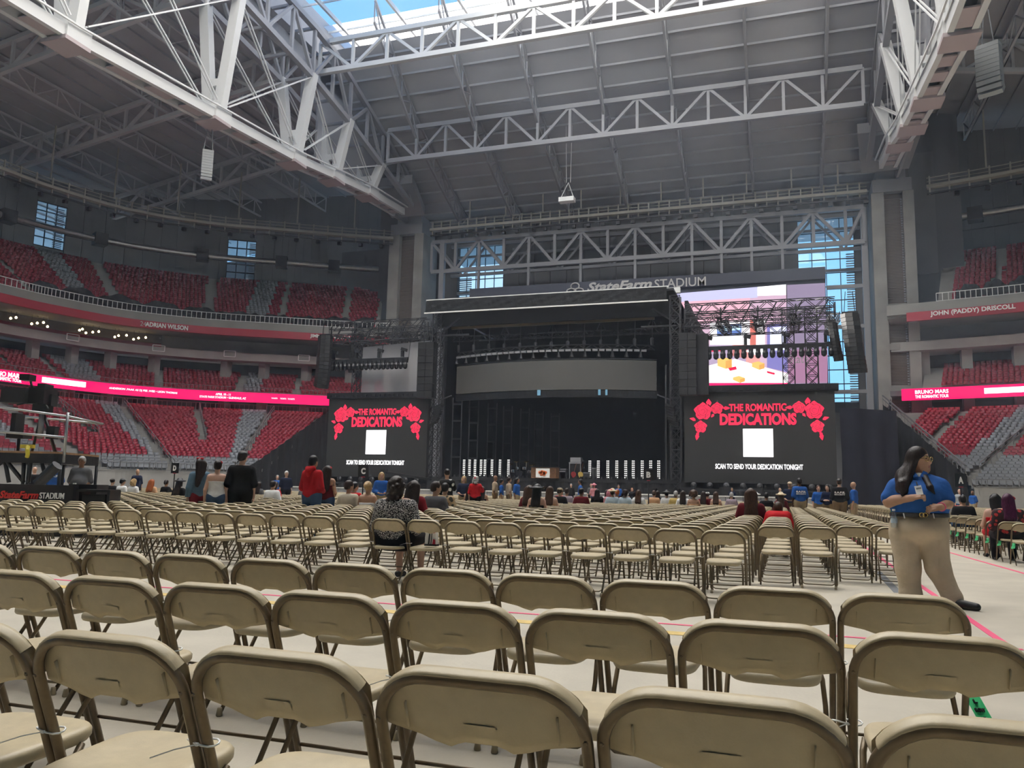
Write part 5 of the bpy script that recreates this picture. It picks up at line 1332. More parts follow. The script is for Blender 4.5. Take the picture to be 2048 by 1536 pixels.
def nets(F, org, h):
    s = F < 0; nx, ny, nz = F.shape; c = lambda a, i, j, k: a[i:nx-1+i, j:ny-1+j, k:nz-1+k]
    corners = [(i, j, k) for i in (0, 1) for j in (0, 1) for k in (0, 1)]
    cnt = sum(c(s, *q).astype(np.int8) for q in corners); mask = (cnt > 0) & (cnt < 8)
    if not mask.any(): return None
    acc = np.zeros(mask.shape+(3,)); num = np.zeros(mask.shape)
    for ax in range(3):
        for u in (0, 1):
            for v in (0, 1):
                q0 = [0, 0, 0]; o = [a for a in range(3) if a != ax]; q0[o[0]] = u; q0[o[1]] = v; q1 = list(q0); q1[ax] = 1
                f0, f1 = c(F, *q0), c(F, *q1); cr_ = ((f0 < 0) != (f1 < 0)) & mask
                t = np.where(cr_, f0/np.where(cr_, f0-f1, 1), 0); 
                for a in range(3): acc[..., a] += np.where(cr_, q0[a]+(t if a == ax else 0), 0)
                num += cr_
    idx = np.full(mask.shape, -1, np.int64); I = np.argwhere(mask); idx[mask] = np.arange(len(I))
    V = org+(I+acc[mask]/num[mask][:, None])*h; Q = []
    for ax in range(3):
        o = [(ax+1) % 3, (ax+2) % 3]; sl0 = [slice(None)]*3; sl1 = [slice(None)]*3; sl0[ax] = slice(0, -1); sl1[ax] = slice(1, None)
        a0, a1 = s[tuple(sl0)], s[tuple(sl1)]; E = np.argwhere(a0 != a1)
        ok = (E[:, o[0]] > 0) & (E[:, o[1]] > 0) & (E[:, o[0]] < F.shape[o[0]]-1) & (E[:, o[1]] < F.shape[o[1]]-1); E = E[ok]
        if not len(E): continue
        inside = a0[tuple(E.T)]
        def cell(du, dv): q = E.copy(); q[:, o[0]] -= du; q[:, o[1]] -= dv; return idx[tuple(q.T)]
        q = np.stack([cell(1, 1), cell(0, 1), cell(0, 0), cell(1, 0)], 1); q[~inside] = q[~inside][:, ::-1]; Q.append(q)
    return V, np.concatenate(Q)
def sdf_mesh(name, fields, h, m, grow=0.0, cut=None, xf=None, merge=None):
    # fields: list of Field (hard union between them unless merge is set); cut: list of (point, normal) kept on the negative side
    lo = np.min([f.bounds()[0] for f in fields], 0)-grow-2.5*h; hi = np.max([f.bounds()[1] for f in fields], 0)+grow+2.5*h
    n = np.ceil((hi-lo)/h).astype(int)+1; ax = [lo[i]+np.arange(n[i])*h for i in range(3)]
    P = np.stack(np.meshgrid(*ax, indexing='ij'), -1); D = None
    for f in fields:
        d = f.ev(P, grow); D = d if D is None else (smin(D, d, merge) if merge else np.minimum(D, d))
    for pt, nn in (cut or []): D = np.maximum(D, (P-np.array(pt, float)) @ np.array(nn, float))
    r = nets(D, lo, h)
    if r is None: return None
    V, Q = r
    if xf is not None: V = np.c_[V, np.ones(len(V))] @ np.array(xf).T[:, :3]
    me = np_mesh(name, V, Q, [m], np.zeros(len(Q)))
    me.polygons.foreach_set('use_smooth', np.ones(len(Q), bool)); return me

def cloth(name, col, rough=.85, noise=.12, ns=14): return mat('cloth_'+name, col, rough, noise=noise, nscale=ns, spec=.2) and 'cloth_'+name
SK = {'light': (.56, .34, .25), 'tan': (.45, .26, .17), 'brown': (.22, .11, .065), 'dark': (.10, .05, .032)}
for k_, c_ in SK.items(): mat('skin_'+k_, c_, .55, noise=.06, nscale=30, spec=.35)
HR = {'black': (.010, .008, .008), 'dark': (.022, .013, .010), 'brown': (.055, .028, .016), 'blonde': (.42, .28, .13), 'grey': (.33, .32, .31), 'red': (.34, .09, .025), 'white': (.62, .60, .56), 'purple': (.06, .008, .035), 'pink': (.62, .22, .28)}
def hair_mat(name, col):
    m = bpy.data.materials.new(name); m.use_nodes = True; n = m.node_tree; b = n.nodes['Principled BSDF']; b.inputs['Roughness'].default_value = .42; b.inputs['Specular IOR Level'].default_value = .35
    t = n.nodes.new('ShaderNodeTexCoord'); mp = n.nodes.new('ShaderNodeMapping'); mp.inputs['Scale'].default_value = (95, 95, 7); z = n.nodes.new('ShaderNodeTexNoise'); z.inputs['Scale'].default_value = 1.0; z.inputs['Detail'].default_value = 3; z.inputs['Distortion'].default_value = .8
    r = n.nodes.new('ShaderNodeValToRGB'); r.color_ramp.elements[0].position = .35; r.color_ramp.elements[1].position = .7; r.color_ramp.elements[0].color = (*[c*.6 for c in col], 1); r.color_ramp.elements[1].color = (*[c*1.5 for c in col], 1)
    p = n.nodes.new('ShaderNodeBump'); p.inputs['Strength'].default_value = .35; p.inputs['Distance'].default_value = .01
    for a, c in ((t.outputs['Object'], mp.inputs[0]), (mp.outputs[0], z.inputs['Vector']), (z.outputs['Fac'], r.inputs[0]), (r.outputs[0], b.inputs['Base Color']), (z.outputs['Fac'], p.inputs['Height']), (p.outputs[0], b.inputs['Normal'])): n.links.new(a, c)
    MATS[name] = m
for k_, c_ in HR.items(): hair_mat('hair_'+k_, c_)

def hand_field(f, wrist, d, palm_n, s=1.0, curl=.5, side=1):
    # palm, four unequal fingers with a knuckle bend, and a thumb leaving the side of the palm
    w = np.array(wrist, float); d = np.array(d, float); d /= np.linalg.norm(d); n = np.array(palm_n, float); n -= d*(n @ d); n /= np.linalg.norm(n); a = np.cross(d, n)*side
    pc = w+d*.05*s
    f.cap(w+d*.015*s-a*.018*s, w+d*.085*s-a*.027*s, .017*s, .015*s, .012); f.cap(w+d*.015*s+a*.018*s, w+d*.085*s+a*.027*s, .017*s, .015*s, .012); f.cap(w, w+d*.08*s, .022*s, .017*s, .012)
    for i, L_ in enumerate((.070, .080, .075, .058)):
        o = w+d*.088*s+a*(-.030+.020*i)*s; m_ = o+(d*math.cos(curl*.6)+n*math.sin(curl*.6))*L_*.5*s; e = m_+(d*math.cos(curl*1.6)+n*math.sin(curl*1.6))*L_*.5*s
        f.cap(o-d*.012*s, m_, .0092*s, .0086*s, .004); f.cap(m_, e, .0086*s, .007*s, .003)
    t0 = w+d*.022*s-a*.026*s; t1 = t0+(d*.65-a*.62+n*.25)*.045*s; t2 = t1+(d*.9-a*.1+n*.3)*.032*s
    f.cap(t0, t1, .013*s, .0105*s, .01); f.cap(t1, t2, .0105*s, .008*s, .004)

def person(loc, rz, label, h=1.70, pose='stand', top='black', bottom='jeans', skin='tan', hair='dark', style='short', hat=None, hatm=None, sleeve=.45, bw=1.0, belly=0.0, turn=0.0, res=.024,
           arms='down', topmat=None, face=False, legs=1.0, bare=False, group=None, lean=0.0, longtop=0.0, seat_z=.455, shoe='shoe_black', extras=None, nod=0.0):
    k = h/1.70; sit = pose == 'sit'
    M = Matrix.Translation(Vector(loc)) @ Matrix.Rotation(rz, 4, 'Z') @ Matrix.Scale(k, 4)
    root = empty('person', loc, label, 'person', group)
    zh = (seat_z+.075)/k if sit else .915
    ly = -.02+max(0, bw-1)*.14 if sit else 0
    A = lambda x, y, z: np.array([x, y, z])
    zs = zh+(.42 if sit else .475); tl = lean
    zs = zs-max(0, tl-.2)*.5; sh = A(0, ly-.02+tl*.5, zs); neck = sh+A(0, .005+tl*.08, .075); hd = sh+A(0, .02+tl*.22+nod*.05, .205-abs(nod)*.03-max(0, tl-.2)*.3)
    hipx, shx = .095*bw, .175*(.55+.45*bw)
    torso = Field()
    torso.cap(A(-hipx*.7, ly, zh+.02), A(hipx*.7, ly, zh+.02), .118*bw, k=.06, fy=.92).cap(A(-.06*bw, ly+tl*.2, zh+.2), A(.06*bw, ly+tl*.2, zh+.2), .105*bw, k=.08, fy=.9)
    torso.cap(A(-.085*bw, ly-.01+tl*.42, zs-.10), A(.085*bw, ly-.01+tl*.42, zs-.10), .112*bw, k=.08, fy=.85).cap(sh+A(-shx+.03, 0, -.035), sh+A(shx-.03, 0, -.035), .062, k=.07)
    if belly: torso.ell(A(0, ly+.06+belly*.2, zh+.14), (.16*bw, .12+belly, .17), .08)
    nk = Field().cap(sh+A(0, -.005, -.03), neck+A(0, .01, .06), .058, .052, .03)
    Rt = np.array(Matrix.Rotation(turn, 3, 'Z')) @ np.array(Matrix.Rotation(-nod*.8, 3, 'X'))
    head = Field()
    q = lambda x, y, z: hd+Rt @ np.array([x, y, z])
    head.ell(q(0, 0, .02), (.078, .098, .105), .02, Rt).ell(q(0, .018, -.055), (.060, .075, .068), .04, Rt).cap(q(0, .085, -.005), q(0, .108, -.028), .010, .014, .018)
    for s in (-1, 1): head.ell(q(s*.078, -.005, -.005), (.012, .022, .032), .012, Rt)
    el = {}; wr = {}; hdn = {}
    for s in (-1, 1):
        S = sh+A(s*shx, 0, -.04)
        if arms == 'down' and not sit: e = S+A(s*.055, -.02, -.29); w = e+A(s*.005, .05, -.25); dd = A(0, .12, -1)
        elif arms == 'phone' or (arms == 'phone1' and s > 0): e = S+A(s*.06, .16, -.20); w = e+A(-s*.10, .14, .19); dd = A(-s*.3, .3, .8)
        elif arms == 'fold' : e = S+A(s*.06, .03, -.28); w = e+A(-s*.17, .20, .02); dd = A(-s*.9, .3, .1)
        elif arms == 'front': e = S+A(s*.06, .0, -.28); w = e+A(-s*.12, .20, -.06); dd = A(-s*.7, .4, -.2)
        elif sit: e = S+A(s*.07, .02, -.27); w = e+A(-s*.10, .22, -.06); dd = A(-s*.4, .9, -.15)
        else: e = S+A(s*.055, -.02, -.29); w = e+A(s*.005, .05, -.25); dd = A(0, .12, -1)
        el[s], wr[s], hdn[s] = e, w, dd
    arm = []; slv = []
    for s in (-1, 1):
        S = sh+A(s*(shx-.015), 0, -.045); f = Field(); f.cap(S, el[s], .052*(.5+.5*bw), .042, .02).cap(el[s], wr[s], .041, .027, .02); hand_field(f, wr[s], hdn[s], A(-s, .2, 0), 1.0, .5, s); arm.append(f)
        if sleeve > 0:
            g = Field(); e2 = S+(el[s]-S)*min(1, sleeve*2)
            g.cap(S, e2, .062*(.5+.5*bw), .057*(.5+.5*bw), .03)
            if sleeve > .55: g.cap(el[s], el[s]+(wr[s]-el[s])*min(1, (sleeve-.5)*2), .052, .04, .02)
            slv.append(g)
    leg = []; pan = []; sho = []
    for s in (-1, 1):
        Hh = A(s*hipx, ly, zh); 
        if sit: K = A(s*(hipx+.02), ly+.44, zh-.02); An = A(s*(hipx+.02), ly+.43+.02, .075/k)
        else: K = A(s*(hipx+.005), .015, .49); An = A(s*(hipx+.015), -.01, .075)
        f = Field(); f.cap(Hh, K, .088*bw, .056*(.6+.4*bw), .03).cap(K, An, .054*(.6+.4*bw), .036, .03); f.cap(An+A(0, -.02, -.02), An+A(0, .13, -.045), .034, .028, .02); leg.append(f)
        if legs > 0:
            g = Field(); g.cap(Hh, K if legs > .5 else Hh+(K-Hh)*legs*2, .102*bw, .070*(.6+.4*bw), .03)
            if legs > .5: g.cap(K, K+(An-K)*(legs-.5)*2, .070*(.6+.4*bw), .058, .03)
            pan.append(g)
        sho.append(Field().cap(An+A(0, -.03, -.035), An+A(0, .14, -.045), .042, .036, .02))
    skinm = 'skin_'+skin
    body = sdf_mesh('body', [torso, nk, head]+arm+leg, res, skinm, xf=M, merge=.015)
    link('body', body, root)
    tm = topmat or cloth(top, COLS[top])
    if bare: # strapless top: torso only, cut below the shoulder blades
        me = sdf_mesh('top', [torso], res, tm, .014, [((0, 0, zs-.13), (0, 0, 1)), ((0, 0, zh-.02-longtop), (0, 0, -1))], M)
    else: me = sdf_mesh('top', [torso]+slv, res, tm, .016, [((0, 0, zh-.03-longtop), (0, 0, -1)), ((0, 0, zs+.045), (0, 0, 1))], M, merge=.02)
    if me: link('top', me, root)
    pt = Field(); pt.cap(A(-hipx*.7, ly, zh), A(hipx*.7, ly, zh), .118*bw, k=.06, fy=.92)
    me = sdf_mesh('trousers' if legs > .6 else 'skirt', [pt]+pan, res, cloth(bottom, COLS[bottom]), .010, [((0, 0, zh+.10), (0, 0, 1))], M, merge=.03)
    link('trousers' if legs > .6 else 'skirt', me, root)
    for s_, f in zip((-1, 1), sho): link('shoe', sdf_mesh('shoe', [f], res*.8, shoe, 0, [((0, 0, .002/k), (0, 0, -1))], M), root)
    hm = 'hair_'+hair
    if style != 'bald':
        f = Field(); f.ell(q(0, -.012, .035), (.090, .106, .105), .03, Rt)
        cut = [(q(0, .055, 0), Rt @ np.array([0, 1, -.45]))]
        if style == 'short': cut.append((q(0, 0, -.055), Rt @ np.array([0, .35, -1]))); f.ell(q(0, -.05, -.02), (.08, .07, .07), .03, Rt)
        if style == 'bob': f.ell(q(0, -.025, .0), (.112, .112, .118), .03, Rt).ell(q(0, -.045, -.085), (.108, .085, .075), .03, Rt)
        if style == 'bun': f.ell(q(0, -.10, .06), (.05, .05, .05), .02, Rt)
        if style == 'afro': f.ell(q(0, -.02, .03), (.15, .15, .15), .04, Rt)
        if style in ('long', 'curly', 'vlong'):
            L_ = {'long': .34, 'curly': .32, 'vlong': .46}[style]; wd = {'long': .10, 'curly': .13, 'vlong': .115}[style]; g0 = lambda x, y, z: hd+np.array([x, y, z])
            f.cap(g0(-wd*.4, -.055, .0), g0(-wd*.6, -.150, -L_), wd*.72, wd*.62, .05, fy=.62).cap(g0(wd*.4, -.055, .0), g0(wd*.6, -.150, -L_), wd*.72, wd*.62, .05, fy=.62)
            for s in (-1, 1): f.cap(q(s*.075, -.005, 0), q(s*.10, .0, -.24), .028, .022, .02)
        if style in ('bob', 'curly', 'afro'):
            rs = np.random.RandomState(int(abs(loc[0])*1000) % 9999)
            for _ in range(44):
                a = rs.uniform(0, 2*math.pi); z_ = rs.uniform(-.16 if style != 'afro' else -.06, .10) if style != 'curly' else rs.uniform(-.32, .08); rr = (.108 if style == 'bob' else .15 if style == 'afro' else .095)*(1 if z_ < .03 else .75)
                if math.sin(a) < .35 or z_ > .06: f.ell(q(rr*math.cos(a), -.035+rr*math.sin(a)*.9, z_), (.030, .030, .030), .009)
        me = sdf_mesh('hair', [f], res*.85, hm, 0, cut if style not in ('afro',) else cut[:1], M)
        if me: link('hair', me, root)
    def spot(name, c, r, m): 
        me = sdf_mesh(name, [Field().ell(c, r, R=Rt)], min(r)*.55, m, xf=M); link(name, me, root)
    if face:
        for s in (-1, 1): spot('eye', q(s*.030, .088, .012), (.012, .009, .007), 'eye_dark'); spot('brow', q(s*.031, .090, .036), (.019, .008, .004), hm if style != 'bald' else 'hair_dark')
        spot('mouth', q(0, .088, -.058), (.022, .009, .006), 'lip')
    if hat:
        f = Field(); mm = hatm or 'black_satin'
        if hat == 'cap': f.ell(q(0, -.005, .055), (.094, .110, .078), .02, Rt).ell(q(0, .115, .055), (.07, .07, .014), .015, Rt)
        elif hat == 'capback': f.ell(q(0, -.005, .055), (.094, .110, .078), .02, Rt).ell(q(0, .10, .05), (.07, .07, .014), .015, Rt)
        elif hat == 'wide': f.ell(q(0, -.01, .095), (.092, .105, .075), .02, Rt).ell(q(0, -.01, .062), (.20, .21, max(.02, res*.95)), .02, Rt)
        elif hat == 'cowboy': f.ell(q(0, -.01, .085), (.090, .11, .080), .02, Rt).ell(q(0, -.01, .062), (.20, .22, max(.02, res*.95)), .02, Rt).cap(q(-.18, -.1, .09), q(-.18, .1, .09), .016, .016, .03).cap(q(.18, -.1, .09), q(.18, .1, .09), .016, .016, .03)
        elif hat == 'band': f.cap(q(-.09, 0, .03), q(0, -.01, .125), .022, .026, .02).cap(q(.09, 0, .03), q(0, -.01, .125), .022, .026, .02).ell(q(.05, -.03, .13), (.04, .03, .03), .01).ell(q(-.05, -.03, .13), (.04, .03, .03), .01)
        elif hat == 'scarf': f.ell(q(0, -.01, .045), (.096, .112, .09), .02, Rt)
        link('hat', sdf_mesh('hat', [f], res*.85, mm, 0, [(q(0, 0, .03), Rt @ np.array([0, 0, -1]))] if hat == 'scarf' else None, M), root)
    if extras: extras(root, q, sh, M, zh, A, wr, hdn)
    return root
mat('eye_dark', (.01, .008, .007), .2); mat('lip', (.35, .10, .09), .5); mat('shoe_black', (.012, .012, .013), .5); mat('shoe_white', (.6, .6, .58), .6)
COLS = {'black': (.012, .012, .014), 'white': (.72, .72, .72), 'offwhite': (.55, .53, .48), 'grey': (.10, .10, .105), 'lightgrey': (.40, .42, .44), 'navy': (.012, .018, .045), 'blue': (.022, .10, .36), 'red': (.50, .012, .018), 'maroon': (.12, .010, .016), 'hoodie': (.40, .010, .016),
        'denim': (.10, .17, .23), 'jeans': (.045, .085, .16), 'khaki': (.40, .31, .19), 'darkkhaki': (.20, .14, .075), 'beige': (.55, .50, .39), 'tanshirt': (.40, .31, .22), 'pink': (.60, .25, .28), 'peach': (.62, .36, .20), 'green': (.05, .60, .10), 'paleblue': (.45, .55, .62), 'mustard': (.50, .36, .12), 'lilac': (.35, .28, .33), 'darkred': (.20, .012, .02)}
def pattern(name, c1, c2, scale, thr=.35):
    m = bpy.data.materials.new(name); m.use_nodes = True; n = m.node_tree; b = n.nodes['Principled BSDF']; t = n.nodes.new('ShaderNodeTexCoord'); v = n.nodes.new('ShaderNodeTexVoronoi'); v.inputs['Scale'].default_value = scale
    r = n.nodes.new('ShaderNodeValToRGB'); r.color_ramp.interpolation = 'CONSTANT'; r.color_ramp.elements[0].color = (*c1, 1); r.color_ramp.elements[1].position = thr; r.color_ramp.elements[1].color = (*c2, 1); b.inputs['Roughness'].default_value = .85
    n.links.new(t.outputs['Object'], v.inputs['Vector']); n.links.new(v.outputs['Distance'], r.inputs[0]); n.links.new(r.outputs[0], b.inputs['Base Color']); MATS[name] = m; return name
pattern('speckled', (.78, .76, .72), (.012, .012, .013), 92, .40); pattern('hawaiian', (.05, .045, .03), (.42, .30, .17), 9, .42); pattern('zebra', (.8, .8, .78), (.012, .012, .012), 7, .34); pattern('sheer', (.45, .03, .03), (.03, .012, .014), 11, .36)

def at_depth(px, dep):  # floor point seen in column px at the given distance along the optical axis
    p = atD(px, 985, dep); return Vector((p.x, p.y, 0))
def seated(px, dep, label, **kw):
    p = at_depth(px, dep); best = min((i for i in CHV if i not in OCC), key=lambda i: (CH[i][0]-p.x)**2*1.6+(CH[i][1]-p.y)**2*.25); OCC.add(best); x, y, rz, _, _ = CH[best]
    kw.setdefault('res', .026 if dep < 20 else .034); return person((x, y, 0), kw.pop('rz', rz), label, pose='sit', **kw)
def lettered(txt, w, z, back=True, sub=None):
    def ex(root, q, sh, M, zh, A, wr, hdn):
        s = -1 if back else 1; y = sh[1]-.135 if back else sh[1]+.135
        R = M.to_3x3(); r = R @ Vector((1 if back else -1, 0, 0)); u = R @ Vector((0, 0, 1))
        put_text('lettering', txt, M @ Vector((0, y, sh[2]-z)), r, u, w, .07, 'letter_white', root, bold=.05)
        if sub: put_text('lettering', sub, M @ Vector((0, y, sh[2]-z-.075)), r, u, w*1.02, .035, 'letter_white', root, bold=.05)
    return ex
def flower(col, dx=.07, dz=.07, dy=-.02):
    def ex(root, q, sh, M, zh, A, wr, hdn):
        f = Field()
        for i in range(5): a = i*1.257; f.ell(q(dx+.022*math.cos(a), dy, dz+.022*math.sin(a)), (.022, .022, .022), .006)
        link('hair_flower', sdf_mesh('hair_flower', [f], .012, col, xf=M), root)
    return ex
def held(name, size, m, dz=.06):
    def ex(root, q, sh, M, zh, A, wr, hdn):
        for s in (1,):
            d = hdn[s]/np.linalg.norm(hdn[s]); c = wr[s]+d*.11; p = M @ Vector(c); MB().box(p, size).build(name, m, root)
    return ex

def standing(px, dep, label, turn_to=0.0, **kw):
    p = at_depth(px, dep); turn_to += math.atan2(-p.x, p.y); kw.setdefault('res', .022 if dep < 20 else .030 if dep < 36 else .036); return person((p.x, p.y, 0), turn_to, label, **kw)
PI = math.pi
mat('scarf_red', (.55, .02, .03), .7); mat('straw', (.62, .52, .36), .8); mat('cap_beige', (.45, .36, .24), .8); mat('green_hat', (.02, .32, .10), .6)
# --- left side
standing(158, 21, 'man in a grey polo shirt and lanyard holding paper cups behind the barrier', PI-.3, h=1.76, top='grey', bottom='black', skin='brown', hair='grey', arms='front', face=True, belly=.05, bw=1.12, extras=held('paper_cup', (.08, .08, .14), 'white_paint'))
standing(104, 24.5, 'guard in a bright blue shirt with white back lettering behind the camera platform', .3, h=1.76, top='blue', bottom='khaki', skin='tan', hair='brown', bw=1.1, extras=lettered('S.A.F.E.', .34, .16))
standing(65, 29, 'bald man in a black jacket behind the camera platform', .5, h=1.60, top='black', bottom='black', skin='light', style='bald', sleeve=1, bw=1.15)
standing(272, 38, 'bald man in a navy shirt standing before the pale stand wall', PI+.4, h=1.75, top='navy', bottom='black', skin='tan', style='bald')
standing(397, 17.6, 'woman in a denim jacket and dark red skirt with a red bandana over long hair', .35, h=1.66, top='denim', bottom='darkred', skin='tan', hair='dark', style='vlong', sleeve=1, legs=.30, longtop=.02, turn=-.9, hat='band', hatm='scarf_red', res=.018)
standing(432, 17.3, 'woman in a strappy white top and jeans with short dark hair', -.1, h=1.62, top='white', bottom='jeans', skin='light', hair='dark', style='short', sleeve=0, bare=True, longtop=.04, res=.018, extras=flower('scarf_red', .06, .08))
standing(481, 17.4, 'man in a black T-shirt and black cap standing among the chairs', -.1, h=1.84, top='black', bottom='black', skin='light', hair='dark', hat='cap', sleeve=.5, bw=1.22, turn=-.5, longtop=.14, res=.018)
standing(571, 36, 'white-haired man in a dark navy uniform shirt facing the seats', PI+.2, h=1.78, top='navy', bottom='black', skin='light', hair='white', face=True, bw=1.1)
standing(553, 46, 'small distant guard in a blue shirt beside the black drape', PI, h=1.72, top='blue', bottom='khaki', skin='light', hair='grey')
standing(624, 16.8, 'man in a bright red hooded sweatshirt with black hair', -.75, h=1.75, top='hoodie', bottom='jeans', skin='tan', hair='black', style='short', sleeve=1, bw=1.12, longtop=.10, arms='front', res=.018, extras=lambda root, q, sh, M, zh, A, wr, hdn: link('hood', sdf_mesh('hood', [Field().cap(sh+A(-.07, -.06, .06), sh+A(.07, -.06, .06), .062, k=.03).cap(sh+A(0, -.11, .02), sh+A(0, -.10, -.06), .07, .05, .04)], .02, 'cloth_hoodie', xf=M), root))
standing(654, 18.0, 'woman in a dark red halter top and jeans with very long wavy hair', -.55, h=1.58, top='maroon', bottom='jeans', skin='tan', hair='dark', style='vlong', sleeve=0, bare=True, arms='front', res=.018, extras=flower('scarf_red', .07, .07))
seated(239, 33, 'person in a black top with a red hair flower seated near the platform', top='black', hair='dark', style='bun', extras=flower('scarf_red', -.08, .05))
seated(262, 33, 'person in a white T-shirt and black cap seated near the platform', top='white', hair='black', hat='cap', turn=-.6)
seated(284, 32, 'woman with big curly ginger hair and a pink top', top='peach', hair='red', style='curly', skin='light')
seated(303, 32, 'woman with blonde bob hair and a white top leaning back', top='white', hair='blonde', style='bob', skin='light')
seated(325, 34, 'small seated person with dark hair beside the blonde woman', top='black', hair='dark', arms='phone1')
seated(356, 26, 'woman in a wide black hat with long dark hair', top='black', hair='dark', style='long', hat='wide')
seated(507, 34, 'woman with long dark hair seated before the black drape', top='grey', hair='dark', style='long')
seated(532, 29, 'woman with long dark hair in a red top before the black drape', top='red', hair='dark', style='long', turn=-.5)
seated(560, 25, 'big man in a white shirt with dark hair', top='white', hair='dark', sleeve=1, bw=1.25)
seated(590, 34, 'person in a white cap bending over in a dark top', top='grey', hair='dark', hat='cap', hatm='white_paint', lean=.25)
seated(606, 36, 'small seated person in a dark red top behind the hooded man', top='maroon', hair='red', style='long')
seated(682, 17.5, 'man in a beige shirt with thick dark hair', top='beige', hair='dark', skin='tan', style='short', bw=1.1, turn=-.5)
seated(714, 17.2, 'blonde woman with a bare tattooed back and white strapless top', top='white', hair='blonde', style='bun', skin='tan', bare=True, sleeve=0, nod=-.4)
seated(716, 22, 'person in a black patterned bandana and red top', top='red', hair='dark', hat='scarf', hatm='black_satin', turn=-.6)
standing(762, 27, 'blonde staff woman in a blue polo shirt with a lanyard facing the seats', PI+.1, h=1.64, top='blue', bottom='khaki', skin='light', hair='blonde', style='long', sleeve=.9, face=True, arms='front', bw=1.1)
seated(795, 15.0, 'woman with dark wavy hair and a dark red top ahead of the speckled blouse', top='darkred', hair='dark', style='curly', skin='light', res=.02)
seated(849, 15.4, 'woman in a dark grey shirt turning her face to the side', top='grey', hair='dark', style='short', skin='tan', turn=-.9, sleeve=.8, lean=.05, res=.02, bw=1.1)
seated(873, 18.6, 'man in a brown floral shirt with cropped dark hair', top='tanshirt', topmat='hawaiian', hair='black', skin='tan', style='short', bw=1.12, res=.02)
standing(893, 22.5, 'woman in a black and white patterned top holding up a phone', .1, h=1.68, top='black', topmat='zebra', bottom='black', skin='tan', hair='black', style='bun', arms='phone1', legs=1, longtop=.1, extras=held('phone', (.08, .01, .15), 'black_satin'))
standing(927, 31, 'blonde staff woman in a navy vest with a red lanyard', PI-.1, h=1.64, top='navy', bottom='khaki', skin='light', hair='blonde', style='long', face=True, arms='front')
standing(951, 29, 'woman with grey hair in a bright red top seen from behind', -.3, h=1.62, top='red', bottom='black', skin='light', hair='grey', style='bob', arms='phone1', bw=1.1, longtop=.2, extras=flower('scarf_red', .0, .05, -.12))
seated(933, 30, 'woman with very long straight black hair and bare shoulders', top='darkred', hair='black', style='vlong', bare=True, sleeve=0)
seated(964, 30, 'woman leaning sideways with long smooth dark hair', top='black', hair='dark', style='vlong', bare=True, sleeve=0, turn=-.2)
seated(907, 36, 'staff person in a black shirt with white back lettering seated', top='black', hair='dark', extras=lettered('SECURITY', .3, .15))
standing(990, 38, 'bald officer in a tan uniform shirt walking past the chairs', -PI/2-.1, h=1.83, top='tanshirt', bottom='darkkhaki', skin='brown', style='bald', bw=1.1)
standing(1003, 38, 'woman in a blue staff shirt walking between two officers', -PI/2, h=1.66, top='blue', bottom='khaki', skin='brown', hair='black', style='short')
standing(1018, 38, 'officer in a tan uniform shirt with cropped hair', -PI/2+.3, h=1.76, top='tanshirt', bottom='darkkhaki', skin='tan', hair='dark')
standing(1034, 37, 'person in a blue shirt with long black hair behind the officers', -PI/2-.4, h=1.72, top='blue', bottom='khaki', skin='brown', hair='black', style='long')
seated(1037, 20, 'woman with long curly brown hair', top='maroon', hair='brown', style='curly', skin='tan')
seated(1080, 19, 'woman in a black western hat with bare shoulders', top='black', hair='black', style='long', hat='cowboy', bare=True, sleeve=0, skin='light')
seated(1099, 22, 'woman with dark auburn hair beside the black western hat', top='peach', hair='brown', style='long', skin='light', bare=True, sleeve=0)
seated(1113, 27, 'person in an olive cap and dark top', top='black', hair='dark', hat='cap', hatm='cap_beige', turn=-.4)
seated(1126, 31, 'broad woman in a red top with dark hair tied up', top='red', hair='dark', style='bun', bw=1.3)
seated(1141, 30, 'person in a grey top with dark hair beside the broad red top', top='lilac', hair='dark')
standing(1142, 60, 'distant man in a black suit before the stage skirt', PI, h=1.76, top='black', bottom='black', skin='light', hair='grey', sleeve=1)
standing(1160, 42, 'man in a blue shirt standing sideways by the barrier', PI/2, h=1.79, top='blue', bottom='khaki', skin='brown', hair='black')
standing(1182, 58, 'distant bald man beside the pink hat', PI, h=1.78, top='grey', bottom='black', skin='light', style='bald')
standing(1188, 50, 'person in a pink top and pink hat near the barrier', -.3, h=1.68, top='pink', bottom='jeans', skin='light', hat='wide', hatm='hair_pink', style='short', hair='pink')
seated(1181, 28, 'man in a maroon shirt and black cap', top='maroon', hair='black', hat='cap', skin='brown', bw=1.2, turn=-.4)
seated(1200, 32, 'woman with long black hair in a black top', top='black', hair='black', style='long', bw=1.1)
seated(1213, 32, 'woman with pink hair raising a phone', top='pink', hair='pink', style='bob', arms='phone1', skin='light')
seated(1222, 34, 'woman with dark hair in a white top beside the pink hair', top='white', hair='dark', style='long')
standing(1237, 57, 'staff man in a blue polo shirt behind the barrier', PI, h=1.74, top='blue', bottom='black', skin='tan', hair='black')
seated(1236, 30, 'woman in a straw hat with a red flower', top='paleblue', hair='brown', hat='wide', hatm='straw', bw=1.15, extras=flower('scarf_red', -.02, .09, -.12))
seated(1248, 31, 'small person in a dark red headscarf beside the straw hat', top='maroon', hair='red', style='short')
seated(1257, 30, 'woman with dark bob hair in a pale blue top', top='paleblue', hair='dark', style='bob')
standing(1264, 60, 'distant red-haired woman in black behind the barrier', PI, h=1.55, top='black', bottom='black', skin='light', hair='red', style='long')
seated(1281, 30, 'woman with long light brown hair in a white top', top='white', hair='brown', style='long', skin='light')
seated(1300, 33, 'person in a rust-coloured top with brown hair', top='peach', hair='brown', style='short', skin='light')
seated(1314, 34, 'woman with long dark hair under the letter sign', top='black', hair='dark', style='long')
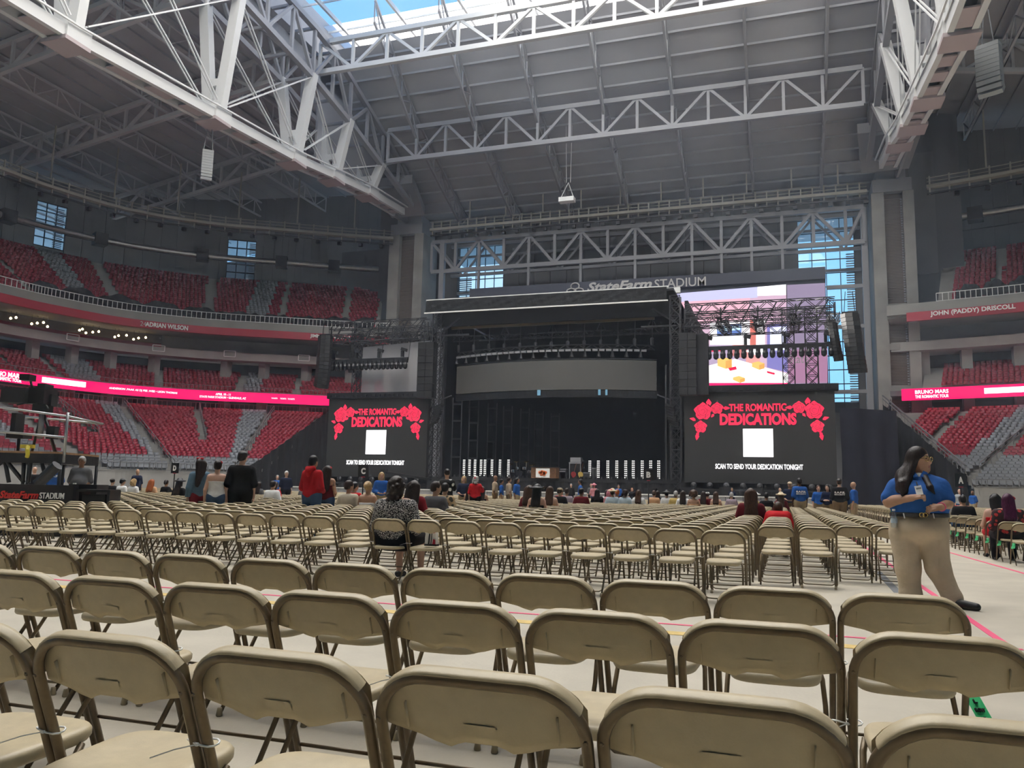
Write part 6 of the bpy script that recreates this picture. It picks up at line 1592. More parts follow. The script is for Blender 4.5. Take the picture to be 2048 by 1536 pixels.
seated(1326, 33, 'person in a black hat and white shirt', top='white', hair='black', hat='wide', skin='tan')
seated(1354, 32, 'man in a tan mustard shirt with dark skin', top='mustard', hair='grey', skin='brown', style='short', bw=1.15)
seated(1370, 30, 'woman with long dark hair in a white shirt', top='white', hair='dark', style='long', sleeve=1)
seated(1394, 29, 'woman with brown afro hair and a peach top', top='peach', hair='brown', style='afro', skin='tan', bare=True, sleeve=0)
seated(1407, 33, 'person in a maroon top beside the afro hair', top='maroon', hair='dark', style='long')
seated(1419, 35, 'person in a white cap and dark shirt', top='maroon', hair='dark', hat='cap', hatm='white_paint')
seated(1439, 33, 'woman with straight brown hair and bare shoulders', top='peach', hair='brown', style='long', bare=True, sleeve=0, skin='light')
seated(1451, 34, 'grey-haired man in a pale pink shirt', top='lilac', hair='grey', skin='light')
standing(1464, 58, 'staff man in a navy shirt leaning behind the barrier', PI, h=1.72, top='navy', bottom='black', skin='tan', hair='dark')
seated(1484, 16.3, 'woman with long brown highlighted hair in a maroon top', top='maroon', hair='brown', style='vlong', sleeve=1, bw=1.2, res=.02)
seated(1532, 15.4, 'man in a red shirt with his head bent far down', top='red', hair='brown', style='short', skin='light', lean=.45, nod=-1.0, res=.02)
seated(1507, 30, 'woman with smooth black hair in a mustard top', top='mustard', hair='black', style='long')
seated(1521, 34, 'person in a white hat and lilac top', top='lilac', hair='brown', hat='wide', hatm='white_paint')
seated(1531, 30, 'person in black with short black hair', top='black', hair='black', style='short', bw=1.1)
seated(1556, 31, 'woman in a white hat and maroon top', top='maroon', hair='brown', hat='wide', hatm='white_paint', style='long')
seated(1566, 29, 'woman in a beige hat with long brown hair and maroon top', top='maroon', hair='brown', hat='wide', hatm='straw', style='long')
standing(1560, 50, 'distant bald man in a dark shirt before the stage', PI, h=1.68, top='black', bottom='black', skin='light', style='bald')
standing(1580, 32, 'staff man in a navy polo with a beige cap and folded hands', PI-.1, h=1.72, top='navy', bottom='darkkhaki', skin='tan', hair='dark', hat='cap', hatm='cap_beige', arms='front', bw=1.15, face=True)
standing(1599, 30, 'tall guard in a blue shirt with white back lettering', .35, h=1.82, top='blue', bottom='khaki', skin='dark', hair='black', bw=1.15, extras=lettered('S.A.F.E.', .36, .14, sub='SECURITY'))
standing(1637, 33, 'young woman in a blue shirt with khaki trousers', PI+.2, h=1.62, top='blue', bottom='darkkhaki', skin='light', hair='brown', style='short', face=True)
standing(1655, 31, 'woman with long black hair in a navy jacket with folded arms', PI-.3, h=1.62, top='navy', bottom='darkkhaki', skin='light', hair='black', style='long', arms='fold', face=True, sleeve=.8)
standing(1679, 29.5, 'guard in a black jacket with white back lettering and headphones', .05, h=1.82, top='black', bottom='darkkhaki', skin='light', hair='brown', sleeve=1, bw=1.2, arms='front', hat='scarf', hatm='black_satin', extras=lettered('S.A.F.E.', .36, .14, sub='SECURITY'))
standing(1707, 29.5, 'bald man in a blue staff shirt and khaki trousers facing the guard', PI/2-.2, h=1.72, top='blue', bottom='khaki', skin='tan', style='bald', belly=.05, bw=1.12)
# --- right block
seated(1731, 30, 'person in a green hat and bright green top', top='green', hair='dark', hat='wide', hatm='green_hat')
seated(1748, 29, 'person in a white cap and beige top beside the green hat', top='beige', hair='dark', hat='cap', hatm='white_paint')
seated(1757, 28, 'woman with dark hair and a peach strapless top', top='peach', hair='dark', style='short', bare=True, sleeve=0)
seated(1786, 24, 'person in a pale pink shirt behind the standing guard', top='lilac', hair='dark', sleeve=.9, skin='light')
standing(1919, 44, 'man in a grey shirt standing before the right-hand stand wall', PI+.2, h=1.76, top='lightgrey', bottom='jeans', skin='light', style='bald')
standing(1945, 50, 'man in a blue shirt standing before the right-hand stand wall', PI-.6, h=1.76, top='blue', bottom='khaki', skin='brown', style='bald')
seated(1893, 24, 'person in a white shirt near the letter A sign', top='white', hair='black', hat='cap', bw=1.1)
seated(1922, 22, 'broad person in a black shirt under the letter A sign', top='black', hair='black', bw=1.3)
seated(1942, 24, 'person in a red shirt with dark hair near the letter A sign', top='red', hair='black', bw=1.1)
seated(1986, 24, 'child with dark hair in a white top', h=1.5, top='white', hair='dark', turn=.4)
seated(1968, 16.6, 'young woman in a strapless red dress with long black hair', top='red', bottom='red', hair='black', style='long', bare=True, sleeve=0, skin='light', legs=.45, turn=.7, lean=.12, res=.018)
seated(2028, 15.2, 'woman with long purple hair in a sheer black and red top', top='black', topmat='sheer', hair='purple', style='long', sleeve=.95, bw=1.35, bottom='black', res=.02, extras=flower('scarf_red', .09, .04))

# ================================================================== the standing guard in the aisle (built in a frame facing the camera)
G0 = atZ(1862, 1211, 0); gd = Vector((G0.x, G0.y, 0)).normalized(); gr_ = Vector((gd.y, -gd.x, 0))
MG = Matrix(((gr_.x, gd.x, 0, G0.x), (gr_.y, gd.y, 0, G0.y), (0, 0, 1, 0), (0, 0, 0, 1)))
def LG(px, py, off=0.0):
    d = ray(px, py); t = (G0.x*gd.x+G0.y*gd.y)/(d[0]*gd.x+d[1]*gd.y); p = np.array([0, 0, CAM_H])+d*t
    return np.array([(p[0]-G0.x)*gr_.x+(p[1]-G0.y)*gr_.y, off, p[2]])
guard_ = empty('person', G0, 'guard in blue polo and khaki trousers with long dark hair standing in the aisle', 'person')
def gput(name, fields, h, m, grow=0.0, cut=None, merge=None, parent=None):
    me = sdf_mesh(name, fields, h, m, grow, cut, MG, merge); return link(name, me, parent or guard_)
hc = LG(1838, 921)
head = Field().ell(hc+np.array([.0, 0, .02]), (.098, .085, .118), .03).ell(hc+np.array([.035, -.01, -.055]), (.072, .070, .078), .05).cap(hc+np.array([.088, -.02, .0]), hc+np.array([.112, -.025, -.022]), .011, .015, .02)
head.ell(hc+np.array([.092, -.022, -.070]), (.018, .022, .014), .012).ell(hc+np.array([.075, -.015, -.105]), (.03, .03, .024), .03).ell(hc+np.array([.02, -.005, -.125]), (.062, .06, .04), .04).ell(hc+np.array([.078, -.04, .012]), (.02, .03, .03), .03)
neckf = Field().cap(LG(1836, 958), hc+np.array([0, .01, -.08]), .078, .070, .03)
eL, wL = LG(1779, 1003, -.06), LG(1824, 996, -.27)
eR, wR = LG(1893, 1006, -.06), LG(1881, 1014, -.25)
armL = Field().cap(LG(1796, 984), eL, .066, .066, .03).cap(eL, wL, .062, .036, .03).cap(eL+(wL-eL)*.2, eL+(wL-eL)*.5, .058, .052, .03)
armR = Field().cap(LG(1878, 984), eR, .066, .066, .03).cap(eR, wR, .060, .036, .03)
handL = Field(); handL.cap(wL, wL+np.array([.03, -.01, .01]), .034, .03, .02); hand_field(handL, wL, np.array([.85, -.25, .22]), np.array([.2, .6, -.9]), 1.08, 1.15, -1)
handR = Field(); handR.cap(wR, wR+np.array([-.03, -.01, 0]), .034, .03, .02); hand_field(handR, wR, np.array([-.88, -.3, -.12]), np.array([-.2, .7, -.6]), 1.08, .9, 1)
tor = Field().cap(LG(1826, 962), LG(1793, 976), .075, .080, k=.09, fy=1.1).cap(LG(1850, 962), LG(1880, 976), .075, .080, k=.09, fy=1.1).cap(LG(1820, 986), LG(1858, 986), .155, k=.1, fy=.95).ell(LG(1826, 990, -.09), (.13, .13, .11), .08).ell(LG(1856, 990, -.09), (.13, .13, .11), .08)
tor.cap(LG(1819, 1010), LG(1860, 1011), .160, k=.1, fy=.98).cap(LG(1817, 1030), LG(1861, 1030), .155, k=.1, fy=.95).ell(LG(1840, 1014, -.06), (.22, .19, .13), .08)
hip = Field().cap(LG(1814, 1046), LG(1863, 1046), .155, k=.1, fy=.95).cap(LG(1809, 1066), LG(1866, 1066), .145, k=.1, fy=1.0).ell(LG(1842, 1058, -.10), (.19, .14, .11), .09)
kl, kr = LG(1816, 1136, -.03), LG(1876, 1136, -.02); al, ar = LG(1822, 1199, -.02), LG(1905, 1199, -.04)
al[2] = .10; ar[2] = .10
legL = Field().cap(LG(1811, 1074), kl, .155, .118, .05).cap(kl, al, .118, .102, .05)
legR = Field().cap(LG(1865, 1074), kr, .155, .115, .05).cap(kr, ar, .115, .088, .05)
al2 = al.copy(); al2[2] = .02; ar2 = ar.copy(); ar2[2] = .03
legL.cap(al, al2, .108, .112, .04); legR.cap(ar, ar2, .092, .10, .04)
tor.g = hip.g = -.02
gput('body', [head, neckf, armL, armR, handL, handR, tor, hip], .0075, 'skin_tan', 0, merge=.012)
tor.g = hip.g = 0
def unit(v): v = np.array(v, float); return v/np.linalg.norm(v)
slL = Field().cap(LG(1793, 975), LG(1781, 996, -.03), .085, .092, .06); slR = Field().cap(LG(1880, 975), LG(1890, 998, -.03), .085, .092, .06)
mat('polo_blue', (.022, .105, .36), .8, noise=.10, nscale=9, bump=.9, bscale=7, spec=.25); mat('khaki_cloth', (.56, .46, .33), .85, noise=.06, nscale=12, bump=.9, bscale=8, spec=.2)
wz = LG(1840, 1027)[2]
zsl = LG(1780, 1001)[2]
gput('polo_shirt', [tor, slL, slR], .010, 'polo_blue', .008, [((0, 0, wz+.004), (0, 0, -1))], .05)
cb = LG(1838, 951); coll = MB()
for s in (-1, 1):
    P = [cb+np.array([s*.075, .02, .035]), cb+np.array([s*.085, -.06, .02]), cb+np.array([s*.05, -.135, -.03]), cb+np.array([s*.012, -.135, -.015]), cb+np.array([s*.045, -.075, .04])]
    coll.prism([MG @ Vector(p) for p in P], (0, 0, .012))
coll.build('collar', 'polo_blue', guard_)
gput('undershirt', [Field().ell(cb+np.array([0, -.06, .0]), (.045, .045, .03))], .01, 'white_paint')
gput('trousers', [hip, legL, legR], .010, 'khaki_cloth', .006, [((0, 0, wz-.03), (0, 0, 1)), ((0, 0, .035), (0, 0, -1))], .03)
gput('belt', [tor, hip], .010, 'black_satin', .017, [((0, 0, wz+.010), (0, 0, 1)), ((0, 0, wz-.036), (0, 0, -1))], .05)
def gring(name, c, r, rt, m, ax=(0, 1, 0), n=20, k=8):
    a = Vector(ax).normalized(); x = a.orthogonal().normalized(); y = a.cross(x); mb = MB()
    mb.tube([MG @ (Vector(c)+(x*math.cos(2*math.pi*i/n)+y*math.sin(2*math.pi*i/n))*r) for i in range(n)], rt, k, closed=True); return mb.build(name, m, guard_, True)
bz_ = LG(1847, 1029, -.262); gring('buckle', bz_+np.array([-.016, 0, 0]), .022, .004, 'gold'); gring('buckle', bz_+np.array([.018, 0, 0]), .022, .004, 'gold')
gring('wristband', wR*.93+eR*.07, .043, .007, 'wrist_pink' if 'wrist_pink' in MATS else mat('wrist_pink', (.75, .12, .25), .5), tuple(wR-eR))
shR = Field().cap((LG(1914, 1210)[0], -.10, .05), (LG(1952, 1219)[0], -.20, .04), .052, .040, .02); shL = Field().cap((al[0], .02, .05), (al[0]-.03, -.22, .045), .052, .042, .02)
gput('shoe', [shR], .009, 'shoe_black', 0, [((0, 0, .004), (0, 0, -1))]); gput('shoe', [shL], .009, 'shoe_black', 0, [((0, 0, .004), (0, 0, -1))])
hair = Field().ell(hc+np.array([-.018, .012, .045]), (.112, .105, .118), .04).cap(hc+np.array([-.075, .0, 0]), LG(1808, 958, -.06), .062, .075, .05).cap(LG(1806, 950, -.02), LG(1803, 978, -.14), .075, .060, .05).cap(LG(1806, 968, -.17), LG(1806, 990, -.235), .050, .018, .04)
hair.cap(hc+np.array([-.03, -.055, .03]), LG(1816, 962, -.12), .035, .04, .03).cap(LG(1816, 962, -.12), LG(1813, 985, -.22), .038, .018, .03).cap(hc+np.array([-.01, .06, -.04]), LG(1846, 962, -.02), .05, .05, .04)
hair.cap(LG(1850, 955, -.10), LG(1860, 975, -.21), .034, .030, .03).cap(LG(1860, 975, -.21), LG(1869, 988, -.245), .030, .010, .03)
gput('hair', [hair], .009, 'hair_dark', 0, [(hc+np.array([.070, -.03, .05]), unit((.95, -.15, -.55))), (hc+np.array([-.015, -.078, .0]), unit((.55, -.85, -.3)))] if False else [(hc+np.array([.056, -.0, .075]), unit((.90, -.05, -.60)))][:0]+[(hc+np.array([.0, 0, 0]), unit((0, 0, 1)))][:0])
# face details on the cheek turned to the camera
for nm, c, r, m in (('eye', (.070, -.066, .018), (.013, .012, .008), 'eye_dark'), ('brow', (.074, -.064, .046), (.026, .012, .005), 'hair_dark'), ('lip', (.094, -.036, -.064), (.016, .022, .006), 'lip'), ('lip', (.090, -.036, -.076), (.014, .020, .006), 'lip')):
    gput(nm, [Field().ell(hc+np.array(c), r)], min(r)*.5, m)
gl = hc+np.array([.078, -.082, .014]); gring('glasses_rim', gl, .026, .0025, 'gold', (.5, -.8, 0), 18, 6); gring('glasses_rim', gl+np.array([.045, .055, 0]), .024, .0025, 'gold', (.8, -.5, 0), 18, 6)
MB().bar(MG @ Vector(gl+np.array([-.02, -.004, .006])), MG @ Vector(hc+np.array([-.02, -.088, .016])), .004).build('glasses_temple', 'gold', guard_)
# badge, pockets, bottle
bd = LG(1838, 981, -.275); RB = Matrix(((gr_.x, gd.x, 0), (gr_.y, gd.y, 0), (0, 0, 1))) @ Matrix.Rotation(-.2, 3, 'Y') @ Matrix.Rotation(-.35, 3, 'X')
MB().box(MG @ Vector(bd), (.068, .004, .105), R=RB).build('badge', 'white_paint', guard_); MB().box(MG @ Vector(bd+np.array([0, -.004, .02])), (.05, .004, .018), R=RB).build('badge_print', 'grey_tape', guard_); MB().bar(MG @ Vector(bd+np.array([-.012, 0, .05])), MG @ Vector(bd+np.array([-.02, .03, .09])), .012, .006).build('badge_clip', 'black_satin', guard_)
for px in (1809, 1867): p = LG(px, 1031, -.225 if px > 1850 else -.215); MB().box(MG @ Vector(p), (.012, .012, .055), R=RB).build('belt_loop_tag', 'white_paint', guard_)
for t, dz in ((.35, .0), (.45, .012), (.55, -.006), (.42, -.02), (.62, .008)):
    c = eL+(wL-eL)*t+np.array([0, -.052+.02*t, dz+.012]); gput('tattoo', [Field().ell(c, (.016, .007, .010))], .004, 'tattoo_ink' if 'tattoo_ink' in MATS else mat('tattoo_ink', (.10, .075, .07), .6))
bt = MG @ Vector(LG(1789, 1036, -.17)); o = empty('water_bottle', bt, 'clear plastic water bottle tucked in the pocket of the standing guard', 'bottle')
def clear_plastic():
    m = bpy.data.materials.new('clear_plastic'); m.use_nodes = True; n = m.node_tree; n.nodes.clear(); o_ = n.nodes.new('ShaderNodeOutputMaterial'); t = n.nodes.new('ShaderNodeBsdfTransparent'); g = n.nodes.new('ShaderNodeBsdfGlossy'); x = n.nodes.new('ShaderNodeMixShader'); t.inputs[0].default_value = (.85, .9, .93, 1); g.inputs['Roughness'].default_value = .08; x.inputs[0].default_value = .25
    n.links.new(t.outputs[0], x.inputs[1]); n.links.new(g.outputs[0], x.inputs[2]); n.links.new(x.outputs[0], o_.inputs[0]); MATS['clear_plastic'] = m
clear_plastic()
MB().lathe([(.032, -.10), (.034, -.09), (.034, .02), (.030, .05), (.014, .075), (.013, .085)], 14, bt).build('body', 'clear_plastic', o, True); MB().lathe([(.016, .082), (.016, .10)], 12, bt).build('cap', 'white_paint', o); MB().lathe([(.0345, -.05), (.0345, .0)], 14, bt).build('label', 'cloth_paleblue', o)

# ================================================================== woman in the speckled blouse
i0 = min((i for i in CHV if CH[i][3] == 'mid' and CH[i][4] == 0), key=lambda i: abs(chp[i][0]-812)); OCC.add(i0); sx_, sy_ = CH[i0][0], CH[i0][1]
def sp_extra(root, q, sh, M, zh, A, wr, hdn): pass
person((sx_, sy_, 0), 0.0, 'woman in a speckled black and white blouse with dark curly bob hair, seated', h=1.70, pose='sit', topmat='speckled', bottom='black', skin='light', hair='dark', style='bob', sleeve=.5, bw=1.38, legs=.45, res=.013, turn=-.15, longtop=.0, nod=-.15)
i1 = min((i for i in CHV if CH[i][3] == 'mid' and CH[i][4] == 0), key=lambda i: abs(CH[i][0]-(sx_+S2))); bx, by = CH[i1][0]+.03, CH[i1][1]-.03
o = empty('shoulder_bag', (bx, by, .447), 'small white bag with black stripes and a red print standing on an empty chair', 'bag')
def bagq(x, z, y): return Vector((bx+x, by+y, .447+z))
P = [(-.06, 0), (.09, 0), (.085, .1), (.075, .22), (.085, .31), (-.03, .31), (-.045, .2), (-.06, .1)]
MB().prism([bagq(x, z, -.03) for x, z in P], (0, .07, 0)).build('body', 'cloth_white' if 'cloth_white' in MATS else 'white_paint', o)
MB().prism([bagq(x, z, -.035) for x, z in ((-.02, 0), (0, 0), (.015, .2), (.02, .31), (.0, .31), (-.003, .2))], (0, .004, 0)).build('stripe', 'black_satin', o); MB().prism([bagq(x, z, -.035) for x, z in ((.015, 0), (.025, 0), (.04, .2), (.05, .31), (.04, .31), (.03, .2))], (0, .004, 0)).build('stripe', 'black_satin', o)
MB().prism([bagq(x, z, -.036) for x, z in ((.04, .02), (.08, .02), (.078, .075), (.05, .085))], (0, .004, 0)).build('print', 'red_paint', o); MB().prism([bagq(x, z, -.036) for x, z in ((.05, .15), (.075, .16), (.07, .2), (.05, .19))], (0, .004, 0)).build('print', 'red_paint', o)
MB().box(bagq(.015, .012, .005), (.16, .085, .024)).build('base', 'black_satin', o)

# ================================================================== letter signs
for L_, px, py0, py1, dep, w in (('A', 1921, 947, 974, 24, .335), ('B', 1297, 938, 961, 30, .38), ('C', 727, 930, 954, 27, .36), ('D', 350, 926, 946.5, 31, .30)):
    a, c = atD(px, py1, dep), atD(px, py0, dep); o = empty('letter_sign', (a.x, a.y, 0), 'black sign board with a white letter %s on a thin pole' % L_, 'sign', 'section letter signs'); r = Vector((math.cos(YAW*.6), math.sin(YAW*.6), 0)); n = Vector((-r.y, r.x, 0)); m = (a+c)/2; R = Matrix(((r.x, n.x, 0), (r.y, n.y, 0), (0, 0, 1)))
    MB().box(m, (w, .03, c.z-a.z), R=R).build('board', 'black_satin', o); put_text('letter', L_, m-n*.02, r, (0, 0, 1), w*.42, (c.z-a.z)*.52, 'letter_white', o, bold=.05)
    MB().tube([(m.x, m.y, a.z), (m.x, m.y, .02)], .022, 8).build('pole', 'black_steel', o); MB().lathe([(.18, 0), (.16, .02), (.03, .04)], 14, (m.x, m.y, 0)).build('base', 'black_steel', o); MB().box((m.x, m.y, a.z+.0), (.12, .05, .03), R=R).build('clamp', 'red_paint', o)

# ================================================================== floor tape
def tape(name, pts, w, m, label): 
    P = [Vector(p) for p in pts]; v = []; f = []
    for i, p in enumerate(P):
        d = (P[min(i+1, len(P)-1)]-P[max(i-1, 0)]).normalized(); n = Vector((-d.y, d.x, 0))*w/2; v += [p+n+Vector((0, 0, .004)), p-n+Vector((0, 0, .004)), p+n, p-n]
    for i in range(len(P)-1): a = 4*i; c = a+4; f += [(a+1, c+1, c, a), (a, c, c+2, a+2), (a+3, c+3, c+1, a+1)]
    return tag(link(name, mk(name, v, f, m)), label, 'tape', 'floor tapes')
A_, B_ = atZ(2000, 1281, 0), atZ(1775, 1126, 0); d_ = (B_-A_).normalized()
tape('floor_tape', [A_-d_*4, A_, B_, B_+d_*32], .065, 'pink_tape', 'pink floor tape running along the aisle past the standing guard')
A_, B_ = atZ(2048, 1147, 0), atZ(1895, 1104, 0); d_ = (B_-A_).normalized(); tape('floor_tape', [A_-d_*5, A_, B_, B_+d_*20], .065, 'pink_tape', 'pink floor tape along the front of the chair block across the aisle')
Yp = atZ(1030, 1226, 0).y; tape('floor_tape', [(-9, Yp, 0), (1.72, Yp, 0)], .05, 'pink_tape', 'pink floor tape across the aisle behind the rear chair rows')
Yy = atZ(1036, 1243, 0).y; tape('floor_tape', [(-9, Yy, 0), (.9, Yy, 0)], .16, 'yellow_tape', 'wide worn yellow floor stripe beside the pink cross tape')
A_, B_ = atZ(1755, 1143, 0), atZ(1797, 1186, 0); tape('floor_tape', [A_, B_], .10, 'grey_tape', 'short dark grey floor tape behind the end chairs')

# ================================================================== row tags and cable ties
p = [atD(px, py, dp) for px, py, dp in ((1926, 1387, 3.20), (1960, 1394, 3.17), (1990, 1447, 3.10), (1963, 1453, 3.10))]
o = empty('row_tag', p[0], 'green paper row tag lettered in black hanging from the last chair of its row', 'tag'); nn = (p[1]-p[0]).cross(p[3]-p[0]).normalized()*.002
MB().prism(p, nn).build('paper', 'green_tag', o); u = ((p[0]+p[1])-(p[2]+p[3])).normalized(); r = ((p[1]-p[0])+(p[2]-p[3])).normalized()
if r.cross(u).dot(Vector((0, -1, 0))) < 0: pass
for t, f_, w in (('L', .22, .012), ('ROW', .52, .034), ('1', .82, .008)): put_text('lettering', t, (p[0]+p[1])/2*(1-f_)+(p[2]+p[3])/2*f_-Vector(ray(1960, 1420)).normalized()*.004, r, u, w, .014, 'black_matte', o, bold=.02)
n = 0
for i in CHV[:900]:
    x, y, rz, bk, r_ = CH[i]
    if (bk == 'right' and x < 4.3 and y < 40) or (bk == 'step' and x > 1.2 and y < 45 and r_ % 2 == 0):
        sd = -.2 if bk == 'right' else .2; P = [Vector((x+sd, y-.02, .40)), Vector((x+sd+.045, y-.04, .41)), Vector((x+sd+.02, y-.09, .31)), Vector((x+sd-.04, y-.07, .30))]
        tag(MB().prism(P, (0, .003, 0)).build('row_tag', 'green_tag'), 'small green paper tag tied under %s' % ('an end chair across the aisle from the standing guard' if bk == 'right' else 'an end chair beside the pink aisle tape'), 'tag', 'small green row tags %s' % bk)
def tie(x, y, z, lab, grp):
    Pm = []; n = 14
    for k in range(n): a = 2*math.pi*k/n; Pm.append((x+.042*math.cos(a), y+.022*math.sin(a), z+.004*math.sin(2*a)))
    o = empty('cable_tie', (x, y, z), lab, 'cable tie', grp); MB().tube(Pm, .0026, 5, closed=True).build('loop', 'zip_white', o, True); MB().tube([(x+.0, y-.022, z), (x-.03, y-.06, z-.004), (x-.075, y-.09, z-.02)], .0017, 5).build('tail', 'zip_white', o)
    MB().box((x, y-.024, z), (.007, .006, .007)).build('head', 'zip_white', o)
for r in range(3):
    xs_ = sorted(CH[i][:2] for i in CHV if CH[i][3] == 'near' and CH[i][4] == r)
    for (a, ya), (c, yc) in zip(xs_[:-1], xs_[1:]):
        z = .50+random.uniform(-.03, .02); tie((a+c)/2, (ya+yc)/2+FOOT_Y-LEAN*z, z, 'white cable tie joining two chairs of the %s row behind the cross aisle' % ('third', 'second', 'first')[r], 'cable ties of the %s row' % ('third', 'second', 'first')[r])
xs_ = sorted(CH[i][:2] for i in CHV if CH[i][3] == 'mid' and CH[i][4] == 0)
for (a, ya), (c, yc) in zip(xs_[:-1], xs_[1:]): tie((a+c)/2, (ya+yc)/2+FOOT_Y-LEAN*.47, .47, 'white cable tie joining two chairs in the row of the speckled blouse', 'cable ties of the speckled-blouse row')

# ================================================================== camera platform on the left
BD = 16.6; cr_ = Vector((math.cos(YAW+.5), math.sin(YAW+.5), 0)); cd_ = Vector((-cr_.y, cr_.x, 0)); RC = Matrix(((cr_.x, cd_.x, 0), (cr_.y, cd_.y, 0), (0, 0, 1)))
a, c = atD(-60, 970, BD), atD(148, 967, BD); top = (a.z+c.z)/2; mid = (a+c)/2; cr_ = Vector((c.x-a.x, c.y-a.y, 0)).normalized(); cd_ = Vector((-cr_.y, cr_.x, 0)); RC = Matrix(((cr_.x, cd_.x, 0), (cr_.y, cd_.y, 0), (0, 0, 1))); wd = Vector((c.x-a.x, c.y-a.y, 0)).length
o = empty('platform_skirt', (mid.x, mid.y, 0), 'black barrier board with red and white stadium lettering at the camera platform', 'barrier')
MB().box(Vector((mid.x, mid.y, top/2))+cd_*.1, (wd, .2, top), R=RC).build('board', 'black_satin', o)
t0, t1 = atD(2, 989, BD), atD(80, 990, BD); put_text('lettering', 'StateFarm', (t0+t1)/2-cd_*.05, cr_, (0, 0, 1), (t1-t0).length, .155, 'letter_red' if 'letter_red' in MATS else mat('letter_red', (.62, .025, .02), .5) and 'letter_red', o, shear=.28, bold=.035)
t0, t1 = atD(82, 991, BD), atD(131, 992, BD); put_text('lettering', 'STADIUM', (t0+t1)/2-cd_*.05, cr_, (0, 0, 1), (t1-t0).length, .125, 'letter_white', o, bold=.01)
a, c = atD(150, 968, BD+.6), atD(206, 970, BD+.6); mid = (a+c)/2; MB().box((mid.x, mid.y, mid.z/2), ((c-a).length, .5, mid.z), R=RC).build('side_board', 'black_satin', o)
a, c = atD(166, 976, BD), atD(231, 977, BD); mid = (a+c)/2; o = empty('road_case', (mid.x, mid.y, 0), 'open-framed black road case at the end of the platform barrier', 'case'); w = (c-a).length
MB().box(Vector((mid.x, mid.y, .45)), (w*.7, .4, .85), R=RC).build('body', 'black_matte', o)
for s in (-1, 1): MB().box(Vector((mid.x, mid.y, .78))+cr_*s*w*.47, (.06, .45, .36), R=RC).build('side_frame', 'black_satin', o); MB().box(Vector((mid.x, mid.y, .78+s*.17)), (w, .45, .05), R=RC).build('rail', 'black_satin', o)
MB().box(Vector((mid.x, mid.y, .3)), (w, .45, .6), R=RC).build('plinth', 'black_matte', o)
PD = 20.5
def pp(px, py, d=0.0): return atD(px, py, PD)+cd_*d
o = empty('camera_platform', (*pp(40, 1000).xy, 0), 'scaffold camera platform with wooden deck and tubular guard rails', 'platform')
zd = pp(60, 903).z; e0, e1 = pp(-60, 905), pp(122, 910); m = (e0+e1)/2+cd_*.9
MB().box((m.x, m.y, zd-.02), ((e1-e0).length, 2.0, .05), R=RC).build('deck', 'plywood', o); MB().box((m.x, m.y, zd-.17), ((e1-e0).length, 2.0, .24), R=RC).build('edge_beam', 'black_matte', o)
def tub(a, b, r, m, nm): MB().tube([a, b], r, 8).build(nm, m, o, True)
tub(pp(-60, 806), pp(136, 833), .03, 'scaffold_tube', 'guard_rail'); tub(pp(-60, 858), pp(133, 875), .03, 'scaffold_tube', 'guard_rail'); tub(pp(-60, 818, 1.8), pp(134, 836, 1.8), .03, 'scaffold_tube', 'guard_rail'); tub(pp(136, 825), pp(127, 925), .035, 'scaffold_tube', 'post'); tub(pp(136, 833), pp(134, 836, 1.8), .03, 'scaffold_tube', 'guard_rail')
for ax, ay, bx_, by_ in ((-5, 900, 48, 965), (10, 922, 18, 965), (48, 920, 46, 965), (62, 920, 56, 965), (82, 920, 94, 962), (-10, 935, 12, 918)): tub(pp(ax, ay), pp(bx_, by_), .05, 'black_steel', 'brace')
for px in (-30, 46, 118): b_ = pp(px, 960); tub(Vector((b_.x, b_.y, 0)), Vector((b_.x, b_.y, zd-.1)), .04, 'black_steel', 'leg'); b_ = pp(px, 960, 1.8); tub(Vector((b_.x, b_.y, 0)), Vector((b_.x, b_.y, zd-.1)), .04, 'black_steel', 'leg')
MB().tube([pp(58, 893, -.06), pp(61, 900, -.13), pp(62, 910, -.14), pp(60, 915, -.13)], .05, 6).build('strap', 'yellow_strap', o); MB().box(pp(46, 892, .2), (.32, .12, .09), R=RC).build('strap_roll', 'yellow_strap', o)
o = empty('broadcast_camera', (*pp(60, 900, .6).xy, zd), 'black broadcast camera on a heavy tripod standing on the platform', 'camera'); T0 = pp(58, 815, .6)
for bx_ in (36, 62, 86): tub(T0, Vector((*pp(bx_, 898, .6+(.5 if bx_ == 62 else 0)).xy, zd)), .035, 'black_satin', 'tripod_leg')
tub(T0, Vector((T0.x, T0.y, zd+.35)), .07, 'steel_paint', 'column'); MB().box(T0+Vector((0, 0, .06)), (.35, .35, .22), R=RC).build('pan_head', 'black_matte', o)
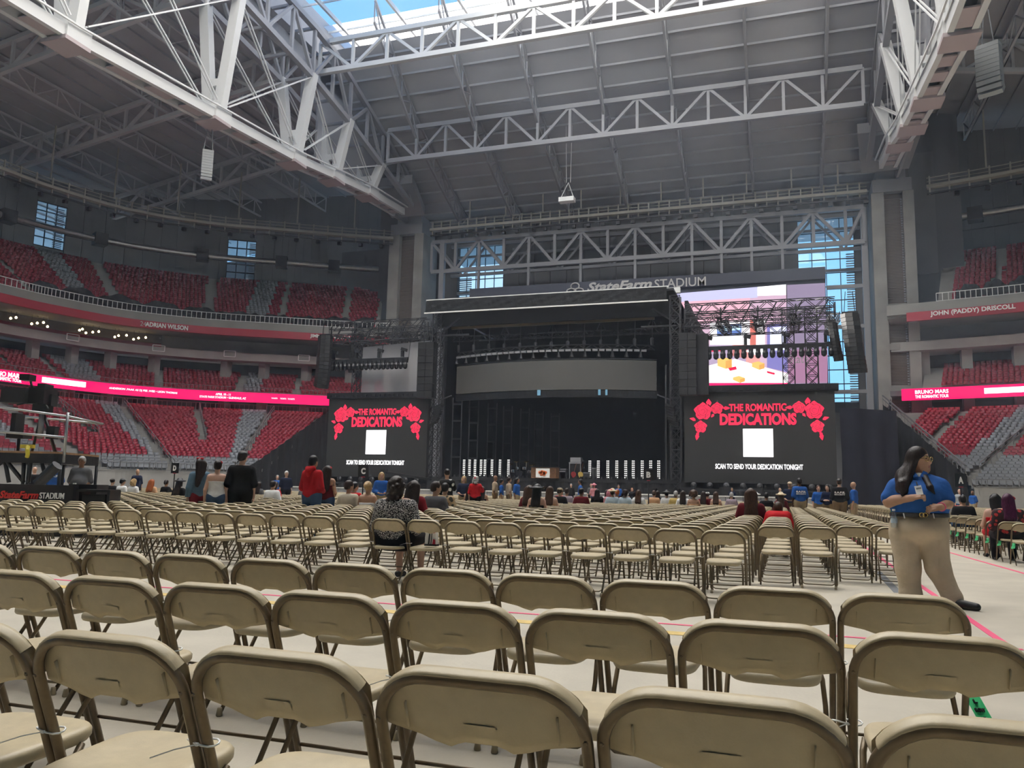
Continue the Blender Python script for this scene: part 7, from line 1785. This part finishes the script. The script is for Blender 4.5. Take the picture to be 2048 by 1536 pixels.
cc = pp(58, 788, .6); MB().box(cc, (.42, .6, .42), R=RC).build('body', 'black_satin', o); MB().box(pp(18, 788, .4), (.62, .5, .38), R=RC).build('lens', 'black_matte', o); MB().box(pp(32, 750, .5), (.26, .3, .16), R=RC).build('viewfinder', 'black_satin', o); tub(pp(38, 757, .5), pp(42, 775, .5), .03, 'black_steel', 'arm'); MB().box(pp(64, 768, .6), (.2, .4, .14), R=RC).build('handle', 'black_matte', o); tub(cc+Vector((0, 0, -.1)), pp(24, 808, .2), .018, 'grey_truss', 'pan_bar'); tub(cc+Vector((0, 0, -.1)), pp(84, 815, .3), .018, 'grey_truss', 'pan_bar')
MB().box(pp(72, 795, .7), (.16, .3, .3), R=RC).build('battery', 'black_matte', o); MB().box(pp(78, 862, .6), (.22, .2, .32), R=RC).build('weight_bag', 'black_matte', o)
o = MB().tube([pp(103, 968, -.6), pp(141, 932, -.6)], .135, 14).build('black_tube', 'black_satin'); tag(o, 'thick black tube leaning behind the platform barrier', 'tube')
o = empty('operator_chair', (*pp(5, 900, .8).xy, zd), 'dark operator seat at the left end of the camera platform', 'chair'); MB().box(pp(0, 868, .8), (.45, .4, .12), R=RC).build('seat', 'black_matte', o); MB().box(pp(-8, 840, .9), (.12, .4, .5), R=RC).build('backrest', 'black_matte', o); tub(pp(0, 872, .8), Vector((*pp(0, 872, .8).xy, zd)), .04, 'black_steel', 'pedestal')

# ================================================================== thin stage haze hanging in the hall
def haze():
    m = bpy.data.materials.new('haze'); m.use_nodes = True; n = m.node_tree; n.nodes.clear()
    o = n.nodes.new('ShaderNodeOutputMaterial'); v = n.nodes.new('ShaderNodeVolumeScatter'); v.inputs['Color'].default_value = (.68, .80, 1, 1); v.inputs['Density'].default_value = .00045; v.inputs['Anisotropy'].default_value = .2
    n.links.new(v.outputs[0], o.inputs['Volume']); MATS['haze'] = m
    q = MB().box((-20, 55, 27.6), (150, 108, 55)).build('stage_haze', 'haze'); tag(q, 'thin bluish stage haze hanging in the air of the hall', 'haze', kind='stuff')
haze()
SC.cycles.volume_bounces = 1; SC.cycles.volume_step_rate = 10
